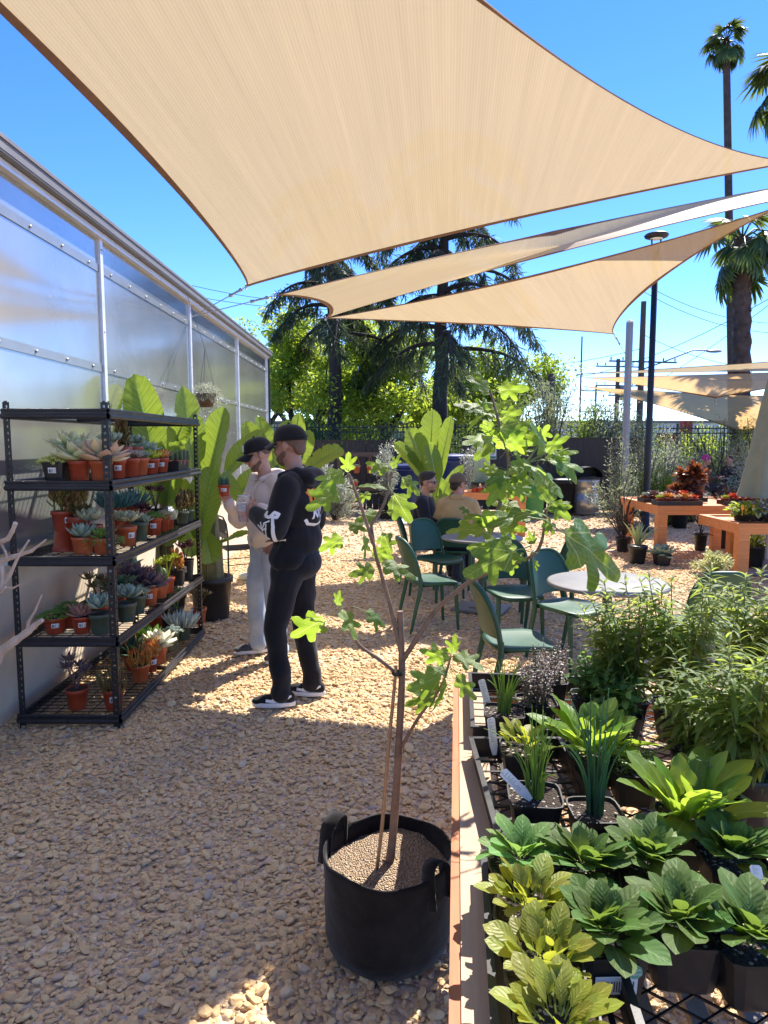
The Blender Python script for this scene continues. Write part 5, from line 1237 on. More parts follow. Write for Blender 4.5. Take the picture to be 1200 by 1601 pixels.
shrub("grey_shrub", "tall pale grey leaved shrub in a pot beside the terracotta rack", at(606, 15.2), .62, 1.55, M_grey_l, 63, 3000, .06, 16, pot=(.22, .36))
shrub("grey_shrub", "slim pale shrub behind the cactus table, left of the notice", at(738, 14.2), .65, 1.55, M_grey_l, 64, 2400, .055, 14, pot=(.22, .36))
shrub("white_bush", "small white flowering bush in a pot before the right table's leg", at(1128, 7.9), .40, .24, M_wf, 65, 1500, .05, 18, pot=(.14, .18))
shrub("spiky_shrub", "dry spiky shrub behind the aloe", at(980, 10.6), .40, .50, M_bark2, 66, 110, .26, 30, LT_N, pot=(.12, .22))
shrub("pot_shrub", "dark twiggy plant in a black pot behind the orange table's right leg", at(1139, 10.95), .45, .55, M_bark2, 67, 120, .26, 26, LT_N, pot=(.14, .36), cat="potted plant")
shrub("pot_shrub", "thin dry plant in a black pot left of the orange table's right leg", at(1102, 10.7), .3, .42, M_bark2, 68, 60, .2, 8, LT_N, pot=(.10, .26), cat="potted plant")
for px, y, lb, hh in ((1067, 13.6, "empty looking grey pot under the orange table, in front of two others", .34), (1054, 14.1, "wide black pot under the orange table, left of the grey one", .33), (1081, 14.6, "grey pot under the orange table, furthest right", .30)):
    o = thing("nursery_pot", lb, "pot", at(px, y), 0, "empty pots under the orange table"); R_ = .17; m = MB(); m.lathe([(0, 0), (R_*.8, 0), (R_, hh*.92), (R_*1.06, hh*.92), (R_*1.06, hh), (R_*.97, hh), (R_*.95, hh*.9), (0, hh*.9)], 24); m.build("body", M_black, o)
    m = MB(); m.lathe([(R_*.94, hh*.905), (0, hh*.93)], 20); m.build("soil", M_soil, o)
shrub("pot_shrub", "small yellow flowered plant in a black pot under the right hand table", at(1187, 9.0), .35, .22, M_lime, 69, 500, .05, 14, pot=(.17, .34), cat="potted plant")
# ================================================================== succulents on the shelving
def lm(name, a, b, tc=None, **k):
    f = k.pop("lift", 1.0); a, b = tuple(x*f for x in a), tuple(x*f for x in b); return leafmat(name, a, b, k.pop("trans", .18), tc, k.pop("rough", .45), **k)
def lm2(*a, **k): return lm(*a, lift=1.3, **k)
L_ = {
 "yellow": lm2("pale_yellow_sedum", (.40, .46, .12), (.66, .68, .28), (.75, .75, .25), trans=.35), "cream": lm2("cream_edged_rosette", (.30, .40, .16), (.62, .60, .40), (.7, .65, .35), trans=.3),
 "peach": lm2("peach_rosette", (.36, .32, .22), (.62, .40, .25), None), "sage": lm2("sage_rosette", (.13, .20, .15), (.30, .38, .31), None), "brown": lm2("bronze_leaves", (.11, .12, .03), (.17, .085, .03), (.3, .16, .05)),
 "mauve": lm2("mauve_spiky", (.20, .18, .17), (.34, .27, .27), None), "lime": lm2("lime_rosette", (.28, .36, .03), (.46, .52, .06), (.6, .65, .08), trans=.35), "orange": lm2("orange_rosette", (.34, .20, .05), (.58, .22, .06), None),
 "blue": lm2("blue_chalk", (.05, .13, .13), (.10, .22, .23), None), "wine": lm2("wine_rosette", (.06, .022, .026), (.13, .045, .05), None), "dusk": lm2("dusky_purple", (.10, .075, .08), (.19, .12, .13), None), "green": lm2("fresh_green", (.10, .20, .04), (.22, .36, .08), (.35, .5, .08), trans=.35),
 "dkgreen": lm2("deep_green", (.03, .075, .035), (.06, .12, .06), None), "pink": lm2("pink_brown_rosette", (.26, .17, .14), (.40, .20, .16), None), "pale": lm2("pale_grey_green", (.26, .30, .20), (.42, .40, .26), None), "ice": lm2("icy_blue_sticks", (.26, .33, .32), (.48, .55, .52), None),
 "fire": lm2("fire_sticks", (.30, .28, .05), (.62, .13, .04), (.8, .3, .06), trans=.3), "cactus": lm2("cactus_green", (.055, .085, .03), (.10, .13, .05), None, trans=.05), "red": lm2("scarlet_rosette", (.40, .06, .03), (.60, .10, .04), None, trans=.25), "white": lm2("white_rosette", (.45, .48, .42), (.72, .66, .52), None, trans=.25)}
M_spine = plain("pale_spines", (.55, .50, .36), .7, bump=0); M_label = None
def labelmat():
    k = NT("barcode_label"); uv = k.coord("UV"); sp = k.n("SeparateXYZ"); k.l(uv, sp.inputs[0])
    wn_ = k.n("TexWhiteNoise"); wn_.noise_dimensions = '1D'; k.l(k.math('FLOOR', k.math('MULTIPLY', sp.outputs[0], 34)), wn_.inputs["W"])
    bar = k.math('GREATER_THAN', wn_.outputs["Value"], .5); inx = k.math('LESS_THAN', k.math('ABSOLUTE', k.math('SUBTRACT', sp.outputs[0], .5)), .42); iny = k.math('LESS_THAN', k.math('ABSOLUTE', k.math('SUBTRACT', sp.outputs[1], .42)), .30)
    f = k.math('MULTIPLY', bar, k.math('MULTIPLY', inx, iny)); k.l(k.mix(f, (.74, .73, .70), (.05, .05, .05)), k.b.inputs["Base Color"]); k.b.inputs["Roughness"].default_value = .5; return k.m
M_label = labelmat()
TRO = plump_t(.34, .12, 4, 6, .9, .6, .35); TRS = plump_t(.20, .13, 4, 5, .8, .5, .2); TRW = plump_t(.52, .13, 5, 6, 1.1, .6, .25); TST = plump_t(.12, .12, 3, 5, .6, .35, .1)
def rosette_M(c, n, r, rg, e0=80, e1=8, s0=.35, jit=.08):
    i = np.arange(n); t = i/(n-1+1e-9); az = i*2.39996 + rg.uniform(0, 6); el = np.radians(e0 + (e1-e0)*t**.8 + rg.normal(0, 5, n)); d = np.stack([np.cos(az)*np.cos(el), np.sin(az)*np.cos(el), np.sin(el)], 1)
    return frames(np.array(c) + d*r*.06, d + rg.normal(0, jit, (n, 3)), r*(s0 + (1-s0)*t**.6)*rg.uniform(.9, 1.1, n))
def grow(m, kind, R_, rg):
    if kind == "rosette": m.scatter(TRO, rosette_M((0, 0, .005), 34, R_*1.25, rg))
    elif kind == "bigrosette": m.scatter(TRW, rosette_M((0, 0, .02), 30, R_*1.9, rg, 75, -8))
    elif kind == "spiky":
        for q in range(7):
            a, rr = q*2.4, R_*.62*math.sqrt(q/6); m.scatter(TRS, rosette_M((rr*math.cos(a), rr*math.sin(a), .01+rg.uniform(0, .02)), 20, R_*.72, rg, 85, 15))
    elif kind == "mound":
        for q in range(46):
            a, rr = q*2.4, R_*1.05*math.sqrt(q/45); z = .035*(1-(rr/R_)**2) + rg.uniform(-.006, .012); m.scatter(TRO, rosette_M((rr*math.cos(a), rr*math.sin(a), z), 9, R_*.26, rg, 80, 10))
    elif kind == "upright":
        for q in range(5):
            a, rr = q*2.4, R_*.6*math.sqrt(q/5); H_ = R_*rg.uniform(1.2, 2.2); c = np.array([rr*math.cos(a), rr*math.sin(a), 0]); m.tube([c, c + [0, 0, H_*.6], c + [rg.normal(0, .006), rg.normal(0, .006), H_]], [.006, .005, .003], 5)
            n = 26; t = rg.uniform(.15, 1, n); az = np.arange(n)*2.4; el = .5 + .7*t; d = np.stack([np.cos(az)*np.cos(el), np.sin(az)*np.cos(el), np.sin(el)], 1); m.scatter(TRW, frames(c + np.stack([0*t, 0*t, t*H_], 1), d, R_*rg.uniform(.55, .8, n)))
    elif kind == "paddle":
        for q in range(5):
            a, rr = q*2.4, R_*.6*math.sqrt(q/5); m.scatter(TRW, rosette_M((rr*math.cos(a), rr*math.sin(a), .015+R_*.3), 12, R_*.95, rg, 85, 20, .6))
    elif kind == "sticks":
        for q in range(46):
            a = rg.uniform(0, 6.28); rr = R_*.8*math.sqrt(rg.uniform()); c = np.array([rr*math.cos(a), rr*math.sin(a), 0]); p = c.copy(); d = np.array([c[0]*4, c[1]*4, 1.0])*R_*.55
            for s in range(3): q2 = p + d*rg.uniform(.7, 1.1) + rg.normal(0, .006, 3); m.tube([p, q2], [.0034, .0028], 5); p = q2; d = d*.8 + rg.normal(0, .010, 3)
    elif kind == "fingers":
        n = 120; a = rg.uniform(0, 6.28, n); rr = R_*np.sqrt(rg.uniform(0, 1, n)); c = np.stack([rr*np.cos(a), rr*np.sin(a), .0*a], 1); d = np.stack([np.cos(a)*rr*9, np.sin(a)*rr*9, np.full(n, 1)], 1) + rg.normal(0, .25, (n, 3)); m.scatter(TST, frames(c, d, R_*rg.uniform(.9, 1.5, n)))
    elif kind == "cactus":
        for q, (x, y) in enumerate(((0, 0), (R_*.5, .01), (-R_*.45, .015))):
            H_ = R_*rg.uniform(1.1, 1.9); rad = R_*.30; n = 24; a = np.arange(n)/n*6.283; V = []
            zz = np.linspace(0, 1, 9)
            for t in zz: V.append(np.stack([x + rad*(1+.13*np.cos(a*8))*np.cos(a)*(1-t**5)**.5, y + rad*(1+.13*np.cos(a*8))*np.sin(a)*(1-t**5)**.5, np.full(n, t*H_)], 1))
            i = np.arange(8)[:, None]*n; j = np.arange(n)[None]; j2 = (j+1) % n; m.add(np.concatenate(V), np.stack([i+j, i+j2, i+n+j2, i+n+j], -1).reshape(-1, 4), np.stack([np.tile(a/6.283, 9), np.repeat(zz, n)], 1))
            k = 60; a = np.round(rg.uniform(0, 8, k))/8*6.283; t = rg.uniform(.05, 1, k); m.scatter(leaf_t(.12, 1, 1, 0, 0), frames(np.stack([x + rad*1.1*np.cos(a)*(1-t**5)**.5, y + rad*1.1*np.sin(a)*(1-t**5)**.5, t*H_], 1), np.stack([np.cos(a), np.sin(a), .4+0*a], 1), .010), mat=1)
    elif kind == "trailing":
        grow(m, "rosette", R_*.8, rg); n = 90; a = rg.uniform(0, 6.28, n); t = rg.uniform(0, 1, n); rr = R_*(1.0 + .12*t); m.scatter(TRS, frames(np.stack([rr*np.cos(a), rr*np.sin(a), .01 - .05*t*(rg.uniform(0, 1, n))], 1), np.stack([np.cos(a), np.sin(a), -.3-t], 1), R_*.28))
    elif kind == "leggy":
        for q in range(4):
            a = q*1.6 + rg.uniform(0, 1); tip = np.array([math.cos(a)*R_*.7, math.sin(a)*R_*.7, R_*rg.uniform(1.2, 2.0)]); m.tube([(0, 0, 0), tip*np.array([.5, .5, .6]), tip], [.005, .004, .004], 5); m.scatter(TRO, rosette_M(tip, 18, R_*.72, rg, 80, 0))
def pot_mesh(kind, R_, H_):
    m = MB()
    if kind == "black": m.lathe([(0, 0), (R_*.78, 0), (R_*.80, .004), (R_*.98, H_*.94), (R_*1.02, H_*.94), (R_*1.02, H_), (R_*.96, H_), (R_*.94, H_*.9), (0, H_*.9)], 28, sq=6, smooth=False)
    else: m.lathe([(0, 0), (R_*.70, 0), (R_*.72, .003), (R_*.91, H_*.80), (R_*.985, H_*.81), (R_*1.0, H_*.99), (R_*.985, H_), (R_*.955, H_*.995), (R_*.94, H_*.92), (0, H_*.92)], 28)
    return m
PMAT = {"terra": M_terra, "red": M_terra2, "green": M_gpot, "black": M_black}
def potted(label, loc, kind, pk, col, R_=.055, H_=.10, lab=0, rz=None, group=None, cat="succulent", name="potted_succulent", fh=.92, gs=1.0):
    rg = np.random.default_rng(abs(hash(label)) % 2**31 if False else sum(ord(c)*(i+3) for i, c in enumerate(label)))
    o = thing(name, label, cat, loc, 0, group); pt = pot_mesh(pk, R_, H_).build("pot", PMAT[pk], o)
    m = MB(); m.lathe([(R_*.95, H_*fh), (R_*.4, H_*(fh+.02)), (0, H_*(fh+.03))], 16); m.build("soil", M_soil, o)
    if lab:
        th0 = math.atan2(-loc[1], -loc[0]+0) + (lab-1)*.55; m = MB(); V, U, n = [], [], 6; w_ = .044/(R_*.9)
        for i in range(n+1):
            th = th0 + w_*(i/n-.5)
            for q, hf in enumerate((.42, .70)):
                rr = (R_*(.72 + .19*hf/.8) if pk != "black" else R_*(.80+.18*hf)) + .0016
                if pk == "black": rr = rr*0 + 0
                V.append((rr*math.cos(th), rr*math.sin(th), H_*hf)); U.append((i/n, q))
        if pk == "black":
            V, U = [], []; s = R_*(2**(-1/6)*1.0)
            for i in range(2):
                for q, hf in enumerate((.42, .72)): V.append(((i-.5)*.046, -(R_*(.80+.18*hf)*.995) - .0025, H_*hf)); U.append((i, q))
            F = [(0, 2, 3, 1)]
        else: F = [(2*i, 2*i+2, 2*i+3, 2*i+1) for i in range(n)]
        m.add(V, F, U, smooth=False); m.build("price_label", M_label, pt)
    m = MB(); grow(m, kind, R_*gs, rg); pl = m.build("plant", [L_[col], M_spine], o, (0, 0, H_*fh), rg.uniform(0, 6)); return o
GSH = "small succulents on the black shelving"
def onshelf(lv, px, row):                             # row 0 = front along the long side, 1 behind, n = along the short near side
    if row == 'n': y = 4.07; x = (px-600)/FPX*y*1.005
    elif row == 'm': y = 4.20; x = (px-600)/FPX*y*1.005
    else: x = (-1.655, -1.80, -1.95)[row]; y = -x*FPX/(600-px)/1.003
    return (x, y, SHELF_Z[lv])
POTS = [ # tier, px, row, plant, pot, colour, size, height, label side, words
 (1, 92, 'n', "mound", "black", "yellow", .062, .10, 1, "pale yellow sedum in a square black pot at the near end of the second tier"),
 (1, 127, 'n', "bigrosette", "red", "cream", .060, .11, 0, "big cream striped rosette in a red pot, second tier beside the black pot"),
 (1, 118, 'm', "bigrosette", "red", "cream", .058, .17, 0, "cream rosette raised in a tall red pot behind the other cream one"),
 (1, 160, 'n', "bigrosette", "terra", "peach", .062, .11, 2, "peach rosette in a terracotta pot behind the shelving's near corner post"),
 (1, 186, 0, "spiky", "red", "mauve", .046, .11, 1, "mauve spiky succulent in a slim red pot, second tier right of the post"),
 (1, 206, 0, "spiky", "red", "mauve", .052, .11, 0, "grey mauve spiky succulent in a wider red pot, second tier"),
 (1, 220, 0, "spiky", "terra", "sage", .056, .11, 0, "grey green succulent in an unlabelled wide terracotta pot, second tier"),
 (1, 238, 0, "rosette", "red", "lime", .052, .10, 1, "lime yellow rosette in a labelled red pot, second tier"),
 (1, 254, 0, "rosette", "red", "orange", .050, .10, 1, "orange rosette in a labelled red pot, second tier before the cacti"),
 (1, 175, 1, "paddle", "red", "sage", .052, .19, 0, "grey green paddle plant raised behind the second tier's post"),
 (1, 196, 1, "upright", "red", "brown", .052, .18, 0, "bronze jade plant raised behind the mauve succulents, second tier"),
 (1, 214, 1, "paddle", "red", "sage", .052, .18, 0, "tallest grey paddle plant behind the grey green one, second tier"),
 (1, 226, 1, "bigrosette", "red", "sage", .05, .13, 0, "dull green rosette behind the lime yellow one, second tier"),
 (2, 97, 'm', "upright", "red", "brown", .062, .115, 2, "bronze upright succulent standing on an upturned red pot, third tier"),
 (2, 122, 'm', "upright", "red", "brown", .060, .20, 0, "second bronze upright succulent behind the stacked pots, third tier"),
 (2, 127, 'n', "rosette", "terra", "sage", .060, .10, 0, "blue grey rosette in a bare terracotta pot at the third tier's near end"),
 (2, 160, 'n', "trailing", "terra", "green", .062, .095, 2, "green trailing sedum in a labelled terracotta pot behind the third tier's post"),
 (2, 142, 'm', "paddle", "red", "pale", .060, .15, 0, "pale paddle plant behind the trailing sedum, third tier"),
 (2, 196, 0, "paddle", "terra", "pale", .058, .12, 2, "fat pale paddle plant in terracotta, third tier right of the post"),
 (2, 216, 0, "spiky", "green", "sage", .056, .12, 0, "sage rosettes in a grey green pot, third tier"),
 (2, 238, 0, "mound", "red", "green", .056, .12, 1, "grey green mounding sedum in a labelled red pot, third tier"),
 (2, 254, 0, "mound", "red", "pale", .045, .11, 0, "pale sedum in a narrow red pot, third tier"),
 (2, 263, 0, "fingers", "red", "white", .035, .075, 0, "white spiky succulent in the smallest red pot, third tier"),
 (2, 180, 2, "fingers", "red", "blue", .062, .20, 0, "blue chalk stick plant at the back of the third tier behind the post"),
 (2, 203, 2, "fingers", "red", "blue", .062, .19, 0, "blue chalk stick plant at the back, right of the other blue one"),
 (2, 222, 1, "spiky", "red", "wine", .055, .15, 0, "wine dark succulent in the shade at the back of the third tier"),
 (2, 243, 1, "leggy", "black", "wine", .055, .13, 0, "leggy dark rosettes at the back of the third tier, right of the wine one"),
 (2, 284, 0, "upright", "green", "brown", .050, .09, 0, "brown upright succulent at the third tier's far end"),
 (2, 293, 0, "upright", "green", "brown", .048, .09, 0, "last brown succulent by the far corner post, third tier"),
 (3, 77, 'n', "mound", "red", "green", .062, .095, 1, "bright green sedum in a labelled red pot at the fourth tier's near end"),
 (3, 103, 'm', "mound", "red", "green", .062, .11, 0, "darker green sedum behind, fourth tier near end"),
 (3, 120, 'n', "rosette", "red", "pink", .054, .10, 1, "pink brown rosette in a labelled red pot, fourth tier"),
 (3, 150, 'n', "paddle", "green", "sage", .064, .115, 0, "grey paddle plant in a grey green pot before the fourth tier's post"),
 (3, 150, 'm', "leggy", "red", "brown", .058, .14, 0, "bronze rosettes on stalks behind the grey green pot, fourth tier"),
 (3, 190, 0, "paddle", "green", "sage", .062, .115, 0, "grey paddle plant in a grey green pot just right of the fourth tier's post"),
 (3, 208, 0, "spiky", "green", "sage", .055, .12, 0, "grey rosette in a taller grey green pot, fourth tier"),
 (3, 228, 0, "bigrosette", "terra", "dusk", .056, .12, 1, "dusky purple rosette in a labelled terracotta pot, fourth tier"),
 (3, 245, 0, "cactus", "terra", "cactus", .052, .12, 0, "spiny cactus in a tall terracotta pot, fourth tier"),
 (3, 257, 0, "leggy", "red", "lime", .052, .11, 0, "lime and orange succulent in a red pot, fourth tier"),
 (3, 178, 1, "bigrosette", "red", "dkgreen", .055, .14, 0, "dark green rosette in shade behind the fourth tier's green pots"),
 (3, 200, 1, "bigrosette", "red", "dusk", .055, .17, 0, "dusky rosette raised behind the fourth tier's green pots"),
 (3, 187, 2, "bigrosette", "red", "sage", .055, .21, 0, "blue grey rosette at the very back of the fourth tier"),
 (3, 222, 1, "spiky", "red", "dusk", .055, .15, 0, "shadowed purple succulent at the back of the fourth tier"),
 (3, 274, 0, "upright", "black", "orange", .048, .12, 0, "orange flowering succulent in a black pot, fourth tier"),
 (3, 287, 0, "leggy", "black", "wine", .055, .16, 2, "tall dark red succulent by the far post, fourth tier"),
 (4, 107, 'n', "leggy", "red", "dusk", .062, .12, 0, "dusky mauve succulent in a red pot alone on the bottom tier's near end"),
 (4, 165, 'n', "sticks", "red", "brown", .060, .12, 1, "brown stick plant in a labelled red pot, bottom tier by the post"),
 (4, 209, 0, "sticks", "terra", "fire", .060, .11, 0, "orange and red fire stick plant in a terracotta pot, bottom tier"),
 (4, 226, 0, "sticks", "red", "fire", .050, .12, 2, "second fire stick plant half hidden behind the first, bottom tier"),
 (4, 240, 0, "bigrosette", "terra", "white", .056, .12, 0, "white and orange rosette in terracotta, bottom tier in the sun"),
 (4, 262, 0, "mound", "green", "ice", .050, .14, 0, "pale grey sedum in a narrow grey green pot, bottom tier"),
 (4, 279, 0, "fingers", "green", "ice", .060, .12, 0, "icy blue finger succulent in a grey green pot, bottom tier"),
 (4, 270, 1, "leggy", "green", "green", .060, .17, 0, "bright green leafy succulent behind the icy blue one, bottom tier"),
 (4, 306, 0, "leggy", "terra", "brown", .062, .13, 0, "bushy brown succulent in terracotta at the bottom tier's far end"),
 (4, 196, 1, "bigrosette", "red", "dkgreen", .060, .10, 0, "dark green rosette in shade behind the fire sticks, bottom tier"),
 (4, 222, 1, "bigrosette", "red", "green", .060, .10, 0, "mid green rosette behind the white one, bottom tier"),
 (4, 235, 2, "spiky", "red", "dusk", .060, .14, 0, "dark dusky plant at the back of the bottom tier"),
]
for lv, px, row, kd, pk, col, R_, H_, lab, lb in POTS:
    x, y, z = onshelf(lv, px, row)
    if lv == 2 and px == 97:
        b = thing("upturned_pot", "upturned red pot carrying the bronze succulent on the third tier", "pot", (x, y, z)); m = MB(); Hb = .125
        m.lathe([(.064, 0), (.066, .02), (.060, .022), (.048, Hb), (0, Hb)], 28); m.build("body", M_terra2, b); z += Hb
    lb2 = lb if len(lb.split()) <= 16 else " ".join(lb.split()[:16]); potted(lb2, (x, y, z), kd, pk, col, R_*1.1, H_*1.06, lab, group=GSH, gs=1.38)
ct = thing("cactus_tray", "dark tray of round golden spined cacti at the second tier's far end", "cactus", (-1.65, 5.50, SHELF_Z[1])); m = MB(); Xs, Ys, Hs = .06, .15, .075
for s in (-1, 1): m.box((s*Xs, 0, Hs/2), (.004, Ys*2, Hs)); m.box((0, s*Ys, Hs/2), (Xs*2, .004, Hs))
m.box((0, 0, .004), (Xs*2-.005, Ys*2-.005, .006)); m.build("tray", M_beam, ct)
rg = np.random.default_rng(5)
for i in range(6):
    m = MB(); m.lathe([(0, 0), (.030, 0), (.036, .075), (.033, .075), (0, .07)], 16); p_ = m.build("pot", M_terra2, ct, (.03*(1 if i % 2 else -1), -.115+.046*i, .008)); m = MB(); grow(m, "cactus", .052, rg); m.build("cactus", [L_["cactus"], M_spine], p_, (0, 0, .07))
# fence rack pots
for px, z, hang, lb in ((557, .98, True, "terracotta pot hanging left on the timber rack's top bar"), (578, .98, True, "terracotta pot hanging right on the timber rack's top bar"), (541, .63, False, "terracotta pot standing left on the timber rack's shelf"), (554, .63, False, "small terracotta pot standing right on the timber rack's shelf"), (551, .17, True, "terracotta pot hung low in front of the fence under the rack")):
    p = at(px, 16.02, z); o = thing("hanging_pot", lb, "flower pot", p, 0, "terracotta pots on the timber rack"); m = pot_mesh("terra", .085, .15); m.build("pot", M_terra, o); m = MB(); m.lathe([(.08, .138), (0, .142)], 14); m.build("soil", M_soil, o)
    rg = np.random.default_rng(px); m = MB(); grow(m, "spiky", .08, rg); m.build("plant", L_["sage" if px % 2 else "pale"], o, (0, 0, .14))
    if hang and z > .5:
        m = MB()
        for a in (0, 2.1, 4.2): m.tube([(.085*math.cos(a), .085*math.sin(a), .15), (0, 0, 1.42-z)], .006, 5)
        m.build("strap", M_terra, o)
    if hang and z < .5: m = MB(); m.tube([(0, .08, .14), (0, .05, .46)], .004, 5); m.build("strap", M_terra, o)
# cactus pots on the back table
for i in range(9):
    potted(("small %s in a red pot, %s from the left on the cactus table" % (("cactus", "peach rosette", "dusky cactus")[i % 3], ("first", "second", "third", "fourth", "fifth", "sixth", "seventh", "eighth", "ninth")[i]), "x")[0], (1.62 + .095*i, 12.36, .80), "cactus" if i % 2 else "rosette", "red", ("cactus", "peach", "dusk")[i % 3], .048, .085, group="small cacti in a row on the back table", cat="cactus", name="potted_cactus")
for px, H_, lb in ((746, .62, "tall ribbed column cactus on the back table, left"), (752, .55, "ribbed column cactus on the back table, middle"), (758, .62, "ribbed column cactus on the back table, right")):
    o = thing("column_cactus", lb, "cactus", at(px, 12.75, .80), 0, "column cacti on the back table"); m = pot_mesh("black", .11, .16); m.build("pot", M_black, o); n = 32; a = np.arange(n)/n*6.283; zz = np.linspace(0, 1, 10); m = MB()
    for (dx_, dy_, hh) in ((0, 0, H_), (.05, .03, H_*.8)):
        V = [np.stack([dx_ + .05*(1+.14*np.cos(a*8))*np.cos(a)*(1-t**8)**.5, dy_ + .05*(1+.14*np.cos(a*8))*np.sin(a)*(1-t**8)**.5, np.full(n, .14+t*hh)], 1) for t in zz]; i = np.arange(9)[:, None]*n; j = np.arange(n)[None]; j2 = (j+1) % n; m.add(np.concatenate(V), np.stack([i+j, i+j2, i+n+j2, i+n+j], -1).reshape(-1, 4), np.stack([np.tile(a, 10), np.repeat(zz, n)], 1))
    m.build("stem", L_["sage"], o)
# the man's pot
potted("small red pot with a succulent, held up by the man in beige", world(man2, (.355, -.035, 1.285)), "cactus", "red", "dkgreen", .048, .085, 1, name="held_pot")
# big display table: two trays of colourful succulents
GT = "little bright succulents on the orange display table"
def table_tray(label, x, y, w_, d_, z):
    o = thing("plant_tray", label, "tray", (x, y, z), 0, "black trays on the orange tables"); m = MB()
    for s in (-1, 1): m.box((s*w_/2, 0, .03), (.006, d_, .06)); m.box((0, s*d_/2, .03), (w_, .006, .06))
    m.box((0, 0, .004), (w_-.008, d_-.008, .006)); m.build("body", M_black, o)
COLW = {"red": "scarlet", "orange": "orange", "lime": "lime yellow", "wine": "wine red", "cream": "cream edged", "sage": "grey green", "peach": "peach", "green": "fresh green", "dusk": "dusky purple", "white": "white"}
for tx, ty, w_, d_, cols, wh in ((4.16, 9.78, .62, .26, ["lime", "orange", "peach", "orange", "red"], "the front left tray"), (4.08, 10.28, .50, .26, ["sage", "dusk", "white", "wine"], "the back left tray"), (4.55, 10.35, .50, .28, ["wine", "red", "peach", "wine"], "the middle back tray"), (4.98, 9.80, .36, .26, ["lime", "red", "red"], "the front middle tray"), (5.45, 9.85, .60, .3, ["sage", "green", "cream", "sage"], "the front right tray")):
    table_tray("black tray of rosettes, %s on the orange display table" % wh, tx, ty, w_, d_, .812)
    n = len(cols)
    for i, c in enumerate(cols):
        potted("%s rosette, %s from left in %s" % (COLW[c], ("first", "second", "third", "fourth", "fifth")[i], wh + " of the display table"), (tx - w_/2 + w_*(i+.5)/n, ty, .82), "bigrosette" if i % 2 else "rosette", "red", c, min(.06, w_/n*.45), .085, group=GT)
# croton and other plants standing about
M_croton = leafmat("croton_leaves", (.055, .028, .018), (.13, .045, .022), .25, (.34, .10, .03), .35, .5, .03)
shrub("croton", "big bronze and orange croton in a black pot on the orange table", at(1089, 10.7, .81), .40, .27, M_croton, 71, 420, .13, 16, leaf_t(.45, 4, 2, .2, .3), pot=(.15, .24), cat="potted plant")
shrub("croton", "dark bronze croton with fallen habit left of the bigger one", at(1071, 10.55, .81), .34, .14, M_croton, 72, 160, .12, 10, leaf_t(.45, 4, 2, .2, .3), pot=(.09, .10), cat="potted plant")
shrub("seedling_flat", "tray of yellow flowered seedlings on the right hand table", at(1172, 8.55, .724), .42, .12, M_lime, 73, 500, .06, 30, leaf_t(.5, 3, 1, .1, .3), pot=(.16, .09), cat="seedlings")
shrub("seedling_flat", "tray of pale green seedlings at the right edge of the right table", at(1205, 8.50, .724), .50, .16, M_grey_l, 74, 500, .06, 30, leaf_t(.5, 3, 1, .1, .3), pot=(.16, .09), cat="seedlings")
for i, px in enumerate((1166, 1172, 1183)):
    m = MB(); m.box((0, 0, .09), (.035, .004, .06)); m.box((0, 0, .03), (.012, .004, .07)); tag(m.build("plant_tag", plain("orange_tag", (.78, .30, .02), .5, bump=0), None, at(px, 8.42, .81)), "orange plant tag stuck in the yellow flowered seedlings", "plant tag", "orange plant tags on the right table")
M_aloe = lm("aloe_leaves", (.18, .24, .11), (.30, .36, .20), None); o = thing("aloe", "pale green aloe in a black pot beside the orange table's front leg", "potted plant", at(1003, 9.55)); m = pot_mesh("terra", .135, .25); m.build("pot", M_black, o); m = MB(); m.lathe([(.12, .225), (0, .23)], 16); m.build("soil", M_soil, o)
rg = np.random.default_rng(9); m = MB(); m.scatter(plump_t(.16, .05, 6, 6, .55, .6, -.22), rosette_M((0, 0, .22), 13, .40, rg, 88, 60, .75)); m.build("leaves", M_aloe, o)
potted("low dark rosette in a square black pot on the gravel by the orange table leg", at(1042, 9.42), "bigrosette", "black", "sage", .11, .15, name="floor_succulent")
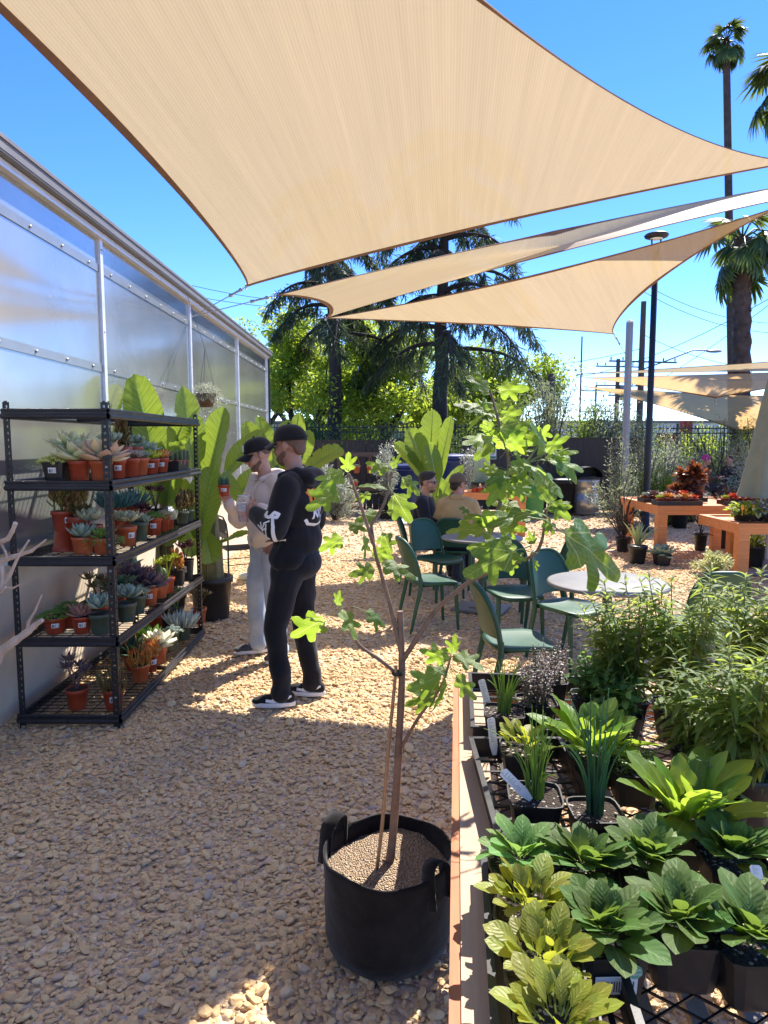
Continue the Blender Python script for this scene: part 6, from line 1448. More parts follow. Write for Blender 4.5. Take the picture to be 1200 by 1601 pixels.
# ================================================================== fig tree in a fabric pot
def figmat(name, c0, c1, tcol):
    k = NT(name); uv = k.coord("UV"); sp = k.n("SeparateXYZ"); k.l(uv, sp.inputs[0]); x = k.math('SUBTRACT', sp.outputs[0], .5); y = sp.outputs[1]
    vein = None
    for a, lo in ((0, .02), (36, .015), (-36, .015), (74, .012), (-74, .012)):
        ca, sa = math.cos(R(a)), math.sin(R(a)); d = k.math('ABSOLUTE', k.math('SUBTRACT', k.math('MULTIPLY', x, ca), k.math('MULTIPLY', y, sa)))
        al = k.math('ADD', k.math('MULTIPLY', x, sa), k.math('MULTIPLY', y, ca)); wdt = k.math('MULTIPLY_ADD', al, -.008, .012)
        f = k.math('MULTIPLY', k.math('LESS_THAN', d, wdt), k.math('GREATER_THAN', al, 0.0)); side = k.math('ABSOLUTE', k.math('SUBTRACT', k.math('FRACT', k.math('MULTIPLY', k.math('SUBTRACT', al, k.math('MULTIPLY', d, .9)), 11.0)), .5))
        sec = k.math('MULTIPLY', k.math('MULTIPLY', k.math('LESS_THAN', side, .06), k.math('LESS_THAN', d, .15)), k.math('MULTIPLY', k.math('GREATER_THAN', al, .06), .45)); f = k.math('MAXIMUM', f, sec)
        vein = f if vein is None else k.math('MAXIMUM', vein, f)
    inf = k.n("ObjectInfo"); hs = k.n("HueSaturation"); k.l(k.mix(k.noise(3, 4, .6, uv), c0, c1), hs.inputs["Color"]); k.l(k.math('MULTIPLY_ADD', inf.outputs["Random"], .6, .7), hs.inputs["Value"]); k.l(k.math('MULTIPLY_ADD', inf.outputs["Random"], -.03, .515), hs.inputs["Hue"])
    geo = k.n("NewGeometry"); base = k.mix(k.math('MULTIPLY', vein, .6), hs.outputs[0], (.30, .38, .10)); base = k.mix(k.math('MULTIPLY', geo.outputs["Backfacing"], .35), base, (.16, .25, .09))
    k.l(base, k.b.inputs["Base Color"]); k.b.inputs["Roughness"].default_value = .40; k.b.inputs["Specular IOR Level"].default_value = .45
    b = k.bump(k.math('ADD', k.math('MULTIPLY', vein, -1.0), k.math('MULTIPLY', k.noise(24, 3, .6, uv), .8)), .5, .006)
    tr = k.n("BsdfTranslucent"); h2 = k.n("HueSaturation"); h2.inputs["Color"].default_value = tcol + (1,); k.l(k.math('MULTIPLY_ADD', inf.outputs["Random"], .55, .7), h2.inputs["Value"]); k.l(k.mix(k.math('MULTIPLY', vein, .7), h2.outputs[0], (.85, .90, .40)), tr.inputs[0])
    mx = k.n("MixShader"); mx.inputs[0].default_value = .46; k.l(k.b.outputs[0], mx.inputs[1]); k.l(tr.outputs[0], mx.inputs[2]); k.l(mx.outputs[0], k.out.inputs[0]); return k.m
M_fig = figmat("fig_leaf", (.040, .115, .014), (.075, .18, .024), (.42, .62, .04))
M_pet = plain("green_petiole", (.20, .26, .07), .5, var=.15, bump=0)
def fig_mesh(seed, deep=1.0):
    r_ = np.random.default_rng(seed); th = np.array([0, 12, 22, 30, 40, 54, 66, 79, 92, 110, 128, 150, 172, 180.]); rr = np.array([.63, .56, .37, .27, .36, .54, .46, .24, .23, .40, .37, .32, .37, .36])
    rr = rr * r_.uniform(.92, 1.08, len(rr)); rr[[3, 7]] *= deep; n = 76; A = np.linspace(-180, 180, n, endpoint=False); rL = np.interp(np.abs(A), th, rr) * np.where(A > 0, 1, r_.uniform(.85, 1.05)); rL = (np.roll(rL, 1) + 2*rL + np.roll(rL, -1))/4; rL += .012*np.sin(A*.9+seed)
    q = np.linspace(0, 1, 7)[1:]; V = [np.array([[0, .37]])]
    for s in q: V.append(np.stack([np.sin(np.radians(A))*rL*s, .37 + np.cos(np.radians(A))*rL*s], 1))
    V = np.concatenate(V); x, y = V[:, 0], V[:, 1]; ang = np.arctan2(x, y); z = -.22*y*y*r_.uniform(.5, 1.5) - .5*x*x*r_.uniform(-.4, 1.4) + .05*np.abs(x) + .028*np.sin(ang*7+seed)*np.hypot(x, y) + r_.uniform(-.12, .12)*x + .02*np.sin(x*17+seed)*np.sin(y*13)
    W = np.stack([x, y, z], 1); m = MB(); i = np.arange(5)[:, None]*n; j = np.arange(n)[None]; j2 = (j+1) % n; uv = np.stack([x+.5, y], 1)
    F4 = (1 + np.stack([i+j, i+j2, i+n+j2, i+n+j], -1)).reshape(-1, 4); F3 = np.stack([np.zeros(n, int), 1+(np.arange(n)+1) % n, 1+np.arange(n)], 1); m.c.append((W, [F4, F3], uv, 0, True))
    m.tube([(0, .03, -.006), (0, -.10, -.012), (r_.uniform(-.05, .05), -.26, -.05), (r_.uniform(-.05, .05), -.42, -.14)], [.009, .010, .011, .013], 6, mat=1); me = m.mesh("fig_leaf"); me.materials.append(M_fig); me.materials.append(M_pet); return me
FIGM = [fig_mesh(i, d) for i, d in enumerate((1.0, .8, .9, 1.15, .7))]
fc = Vector((.012, 2.205, .012)); ft = thing("fig_tree", "young fig tree with big lobed leaves in a black fabric grow pot", "potted tree", fc)
M_fabric = clothmat("black_felt", (.013, .012, .012), .6, .9, .95, .1)
m = MB(); n = 64; a = np.arange(n)/n*2*np.pi; prof = [(.0, .0), (.185, .0), (.205, .012), (.213, .06), (.214, .15), (.216, .24), (.217, .305), (.2165, .325), (.211, .325), (.210, .29), (.208, .24)]; V = []
for i, (r_, z) in enumerate(prof):
    wob = 1 + .012*np.sin(a*3+z*9) + .010*np.sin(a*7+z*23+1) + .006*np.sin(a*13+z*31); V.append(np.stack([r_*wob*np.cos(a), r_*wob*np.sin(a), z + (.007*np.sin(a*2+1.2)+.005*np.sin(a*5))*(z > .29)], 1))
i = np.arange(len(prof)-1)[:, None]*n; j = np.arange(n)[None]; j2 = (j+1) % n; m.add(np.concatenate(V), np.stack([i+j, i+j2, i+n+j2, i+n+j], -1).reshape(-1, 4)); fp = m.build("fabric_pot", M_fabric, ft)
def strap(ca, wd, hh, lean):
    P = []; ctr = np.array([math.cos(ca), math.sin(ca)]); tg = np.array([-ctr[1], ctr[0]]); k = 18
    for t in np.linspace(0, 1, k): an = np.pi*t; u = -math.cos(an)*wd; h_ = math.sin(an)**.7*hh; b = ctr*(.221 - lean*h_) ; e = b + tg*u*(1 - .12*abs(u)); P.append((e[0], e[1], .23 + .085*min(1, t*8, (1-t)*8) + h_))
    V = []
    for p in P:
        for s in (-1, 1): V.append((p[0] + ctr[0]*.002 - tg[0]*0, p[1] + ctr[1]*.002, p[2])); 
    m = MB(); P = np.array(P); T = np.gradient(P, axis=0); T /= np.linalg.norm(T, axis=1, keepdims=True); nr = np.array([ctr[0], ctr[1], .15]); W = np.cross(T, nr); W /= np.linalg.norm(W, axis=1, keepdims=True); th = np.cross(W, T)
    V = np.stack([P + W*.016*0 + th*.024 + W*.0025, P - th*.024 + W*.0025, P - th*.024 - W*.0025, P + th*.024 - W*.0025], 1).reshape(-1, 3); q = np.arange(k-1)[:, None]*4; j = np.arange(4)[None]; m.add(V, np.stack([q+j, q+(j+1) % 4, q+4+(j+1) % 4, q+4+j], -1).reshape(-1, 4)); return m.build("handle", M_fabric, fp)
strap(R(152), .055, .075, .25); strap(R(-42), .045, .045, .55)
M_fsoil = gravel_mat("tan_mulch", (.46, .31, .18), (.70, .52, .34)); nd = M_fsoil.node_tree.nodes
for x_ in nd:
    if x_.type == 'TEX_VORONOI': x_.inputs["Scale"].default_value = 150
m = MB(); V = []; rs_ = np.linspace(.212, 0, 10)
for r_ in rs_: V.append(np.stack([r_*np.cos(a), r_*np.sin(a), .262 + .012*np.sin(a*3+r_*20)*(r_/.2) + .02*(1-r_/.21) + .003*np.sin(a*17+r_*140)], 1))
i = np.arange(9)[:, None]*n; m.add(np.concatenate(V), np.stack([i+j, i+j2, i+n+j2, i+n+j], -1).reshape(-1, 4)[:, :]); m.build("soil", M_fsoil, ft)
M_twig = plain("fig_bark", (.20, .125, .085), .75, var=.3, vs=20, bump=.5, bs=60); M_green_stem = plain("green_fig_stem", (.16, .19, .06), .55, var=.2, vs=20, bump=.1); M_bamboo = plain("bamboo_stake", (.36, .20, .10), .55, var=.15, vs=10, bump=.1)
L3 = lambda px, py, y: ony(px, py, y) - fc
def branch(name, pts, r0, r1, mat, y0=2.2, y1=2.2):
    P = [L3(px, py, y0 + (y1-y0)*i/(len(pts)-1)) for i, (px, py) in enumerate(pts)]; Q = []
    for i in range(len(P)-1):
        p0, p1, p2, p3 = P[max(i-1, 0)], P[i], P[i+1], P[min(i+2, len(P)-1)]
        for t in np.linspace(0, 1, 5)[:-1]: Q.append(.5*((2*p1) + (-p0+p2)*t + (2*p0-5*p1+4*p2-p3)*t*t + (-p0+3*p1-3*p2+p3)*t**3))
    Q.append(P[-1]); k = len(Q); rr = np.linspace(r0, r1, k)*(1 + .06*np.sin(np.arange(k)*1.9)); m = MB(); m.tube(Q, rr, 10); return m.build(name, mat, ft)
branch("trunk", [(600, 1374), (610, 1340), (619, 1240), (624, 1150), (628, 1060), (627, 1005), (625, 955)], .0155, .0095, M_twig)
branch("branch", [(626, 1018), (612, 955), (598, 905), (586, 862), (580, 820)], .0075, .0048, M_twig, 2.2, 2.16)
branch("branch", [(583, 850), (566, 797), (545, 740)], .006, .004, M_twig, 2.16, 2.12); branch("branch", [(580, 820), (601, 785), (612, 738)], .006, .004, M_twig, 2.16, 2.22)
branch("branch", [(629, 1032), (650, 1000), (680, 955), (702, 935), (735, 908), (770, 893), (805, 880), (835, 866), (848, 840), (853, 795)], .009, .0042, M_twig, 2.2, 2.05)
branch("branch", [(735, 908), (757, 862), (772, 815), (785, 775), (795, 735), (791, 700), (777, 650), (766, 610)], .008, .004, M_twig, 2.12, 2.35)
branch("branch", [(786, 772), (806, 745), (822, 725), (852, 708)], .005, .003, M_green_stem, 2.25, 2.2); branch("branch", [(808, 742), (828, 715), (845, 690)], .004, .003, M_green_stem, 2.23, 2.3)
branch("branch", [(623, 1055), (592, 1030), (563, 1010), (550, 990), (543, 972), (533, 950)], .007, .003, M_twig, 2.2, 2.08); branch("branch", [(627, 1168), (655, 1120), (688, 1075), (704, 1028)], .006, .003, M_twig, 2.2, 2.05)
branch("stake", [(588, 1366), (597, 1290), (606, 1180), (616, 1075), (619, 1040)], .0062, .0052, M_bamboo, 2.16, 2.18)
m = MB(); p = L3(621, 1052, 2.185); m.lathe([(.017, -.006), (.020, 0), (.017, .006)], 14, c=p); m.build("tie", M_black, ft)
LEAVES = [(535,735,495,765,2.1),(530,765,482,792,2.08),(543,738,545,712,2.12),(560,760,602,752,2.15),(580,772,556,778,2.2),(608,735,573,720,2.2),(612,732,624,710,2.22),(628,745,660,772,2.2),(615,772,640,815,2.12),(535,840,499,858,2.1),(545,828,574,812,2.2),(570,835,575,872,2.12),
 (598,832,614,870,2.1),(580,860,612,873,2.2),(597,880,645,897,2.08),(507,966,453,1000,2.02),(535,952,560,993,2.08),(570,955,608,976,2.15),(528,947,526,928,2.1),(585,890,553,897,2.2),(703,1030,656,1016,2.05),(708,1022,755,1038,2.0),(690,1055,643,1077,2.05),(695,1060,690,1114,2.02),(706,1022,714,1000,2.1),(684,1085,640,1102,2.12),(712,1055,738,1092,2.1),(700,1045,668,1050,2.15),
 (765,612,738,584,2.35),(779,610,818,606,2.3),(757,640,714,627,2.3),(757,645,728,668,2.28),(757,655,770,696,2.25),(781,669,848,679,2.25),(840,690,858,662,2.3),(790,690,828,693,2.2),(805,710,832,700,2.3),(770,683,727,684,2.2),(770,690,746,715,2.3),(853,715,895,701,2.25),(860,720,915,729,2.2),(865,724,905,748,2.2),(830,737,892,768,2.15),(825,727,806,720,2.2),(800,772,818,738,2.2),(790,745,762,785,2.15),(780,735,752,733,2.3),(856,787,856,745,2.0),(862,785,888,807,2.05),
 (850,805,823,789,2.05),(850,812,868,834,2.0),(830,803,765,813,2.1),(812,795,768,780,2.2),(760,830,700,818,2.1),(780,823,815,826,2.15),(808,858,733,852,1.98),(802,862,730,897,1.96),(797,868,802,903,2.02),(800,868,823,873,2.0),(883,833,982,897,1.92),(835,850,828,833,2.05),(836,875,841,892,2.0),(735,800,720,792,2.15),(738,805,722,813,2.15),(770,640,795,622,2.35),(800,760,835,775,2.1),(775,800,742,835,2.1),(792,702,765,672,2.3),(792,702,820,668,2.25),(795,735,840,752,2.2),(796,738,760,752,2.15),(815,722,800,690,2.3),(818,722,845,742,2.15),(852,706,880,680,2.2),(852,706,842,662,2.25),(772,815,738,800,2.15),(775,812,806,800,2.2),(853,795,888,780,2.05),(780,655,812,640,2.3),(778,650,748,640,2.35),(820,725,858,735,2.1),(846,690,872,700,2.25),(770,640,742,622,2.3),(785,775,752,765,2.2),(788,770,826,762,2.2),(590,800,560,812,2.2),(604,800,632,792,2.2)]
rf = np.random.default_rng(12)
for i, (bx, by, tx, ty, y) in enumerate(LEAVES):
    big = math.hypot(tx-bx, ty-by); B = ony(bx, by, y); T = ony(tx, ty, y + rf.uniform(-.05, .05)*big/40 - .02); d = (T - B); ln = d.length*1.06; d.normalize()
    nn = Vector((rf.normal(0, .5), -.7 + rf.normal(0, .5), .5 + rf.normal(0, .35))); 
    if big > 70: nn = Vector((.1, -.9, .45))
    nn = (nn - d*nn.dot(d)).normalized(); sd_ = d.cross(nn); o = bpy.data.objects.new("leaf", FIGM[i % 5]); COL.objects.link(o); o.parent = ft
    o.matrix_local = Matrix.Translation(B - fc) @ Matrix((sd_, d, nn)).transposed().to_4x4() @ Matrix.Diagonal((ln*rf.uniform(.72, .98), ln, ln, 1))

# ================================================================== banana plants
M_ban = leafmat("banana_leaf", (.075, .16, .022), (.10, .20, .03), .42, (.34, .46, .05), .35, .22, .02, vein=26, ns=3)
M_bstalk = plain("banana_stalk", (.17, .15, .06), .5, var=.35, vs=10, bump=.2); M_bpet = plain("banana_petiole", (.20, .27, .06), .45, var=.2, bump=.05)
def banana_leaf(par, org, base, tip, width, nh, droop=.1, tear=0, seed=0, stem_from=None, cup=.35):
    r_ = np.random.default_rng(seed); B, T = Vector(base), Vector(tip); d = T - B; L = d.length; d.normalize(); nn = Vector(nh); nn = (nn - d*nn.dot(d)).normalized(); sd_ = d.cross(nn); ns, nw = 34, 8; m = MB(); V, U = [], []
    phase = r_.uniform(0, 6, 2)
    for i in range(ns+1):
        t = i/ns; wd = width/2*min(1, (math.sin(math.pi*min(1, t*.93+.05))**.55))*(1 if t < .97 else .55); c = B + d*L*t + nn*(-droop*L*(t*t - t*.3)); 
        for jx in range(nw+1):
            s = -1 + 2*jx/nw; sw = 0
            if tear and abs(s) > .3: sw = tear*.5*(math.sin(t*23+phase[0 if s > 0 else 1]) > .82)
            ww = wd*s*(1 - sw*abs(s)); z = cup*abs(ww) + .003*math.sin(t*60+s*2)*abs(s) + .02*math.sin(t*7+phase[0])*s; p = c + sd_*ww + nn*z + d*(abs(s)*wd*.25); V.append(tuple(p - org)); U.append((jx/nw, t))
    i = np.arange(ns)[:, None]*(nw+1); j = np.arange(nw)[None]; F = np.stack([i+j+1, i+j, i+nw+1+j, i+nw+2+j], -1).reshape(-1, 4); m.add(V, F, U); o = m.build("leaf", M_ban, par)
    m = MB(); P = [B + d*L*t + nn*(-droop*L*(t*t - t*.3) - .008) - org for t in np.linspace(0, .97, 10)]
    if stem_from is not None:
        sf = Vector(stem_from) - org; b0 = P[0]; mid = sf.lerp(b0, .55) + Vector((0, 0, .10*(b0-sf).length)); P = [sf.lerp(mid, t)*(1-t) + mid.lerp(b0, t)*t for t in np.linspace(0, .9, 6)] + P
    m.tube(P, np.linspace(.018, .004, len(P)), 6); m.build("midrib", M_bpet, o)
def banana(label, px, py, pot, leaves, stalks, Y):
    b = onz(px, py, 0) if py else Vector((px, Y, 0)); b.z = .012; o = thing("banana_plant", label, "potted plant", b, 0, "banana plants in the yard"); R_, H_ = pot
    m = MB(); m.lathe([(0, 0), (R_*.80, 0), (R_*.82, .01), (R_*.96, H_*.86), (R_*1.05, H_*.87), (R_*1.05, H_), (R_*.98, H_), (R_*.95, H_*.88), (0, H_*.88)], 32); m.build("pot", M_black, o); m = MB(); m.lathe([(R_*.95, H_*.89), (0, H_*.91)], 20); m.build("soil", M_soil, o)
    org = b
    for k_, (sx, sy, top, r_) in enumerate(stalks):
        m = MB(); P = [(sx*(1-t*.3), sy*(1-t*.3), H_*.85 + (top-H_*.85)*t) for t in np.linspace(0, 1, 8)]; m.tube(P, np.linspace(r_*1.15, r_*.55, 8), 10)
        for q in range(5): an = q*1.3; m.tube([(sx+r_*math.cos(an), sy+r_*math.sin(an), H_*.86), (sx*.9+r_*.9*math.cos(an), sy*.9+r_*.9*math.sin(an), H_+(top-H_)*.3), (sx*.8+r_*1.3*math.cos(an), sy*.8+r_*1.3*math.sin(an), H_+(top-H_)*(.45+.06*q))], [r_*.35, r_*.3, r_*.08], 5)
        m.build("stalk", M_bstalk, o)
    for i, (bx, by, tx, ty, y, w_, nh, dr, te, si) in enumerate(leaves):
        sx, sy, top, r_ = stalks[si]; banana_leaf(o, org, ony(bx, by, y), ony(tx, ty, y - .15*dr), w_*.92, nh, dr, te, i*7+int(abs(px)*10), b + Vector((sx*.7, sy*.7, top*.9))); 
    return o
UPC = (.25, -.8, .45)
banana("banana plant in a big dark pot at the far end of the shelving", 331, 966, (.20, .40), [
  (303, 742, 287, 603, 6.45, .30, (.5, -.85, .1), .05, .5, 0), (326, 765, 346, 636, 6.6, .33, (-.35, -.9, .2), .08, .25, 1), (312, 845, 331, 728, 6.2, .36, (-.2, -.95, .2), .10, .0, 1), (352, 745, 402, 668, 6.9, .22, (.3, -.5, .8), .25, .0, 1), (352, 735, 364, 800, 6.7, .22, (.5, -.8, .2), -.05, .0, 1), (368, 775, 416, 734, 7.0, .27, (.1, -.9, .4), .15, .0, 1), (290, 800, 258, 738, 6.3, .30, (.4, -.8, .3), .15, .3, 0), (300, 870, 285, 790, 6.2, .3, (.6, -.7, .3), .12, 0, 0), (336, 850, 396, 826, 6.5, .08, (0, -.3, .95), .1, 0, 1), (318, 830, 330, 880, 6.3, .26, (.3, -.9, .1), .0, 0, 0)],
  [(-.06, .02, 1.15, .055), (.05, -.02, 1.25, .065)], 6.6)
banana("banana plant behind the shelving, its broad leaves rising above the top tier", -1.98, None, (.17, .32), [(243, 735, 211, 584, 6.1, .36, (.3, -.9, .25), .06, .0, 0), (240, 680, 203, 600, 6.25, .22, (-.5, -.8, .3), .05, 0, 0), (240, 790, 221, 690, 6.1, .34, (.4, -.85, .2), .1, .3, 0), (262, 790, 275, 690, 6.15, .34, (-.2, -.9, .3), .1, .3, 0), (270, 700, 288, 655, 6.3, .24, (.2, -.9, .3), .1, .0, 0), (255, 850, 292, 800, 6.1, .26, (.2, -.8, .5), .3, .2, 0)], [(0, 0, 1.3, .06), (.08, -.05, .9, .035), (-.06, -.08, .85, .03)], 6.18)
banana("banana plant further along the greenhouse, behind the two standing men", -1.42, None, (.20, .38), [(420, 735, 383, 658, 8.3, .30, (.1, -.9, .4), .1, 0, 0), (428, 730, 404, 648, 8.5, .26, (.5, -.8, .3), .1, 0, 0), (445, 740, 447, 655, 8.7, .28, (-.4, -.8, .3), .1, .2, 0), (455, 735, 468, 645, 8.9, .26, (.2, -.9, .3), .1, 0, 0), (480, 735, 532, 698, 8.6, .34, (-.1, -.7, .6), .22, .4, 0), (470, 725, 484, 672, 8.8, .22, (.3, -.8, .3), .1, 0, 0)], [(0, 0, 1.3, .065)], 8.6)
banana("banana plant behind the seated men with tall yellow green leaves", .62, None, (.24, .42), [(667, 745, 640, 668, 11.0, .42, (.1, -.95, .2), .03, .2, 0), (672, 730, 676, 640, 11.2, .44, (-.3, -.9, .2), .05, .35, 0), (660, 745, 618, 690, 10.9, .34, (.6, -.7, .3), .1, .2, 0), (685, 748, 704, 650, 10.9, .30, (-.6, -.8, .1), .04, 0, 0), (683, 755, 670, 690, 10.8, .30, (.2, -.95, .1), .03, 0, 0), (680, 800, 722, 725, 10.8, .24, (-.3, -.8, .5), .12, .1, 0), (676, 800, 690, 745, 10.7, .22, (.3, -.9, .2), .05, 0, 0), (690, 780, 700, 752, 10.6, .2, (0, -.8, .5), .1, 0, 0)], [(0, 0, .95, .07), (.09, .03, .85, .05)], 10.95)

# ================================================================== hanging basket on the greenhouse
hb = ony(322, 622, 7.9); hbo = thing("hanging_basket", "hanging basket of frothy grey green trailing foliage on the greenhouse wall", "hanging plant", hb); m = MB(); m.lathe([(0, -.10), (.07, -.10), (.11, .04), (.115, .05), (.105, .05), (0, .03)], 20); m.build("pot", plain("coir_brown", (.14, .075, .035), .9, var=.4, bump=.6), hbo)
m = MB()
for a_ in (0, 2.1, 4.2): m.tube([(.11*math.cos(a_), .11*math.sin(a_), .05), (0, 0, .55), (-.18, .0, 1.12)], .0022, 5)
m.build("wire", M_blackmetal, hbo); r_ = np.random.default_rng(3); k_ = 2600; d_ = rdir(k_, -.5, 1, r_); P_ = d_*np.array([.16, .16, .12])*r_.uniform(.6, 1.1, (k_, 1)) + [0, 0, .03]; tr_ = r_.uniform(0, 1, k_) < .35; P_[tr_] = np.stack([r_.normal(0, .10, tr_.sum()), r_.normal(0, .08, tr_.sum()), -r_.uniform(0, .42, tr_.sum())], 1); m = MB(); m.scatter(LT_O, frames(P_, d_ + r_.normal(0, .5, (k_, 3)), r_.uniform(.02, .04, k_))); m.build("foliage", M_grey_l, hbo)

# ================================================================== driftwood at the left edge
M_drift = woodmat("bleached_driftwood", (.36, .26, .19), (.66, .54, .44), 'Z', 7); dw = thing("driftwood", "bleached driftwood branch reaching in at the left edge before the shelving", "driftwood", ony(-62, 1290, 2.95)); dw.location.z = .01; D3 = lambda px, py, y=2.95: ony(px, py, y) - dw.location
def dwood(pts, r, y0=2.95, y1=2.9): m = MB(); P = [D3(px, py, y0 + (y1-y0)*i/max(1, len(pts)-1)) for i, (px, py) in enumerate(pts)]; Q = [P[0]] + [P[i].lerp(P[i+1], t) for i in range(len(P)-1) for t in (.33, .66, 1)]; m.tube(Q, np.linspace(r[0], r[1], len(Q))*(1 + .12*np.sin(np.arange(len(Q))*2.3)), 9); return m
dwood([(-62, 1294), (-60, 1180), (-45, 1080), (-30, 980), (-22, 900), (-12, 850)], (.05, .022)).build("trunk", M_drift, dw)
for pts, r in (([(-42, 1065), (-8, 1036), (3, 1016), (24, 1001), (45, 986), (57, 975), (66, 969)], (.026, .009)), ([(43, 988), (44, 972), (55, 954), (65, 930)], (.009, .003)), ([(-24, 910), (0, 877), (21, 870), (49, 861), (72, 843)], (.018, .003)), ([(-28, 950), (0, 922), (16, 896), (28, 870), (45, 844)], (.013, .004)), ([(-12, 855), (0, 847), (12, 842), (19, 830), (24, 817)], (.011, .009)), ([(2, 852), (8, 862), (11, 872)], (.006, .004)), ([(-20, 890), (2, 880), (4, 905), (-2, 930), (8, 918)], (.012, .006)), ([(5, 918), (18, 920), (30, 914)], (.007, .003))): dwood(pts, r).build("branch", M_drift, dw)
# ================================================================== herbs on the bench
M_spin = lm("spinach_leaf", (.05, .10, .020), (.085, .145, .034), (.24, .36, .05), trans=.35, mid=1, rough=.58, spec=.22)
M_spin_lit = lm("sunlit_spinach_leaf", (.09, .19, .05), (.15, .27, .08), (.32, .52, .10), trans=.4, mid=1, rough=.55, spec=.25)  # lighter copy of the spinach leaf: sunlight put into its colour
M_gold = lm("golden_lettuce", (.15, .185, .028), (.235, .245, .03), (.52, .55, .05), trans=.45, mid=1)
M_rom = lm("romaine_leaf", (.10, .17, .03), (.13, .22, .035), (.40, .55, .05), trans=.5, mid=1); M_chive = lm("chive_blade", (.14, .22, .045), (.20, .30, .06), (.45, .6, .12), trans=.35); M_scal = lm("scallion_blade", (.05, .13, .06), (.09, .20, .075), (.2, .36, .1), trans=.3)
M_mint = lm("mint_leaf", (.06, .14, .035), (.11, .23, .06), (.30, .50, .09), trans=.4, mid=1); M_oreg = lm("dark_oregano", (.085, .062, .062), (.21, .165, .15), (.3, .22, .15), trans=.25); M_verb = lm("verbena_leaf", (.075, .125, .028), (.125, .185, .042), (.42, .52, .08), trans=.48, mid=1); M_stem = plain("herb_stem", (.17, .16, .07), .6, var=.25, bump=0); M_thy = lm("thyme_leaf", (.12, .19, .06), (.22, .30, .10), (.4, .5, .12), trans=.35)
LSP = leaf_t(.56, 10, 4, .16, .38, .95, .45, .05, .22); LGO = leaf_t(.46, 10, 4, .14, .30, 1.25, .6, .06, .30); LRO = leaf_t(.40, 12, 4, .16, .30, 1.1, .55, .08, .12); LMI = leaf_t(.55, 5, 2, .2, .25, .9, .7, .03); LVE = leaf_t(.20, 6, 2, .3, .42, .8, .75); LOR = leaf_t(.62, 3, 2, .2, .2, .9, .6); LCH = leaf_t(.05, 8, 1, 0, .0, .5, .3)
GB = "herb and salad pots on the planting bench"
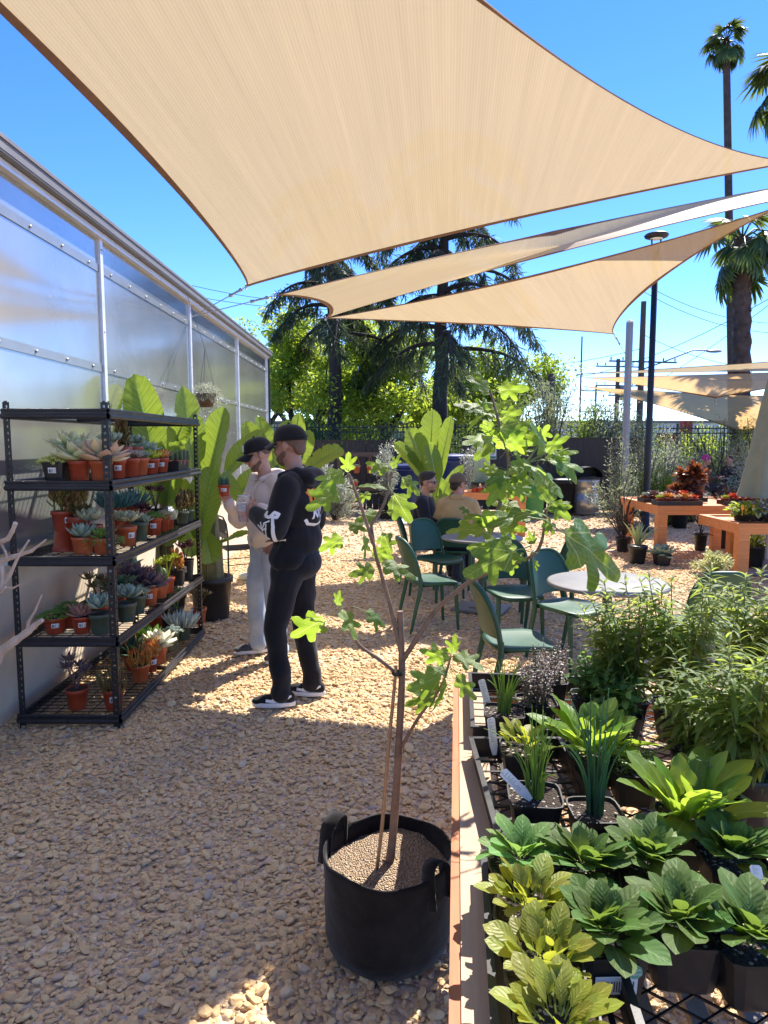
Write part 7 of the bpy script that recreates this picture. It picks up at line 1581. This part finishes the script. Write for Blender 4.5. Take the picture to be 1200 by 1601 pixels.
def herb(label, px, py, kind, mat, seed, R_=.064, H_=.092, zb=BZ, s=1.0, n=None, rz=None, cat="potted herb", name="herb_pot", sq=True, h=None, lean=(0, 0)):
    rg = np.random.default_rng(seed); p = onz(px, py, zb+H_); o = thing(name, label, cat, (p.x, p.y, zb-.004), -BA + rg.normal(0, .06) if rz is None else rz, GB); pt = pot_mesh("black" if sq else "round", R_, H_).build("pot", M_black, o); m = MB(); m.lathe([(R_*.93, H_*.90), (R_*.5, H_*.93), (0, H_*.92)], 24, sq=6 if sq else None); m.build("soil", M_soil2, o); m = MB(); c = np.array([0, 0, H_*.92]); two = False
    if kind in ("spinach", "gold", "romaine"):
        T = {"spinach": LSP, "gold": LGO, "romaine": LRO}[kind]; n = n or {"spinach": 38, "gold": 46, "romaine": 36}[kind]; L = {"spinach": .080, "gold": .076, "romaine": .145}[kind]*s; i = np.arange(n); t = i/n; az = i*2.39996; e0, e1 = {"spinach": (86, 34), "gold": (84, 38), "romaine": (86, 42)}[kind]; el = np.radians(e0 + (e1-e0)*t**.9 + rg.normal(0, 9, n)); d = np.stack([np.cos(az)*np.cos(el), np.sin(az)*np.cos(el), np.sin(el)], 1); rr = R_*.35*np.sqrt(t) if kind == "spinach" else R_*.55*np.sqrt(rg.uniform(0, 1, n)); pos = c + np.stack([rr*np.cos(az), rr*np.sin(az), rg.uniform(0, .02, n)], 1); m.scatter(T, frames(pos, d, L*(.55 + .5*t**.6)*rg.uniform(.8, 1.15, n), rg.normal(0, .35, n)))
    elif kind == "blades":
        n = n or 40
        for q in range(n):
            a_ = rg.uniform(0, 6.28); r0 = R_*.32*math.sqrt(rg.uniform()); L = (h or .2)*rg.uniform(.55, 1.15); b = rg.uniform(.02, .45)**1.3*(1.6 if rg.uniform() < .2 else .7); P = [c + np.array([math.cos(a_)*(r0 + L*b*t*t*1.3), math.sin(a_)*(r0 + L*b*t*t*1.3), L*(t - b*.8*t*t*t)]) for t in np.linspace(0, 1, 9)]; m.tube(P, np.linspace(.0024*s, .0007*s, 9), 5)
    else:
        st = MB(); ns_, Lf, T, gap, hh = {"mint": (16, .040, LMI, .017, .13), "oregano": (20, .014, LOR, .009, .13), "verbena": (11, .072, LVE, .017, .36), "thyme": (36, .010, LOR, .006, .07)}[kind]; ns_ = n or ns_; hh = h or hh
        for q in range(ns_):
            a_ = q*2.4 + rg.uniform(0, .5); r0 = R_*.7*math.sqrt((q+.5)/ns_); H2 = hh*rg.uniform(.6, 1.08); out = H2*rg.uniform(.05, .42)*(q/ns_)**.5 + .01; P = np.array([c + np.array([math.cos(a_)*(r0 + out*t**1.6) + lean[0]*t*t, math.sin(a_)*(r0 + out*t**1.6) + lean[1]*t*t, H2*(t - .10*t*t*(out/H2)*3)]) for t in np.linspace(0, 1, 9)]); P[1:] += rg.normal(0, .004, (8, 3))*min(1, hh*4); st.tube(P, np.linspace(.0028, .0012, 9)*(1.2 if kind == "verbena" else .8), 5)
            k = max(3, int(H2/gap)); tt = np.linspace(.12, 1.0, k); pos, ds, sc = [], [], []
            for w_, t in enumerate(tt):
                pp = np.array([np.interp(t, np.linspace(0, 1, 9), P[:, e]) for e in range(3)])
                for b in range(2 if kind != "verbena" else 3): an = w_*1.57 + b*(3.1416 if kind != "verbena" else 2.094) + rg.normal(0, .2); up = rg.normal(.15, .25) + (.9 if t > .93 else 0); pos.append(pp); ds.append((math.cos(an), math.sin(an), up)); sc.append(Lf*s*rg.uniform(.65, 1.2)*(1 - .45*max(0, (t-.75)/.25)))
            m.scatter(T, frames(np.array(pos), np.array(ds), np.array(sc), rg.normal(0, .3, len(sc))))
        st.build("stems", M_stem, o)
    m.build("leaves", mat, o); return o
k = NT("perlite_soil"); c = k.coord(); vo = k.n("TexVoronoi", i_Scale=170.0); k.l(c, vo.inputs["Vector"]); cs = k.n("SeparateColor"); k.l(vo.outputs["Color"], cs.inputs[0]); k.l(k.mix(k.math('GREATER_THAN', cs.outputs[0], .90), (.035, .021, .014), (.45, .40, .33)), k.b.inputs["Base Color"]); k.b.inputs["Roughness"].default_value = .9; k.bump(k.math('SUBTRACT', 1., vo.outputs["Distance"]), .9, .008); M_soil2 = k.m
TZ = BZ + .010
h1 = herb("dark spinach in a black pot with a barcode label and round green sticker", 945, 1452, "spinach", M_spin, 1, .066, .095, s=1.12, rz=.02)
herb("dark spinach in a square black pot in the middle of the front row, no label", 1062, 1438, "spinach", M_spin, 2, .066, .095, s=1.1); herb("dark spinach cut by the photo's right edge in the front row", 1172, 1462, "spinach", M_spin, 3, .066, .095, s=1.1)
herb("dark spinach behind the barcode pot, second row left", 915, 1352, "spinach", M_spin, 4, s=1.05); herb("dark spinach second row middle, behind the unlabelled front pot", 1012, 1340, "spinach", M_spin, 5, s=1.05); herb("dark spinach at the right end of the second row", 1148, 1338, "spinach", M_spin, 6, s=1.1)
herb("bright sunlit spinach at the back corner of the nearest tray", 812, 1335, "spinach", M_spin_lit, 7, zb=TZ, s=.95, n=30)
herb("golden lettuce directly in front of the sunlit spinach", 828, 1412, "gold", M_gold, 8, zb=TZ, s=.92); herb("golden lettuce in the middle of the nearest tray", 850, 1502, "gold", M_gold, 9, zb=TZ, s=.92); herb("golden lettuce nearest to us at the picture's bottom", 872, 1600, "gold", M_gold, 10, zb=TZ, s=.95)
herb("thin bright chives in the middle tray with a leaning white tag", 836, 1238, "blades", M_chive, 11, zb=TZ, h=.20, n=46); herb("young yellow green lettuce behind the chives", 818, 1165, "gold", M_gold, 12, zb=TZ, s=.95, n=20)
herb("dark green scallions standing on the bare mesh beside the chives", 931, 1262, "blades", M_scal, 13, .060, .09, h=.27, n=34, s=1.6)
herb("tall sunlit romaine lettuce behind the scallions", 922, 1170, "romaine", M_rom, 14, .064, .09, s=1.12, n=34); herb("big leaved green sorrel in front of the tall verbena", 1075, 1275, "romaine", M_rom, 15, .068, .095, s=1.1, n=30)
herb("scallions in the far left corner tray by a white tag", 788, 1108, "blades", M_chive, 16, zb=TZ, h=.17, n=26, s=1.4); herb("dark purple grey oregano in the far tray", 838, 1092, "oregano", M_oreg, 17, zb=TZ, h=.17, n=26); herb("second dark oregano, lower and behind the first", 858, 1058, "oregano", M_oreg, 18, zb=TZ, h=.14, n=22)
herb("bright green mint right of the dark oregano", 925, 1085, "mint", M_mint, 19, .066, .09, h=.15, n=22); herb("second bright mint behind the romaine", 968, 1110, "mint", M_mint, 20, .066, .09, h=.13, n=20); herb("low fine leaved thyme between the romaine and the sorrel", 990, 1195, "thyme", M_thy, 21, .062, .09)
herb("leftmost tall lemon verbena, its tips against the pale table", 975, 1085, "verbena", M_verb, 22, .075, .10, h=.42, n=15, lean=(-.03, 0)); herb("tall lemon verbena in the middle of the three", 1065, 1100, "verbena", M_verb, 23, .08, .11, h=.43, n=16); herb("drooping lemon verbena in a round black pot at the right edge", 1165, 1195, "verbena", M_verb, 24, .088, .14, h=.34, n=17, sq=False); herb("lemon verbena furthest back at the right edge", 1175, 1065, "verbena", M_verb, 25, .08, .11, h=.42, n=16); herb("lemon verbena filling the gap behind the sorrel", 1095, 1175, "verbena", M_verb, 26, .075, .10, h=.27, n=12)
herb("small upright rosemary like sprig beside the sorrel", 1128, 1250, "verbena", M_thy, 27, .05, .09, h=.12, n=5, s=.7)
# writing on the barcode pot
pt = h1.children[0]; m = MB(); yb = -(.066*(.80+.18*.55))*.992 - .006; V = [(-.036, yb+.0045, .026), (.036, yb+.0045, .026), (.036, yb, .062), (-.036, yb, .062)]; m.add(V, [(0, 1, 2, 3)], [(0, 0), (1, 0), (1, 1), (0, 1)], smooth=False); m.build("price_label", M_label, pt)
def words(txt, size, loc, rot, mat, name, parent):
    cu_ = bpy.data.curves.new("t", 'FONT'); cu_.body = txt; cu_.size = size; cu_.align_x = 'CENTER'; ob = bpy.data.objects.new("t", cu_); me = bpy.data.meshes.new_from_object(ob); bpy.data.objects.remove(ob); me.name = name; me.materials.append(mat); o = bpy.data.objects.new(name, me); COL.objects.link(o); o.parent = parent; o.location = loc; o.rotation_euler = rot; return o
M_stg = plain("organic_sticker", (.12, .30, .20), .5, bump=0); m = MB(); m.add([(.030 + .0125*math.cos(t), yb-.0015, .071 + .0125*math.sin(t)) for t in np.linspace(0, 6.283, 25)[:-1]], [tuple(range(24))], smooth=False); stk = m.build("sticker", M_stg, pt)
words("USDA", .0070, (.030, yb-.0022, .0725), (R(90), 0, 0), M_white, "lettering", stk); words("ORGANIC", .0052, (.030, yb-.0022, .0655), (R(90), 0, 0), M_white, "lettering", stk)
# white plant tags
k = NT("tag_print"); uv = k.coord("UV"); sp = k.n("SeparateXYZ"); k.l(uv, sp.inputs[0]); wn_ = k.n("TexWhiteNoise"); wn_.noise_dimensions = '1D'; row = k.math('FLOOR', k.math('MULTIPLY', sp.outputs[1], 22)); k.l(row, wn_.inputs["W"])
on = k.math('MULTIPLY', k.math('LESS_THAN', k.math('FRACT', k.math('MULTIPLY', sp.outputs[1], 22)), .4), k.math('MULTIPLY', k.math('GREATER_THAN', sp.outputs[0], .2), k.math('LESS_THAN', sp.outputs[0], k.math('MULTIPLY_ADD', wn_.outputs["Value"], .5, .35)))); on = k.math('MULTIPLY', on, k.math('GREATER_THAN', sp.outputs[1], .35)); k.l(k.mix(k.math('MULTIPLY', on, .6), (.80, .75, .64), (.15, .14, .13)), k.b.inputs["Base Color"]); k.b.inputs["Roughness"].default_value = .5; M_tag = k.m
for (bx, by, tx, ty, z0, lb) in ((830, 1250, 785, 1205, .845, "white printed plant tag leaning left among the chives"), (773, 1180, 767, 1122, .80, "upright white printed plant tag by the tray's rim"), (765, 1110, 752, 1062, .82, "white plant tag in shade at the far left tray"), (822, 1462, 817, 1432, .845, "blank rounded white tag between the golden lettuces"), (880, 1560, 868, 1530, .845, "rounded white tag in the nearest golden lettuce"), (1185, 1375, 1180, 1352, .86, "white tag among the spinach leaves at the right edge")):
    B = onz(bx, by, z0); T = ony(tx, ty, B.y + .015); d = (T-B); L = d.length; d.normalize(); sd_ = d.cross(Vector((0, -1, .2))).normalized(); nn = sd_.cross(d); w_ = .0115; out = [(-w_*.5, 0), (w_*.5, 0), (w_, L*.25), (w_, L-.004), (w_*.6, L), (-w_*.6, L), (-w_, L-.004), (-w_, L*.25)]
    P = [sd_*x + d*y for x, y in out]; V = [tuple(p - nn*.0006) for p in P] + [tuple(p + nn*.0006) for p in P]; U = [((x/w_+1)/2, y/L) for x, y in out]*2; m = MB(); m.add(V, [tuple(range(8)), tuple(range(15, 7, -1))] + [(i, i+8, (i+1) % 8+8, (i+1) % 8) for i in range(8)], U, smooth=False)
    tag(m.build("plant_tag", M_tag, None, B), lb, "plant tag", "white plant tags in the herb pots")
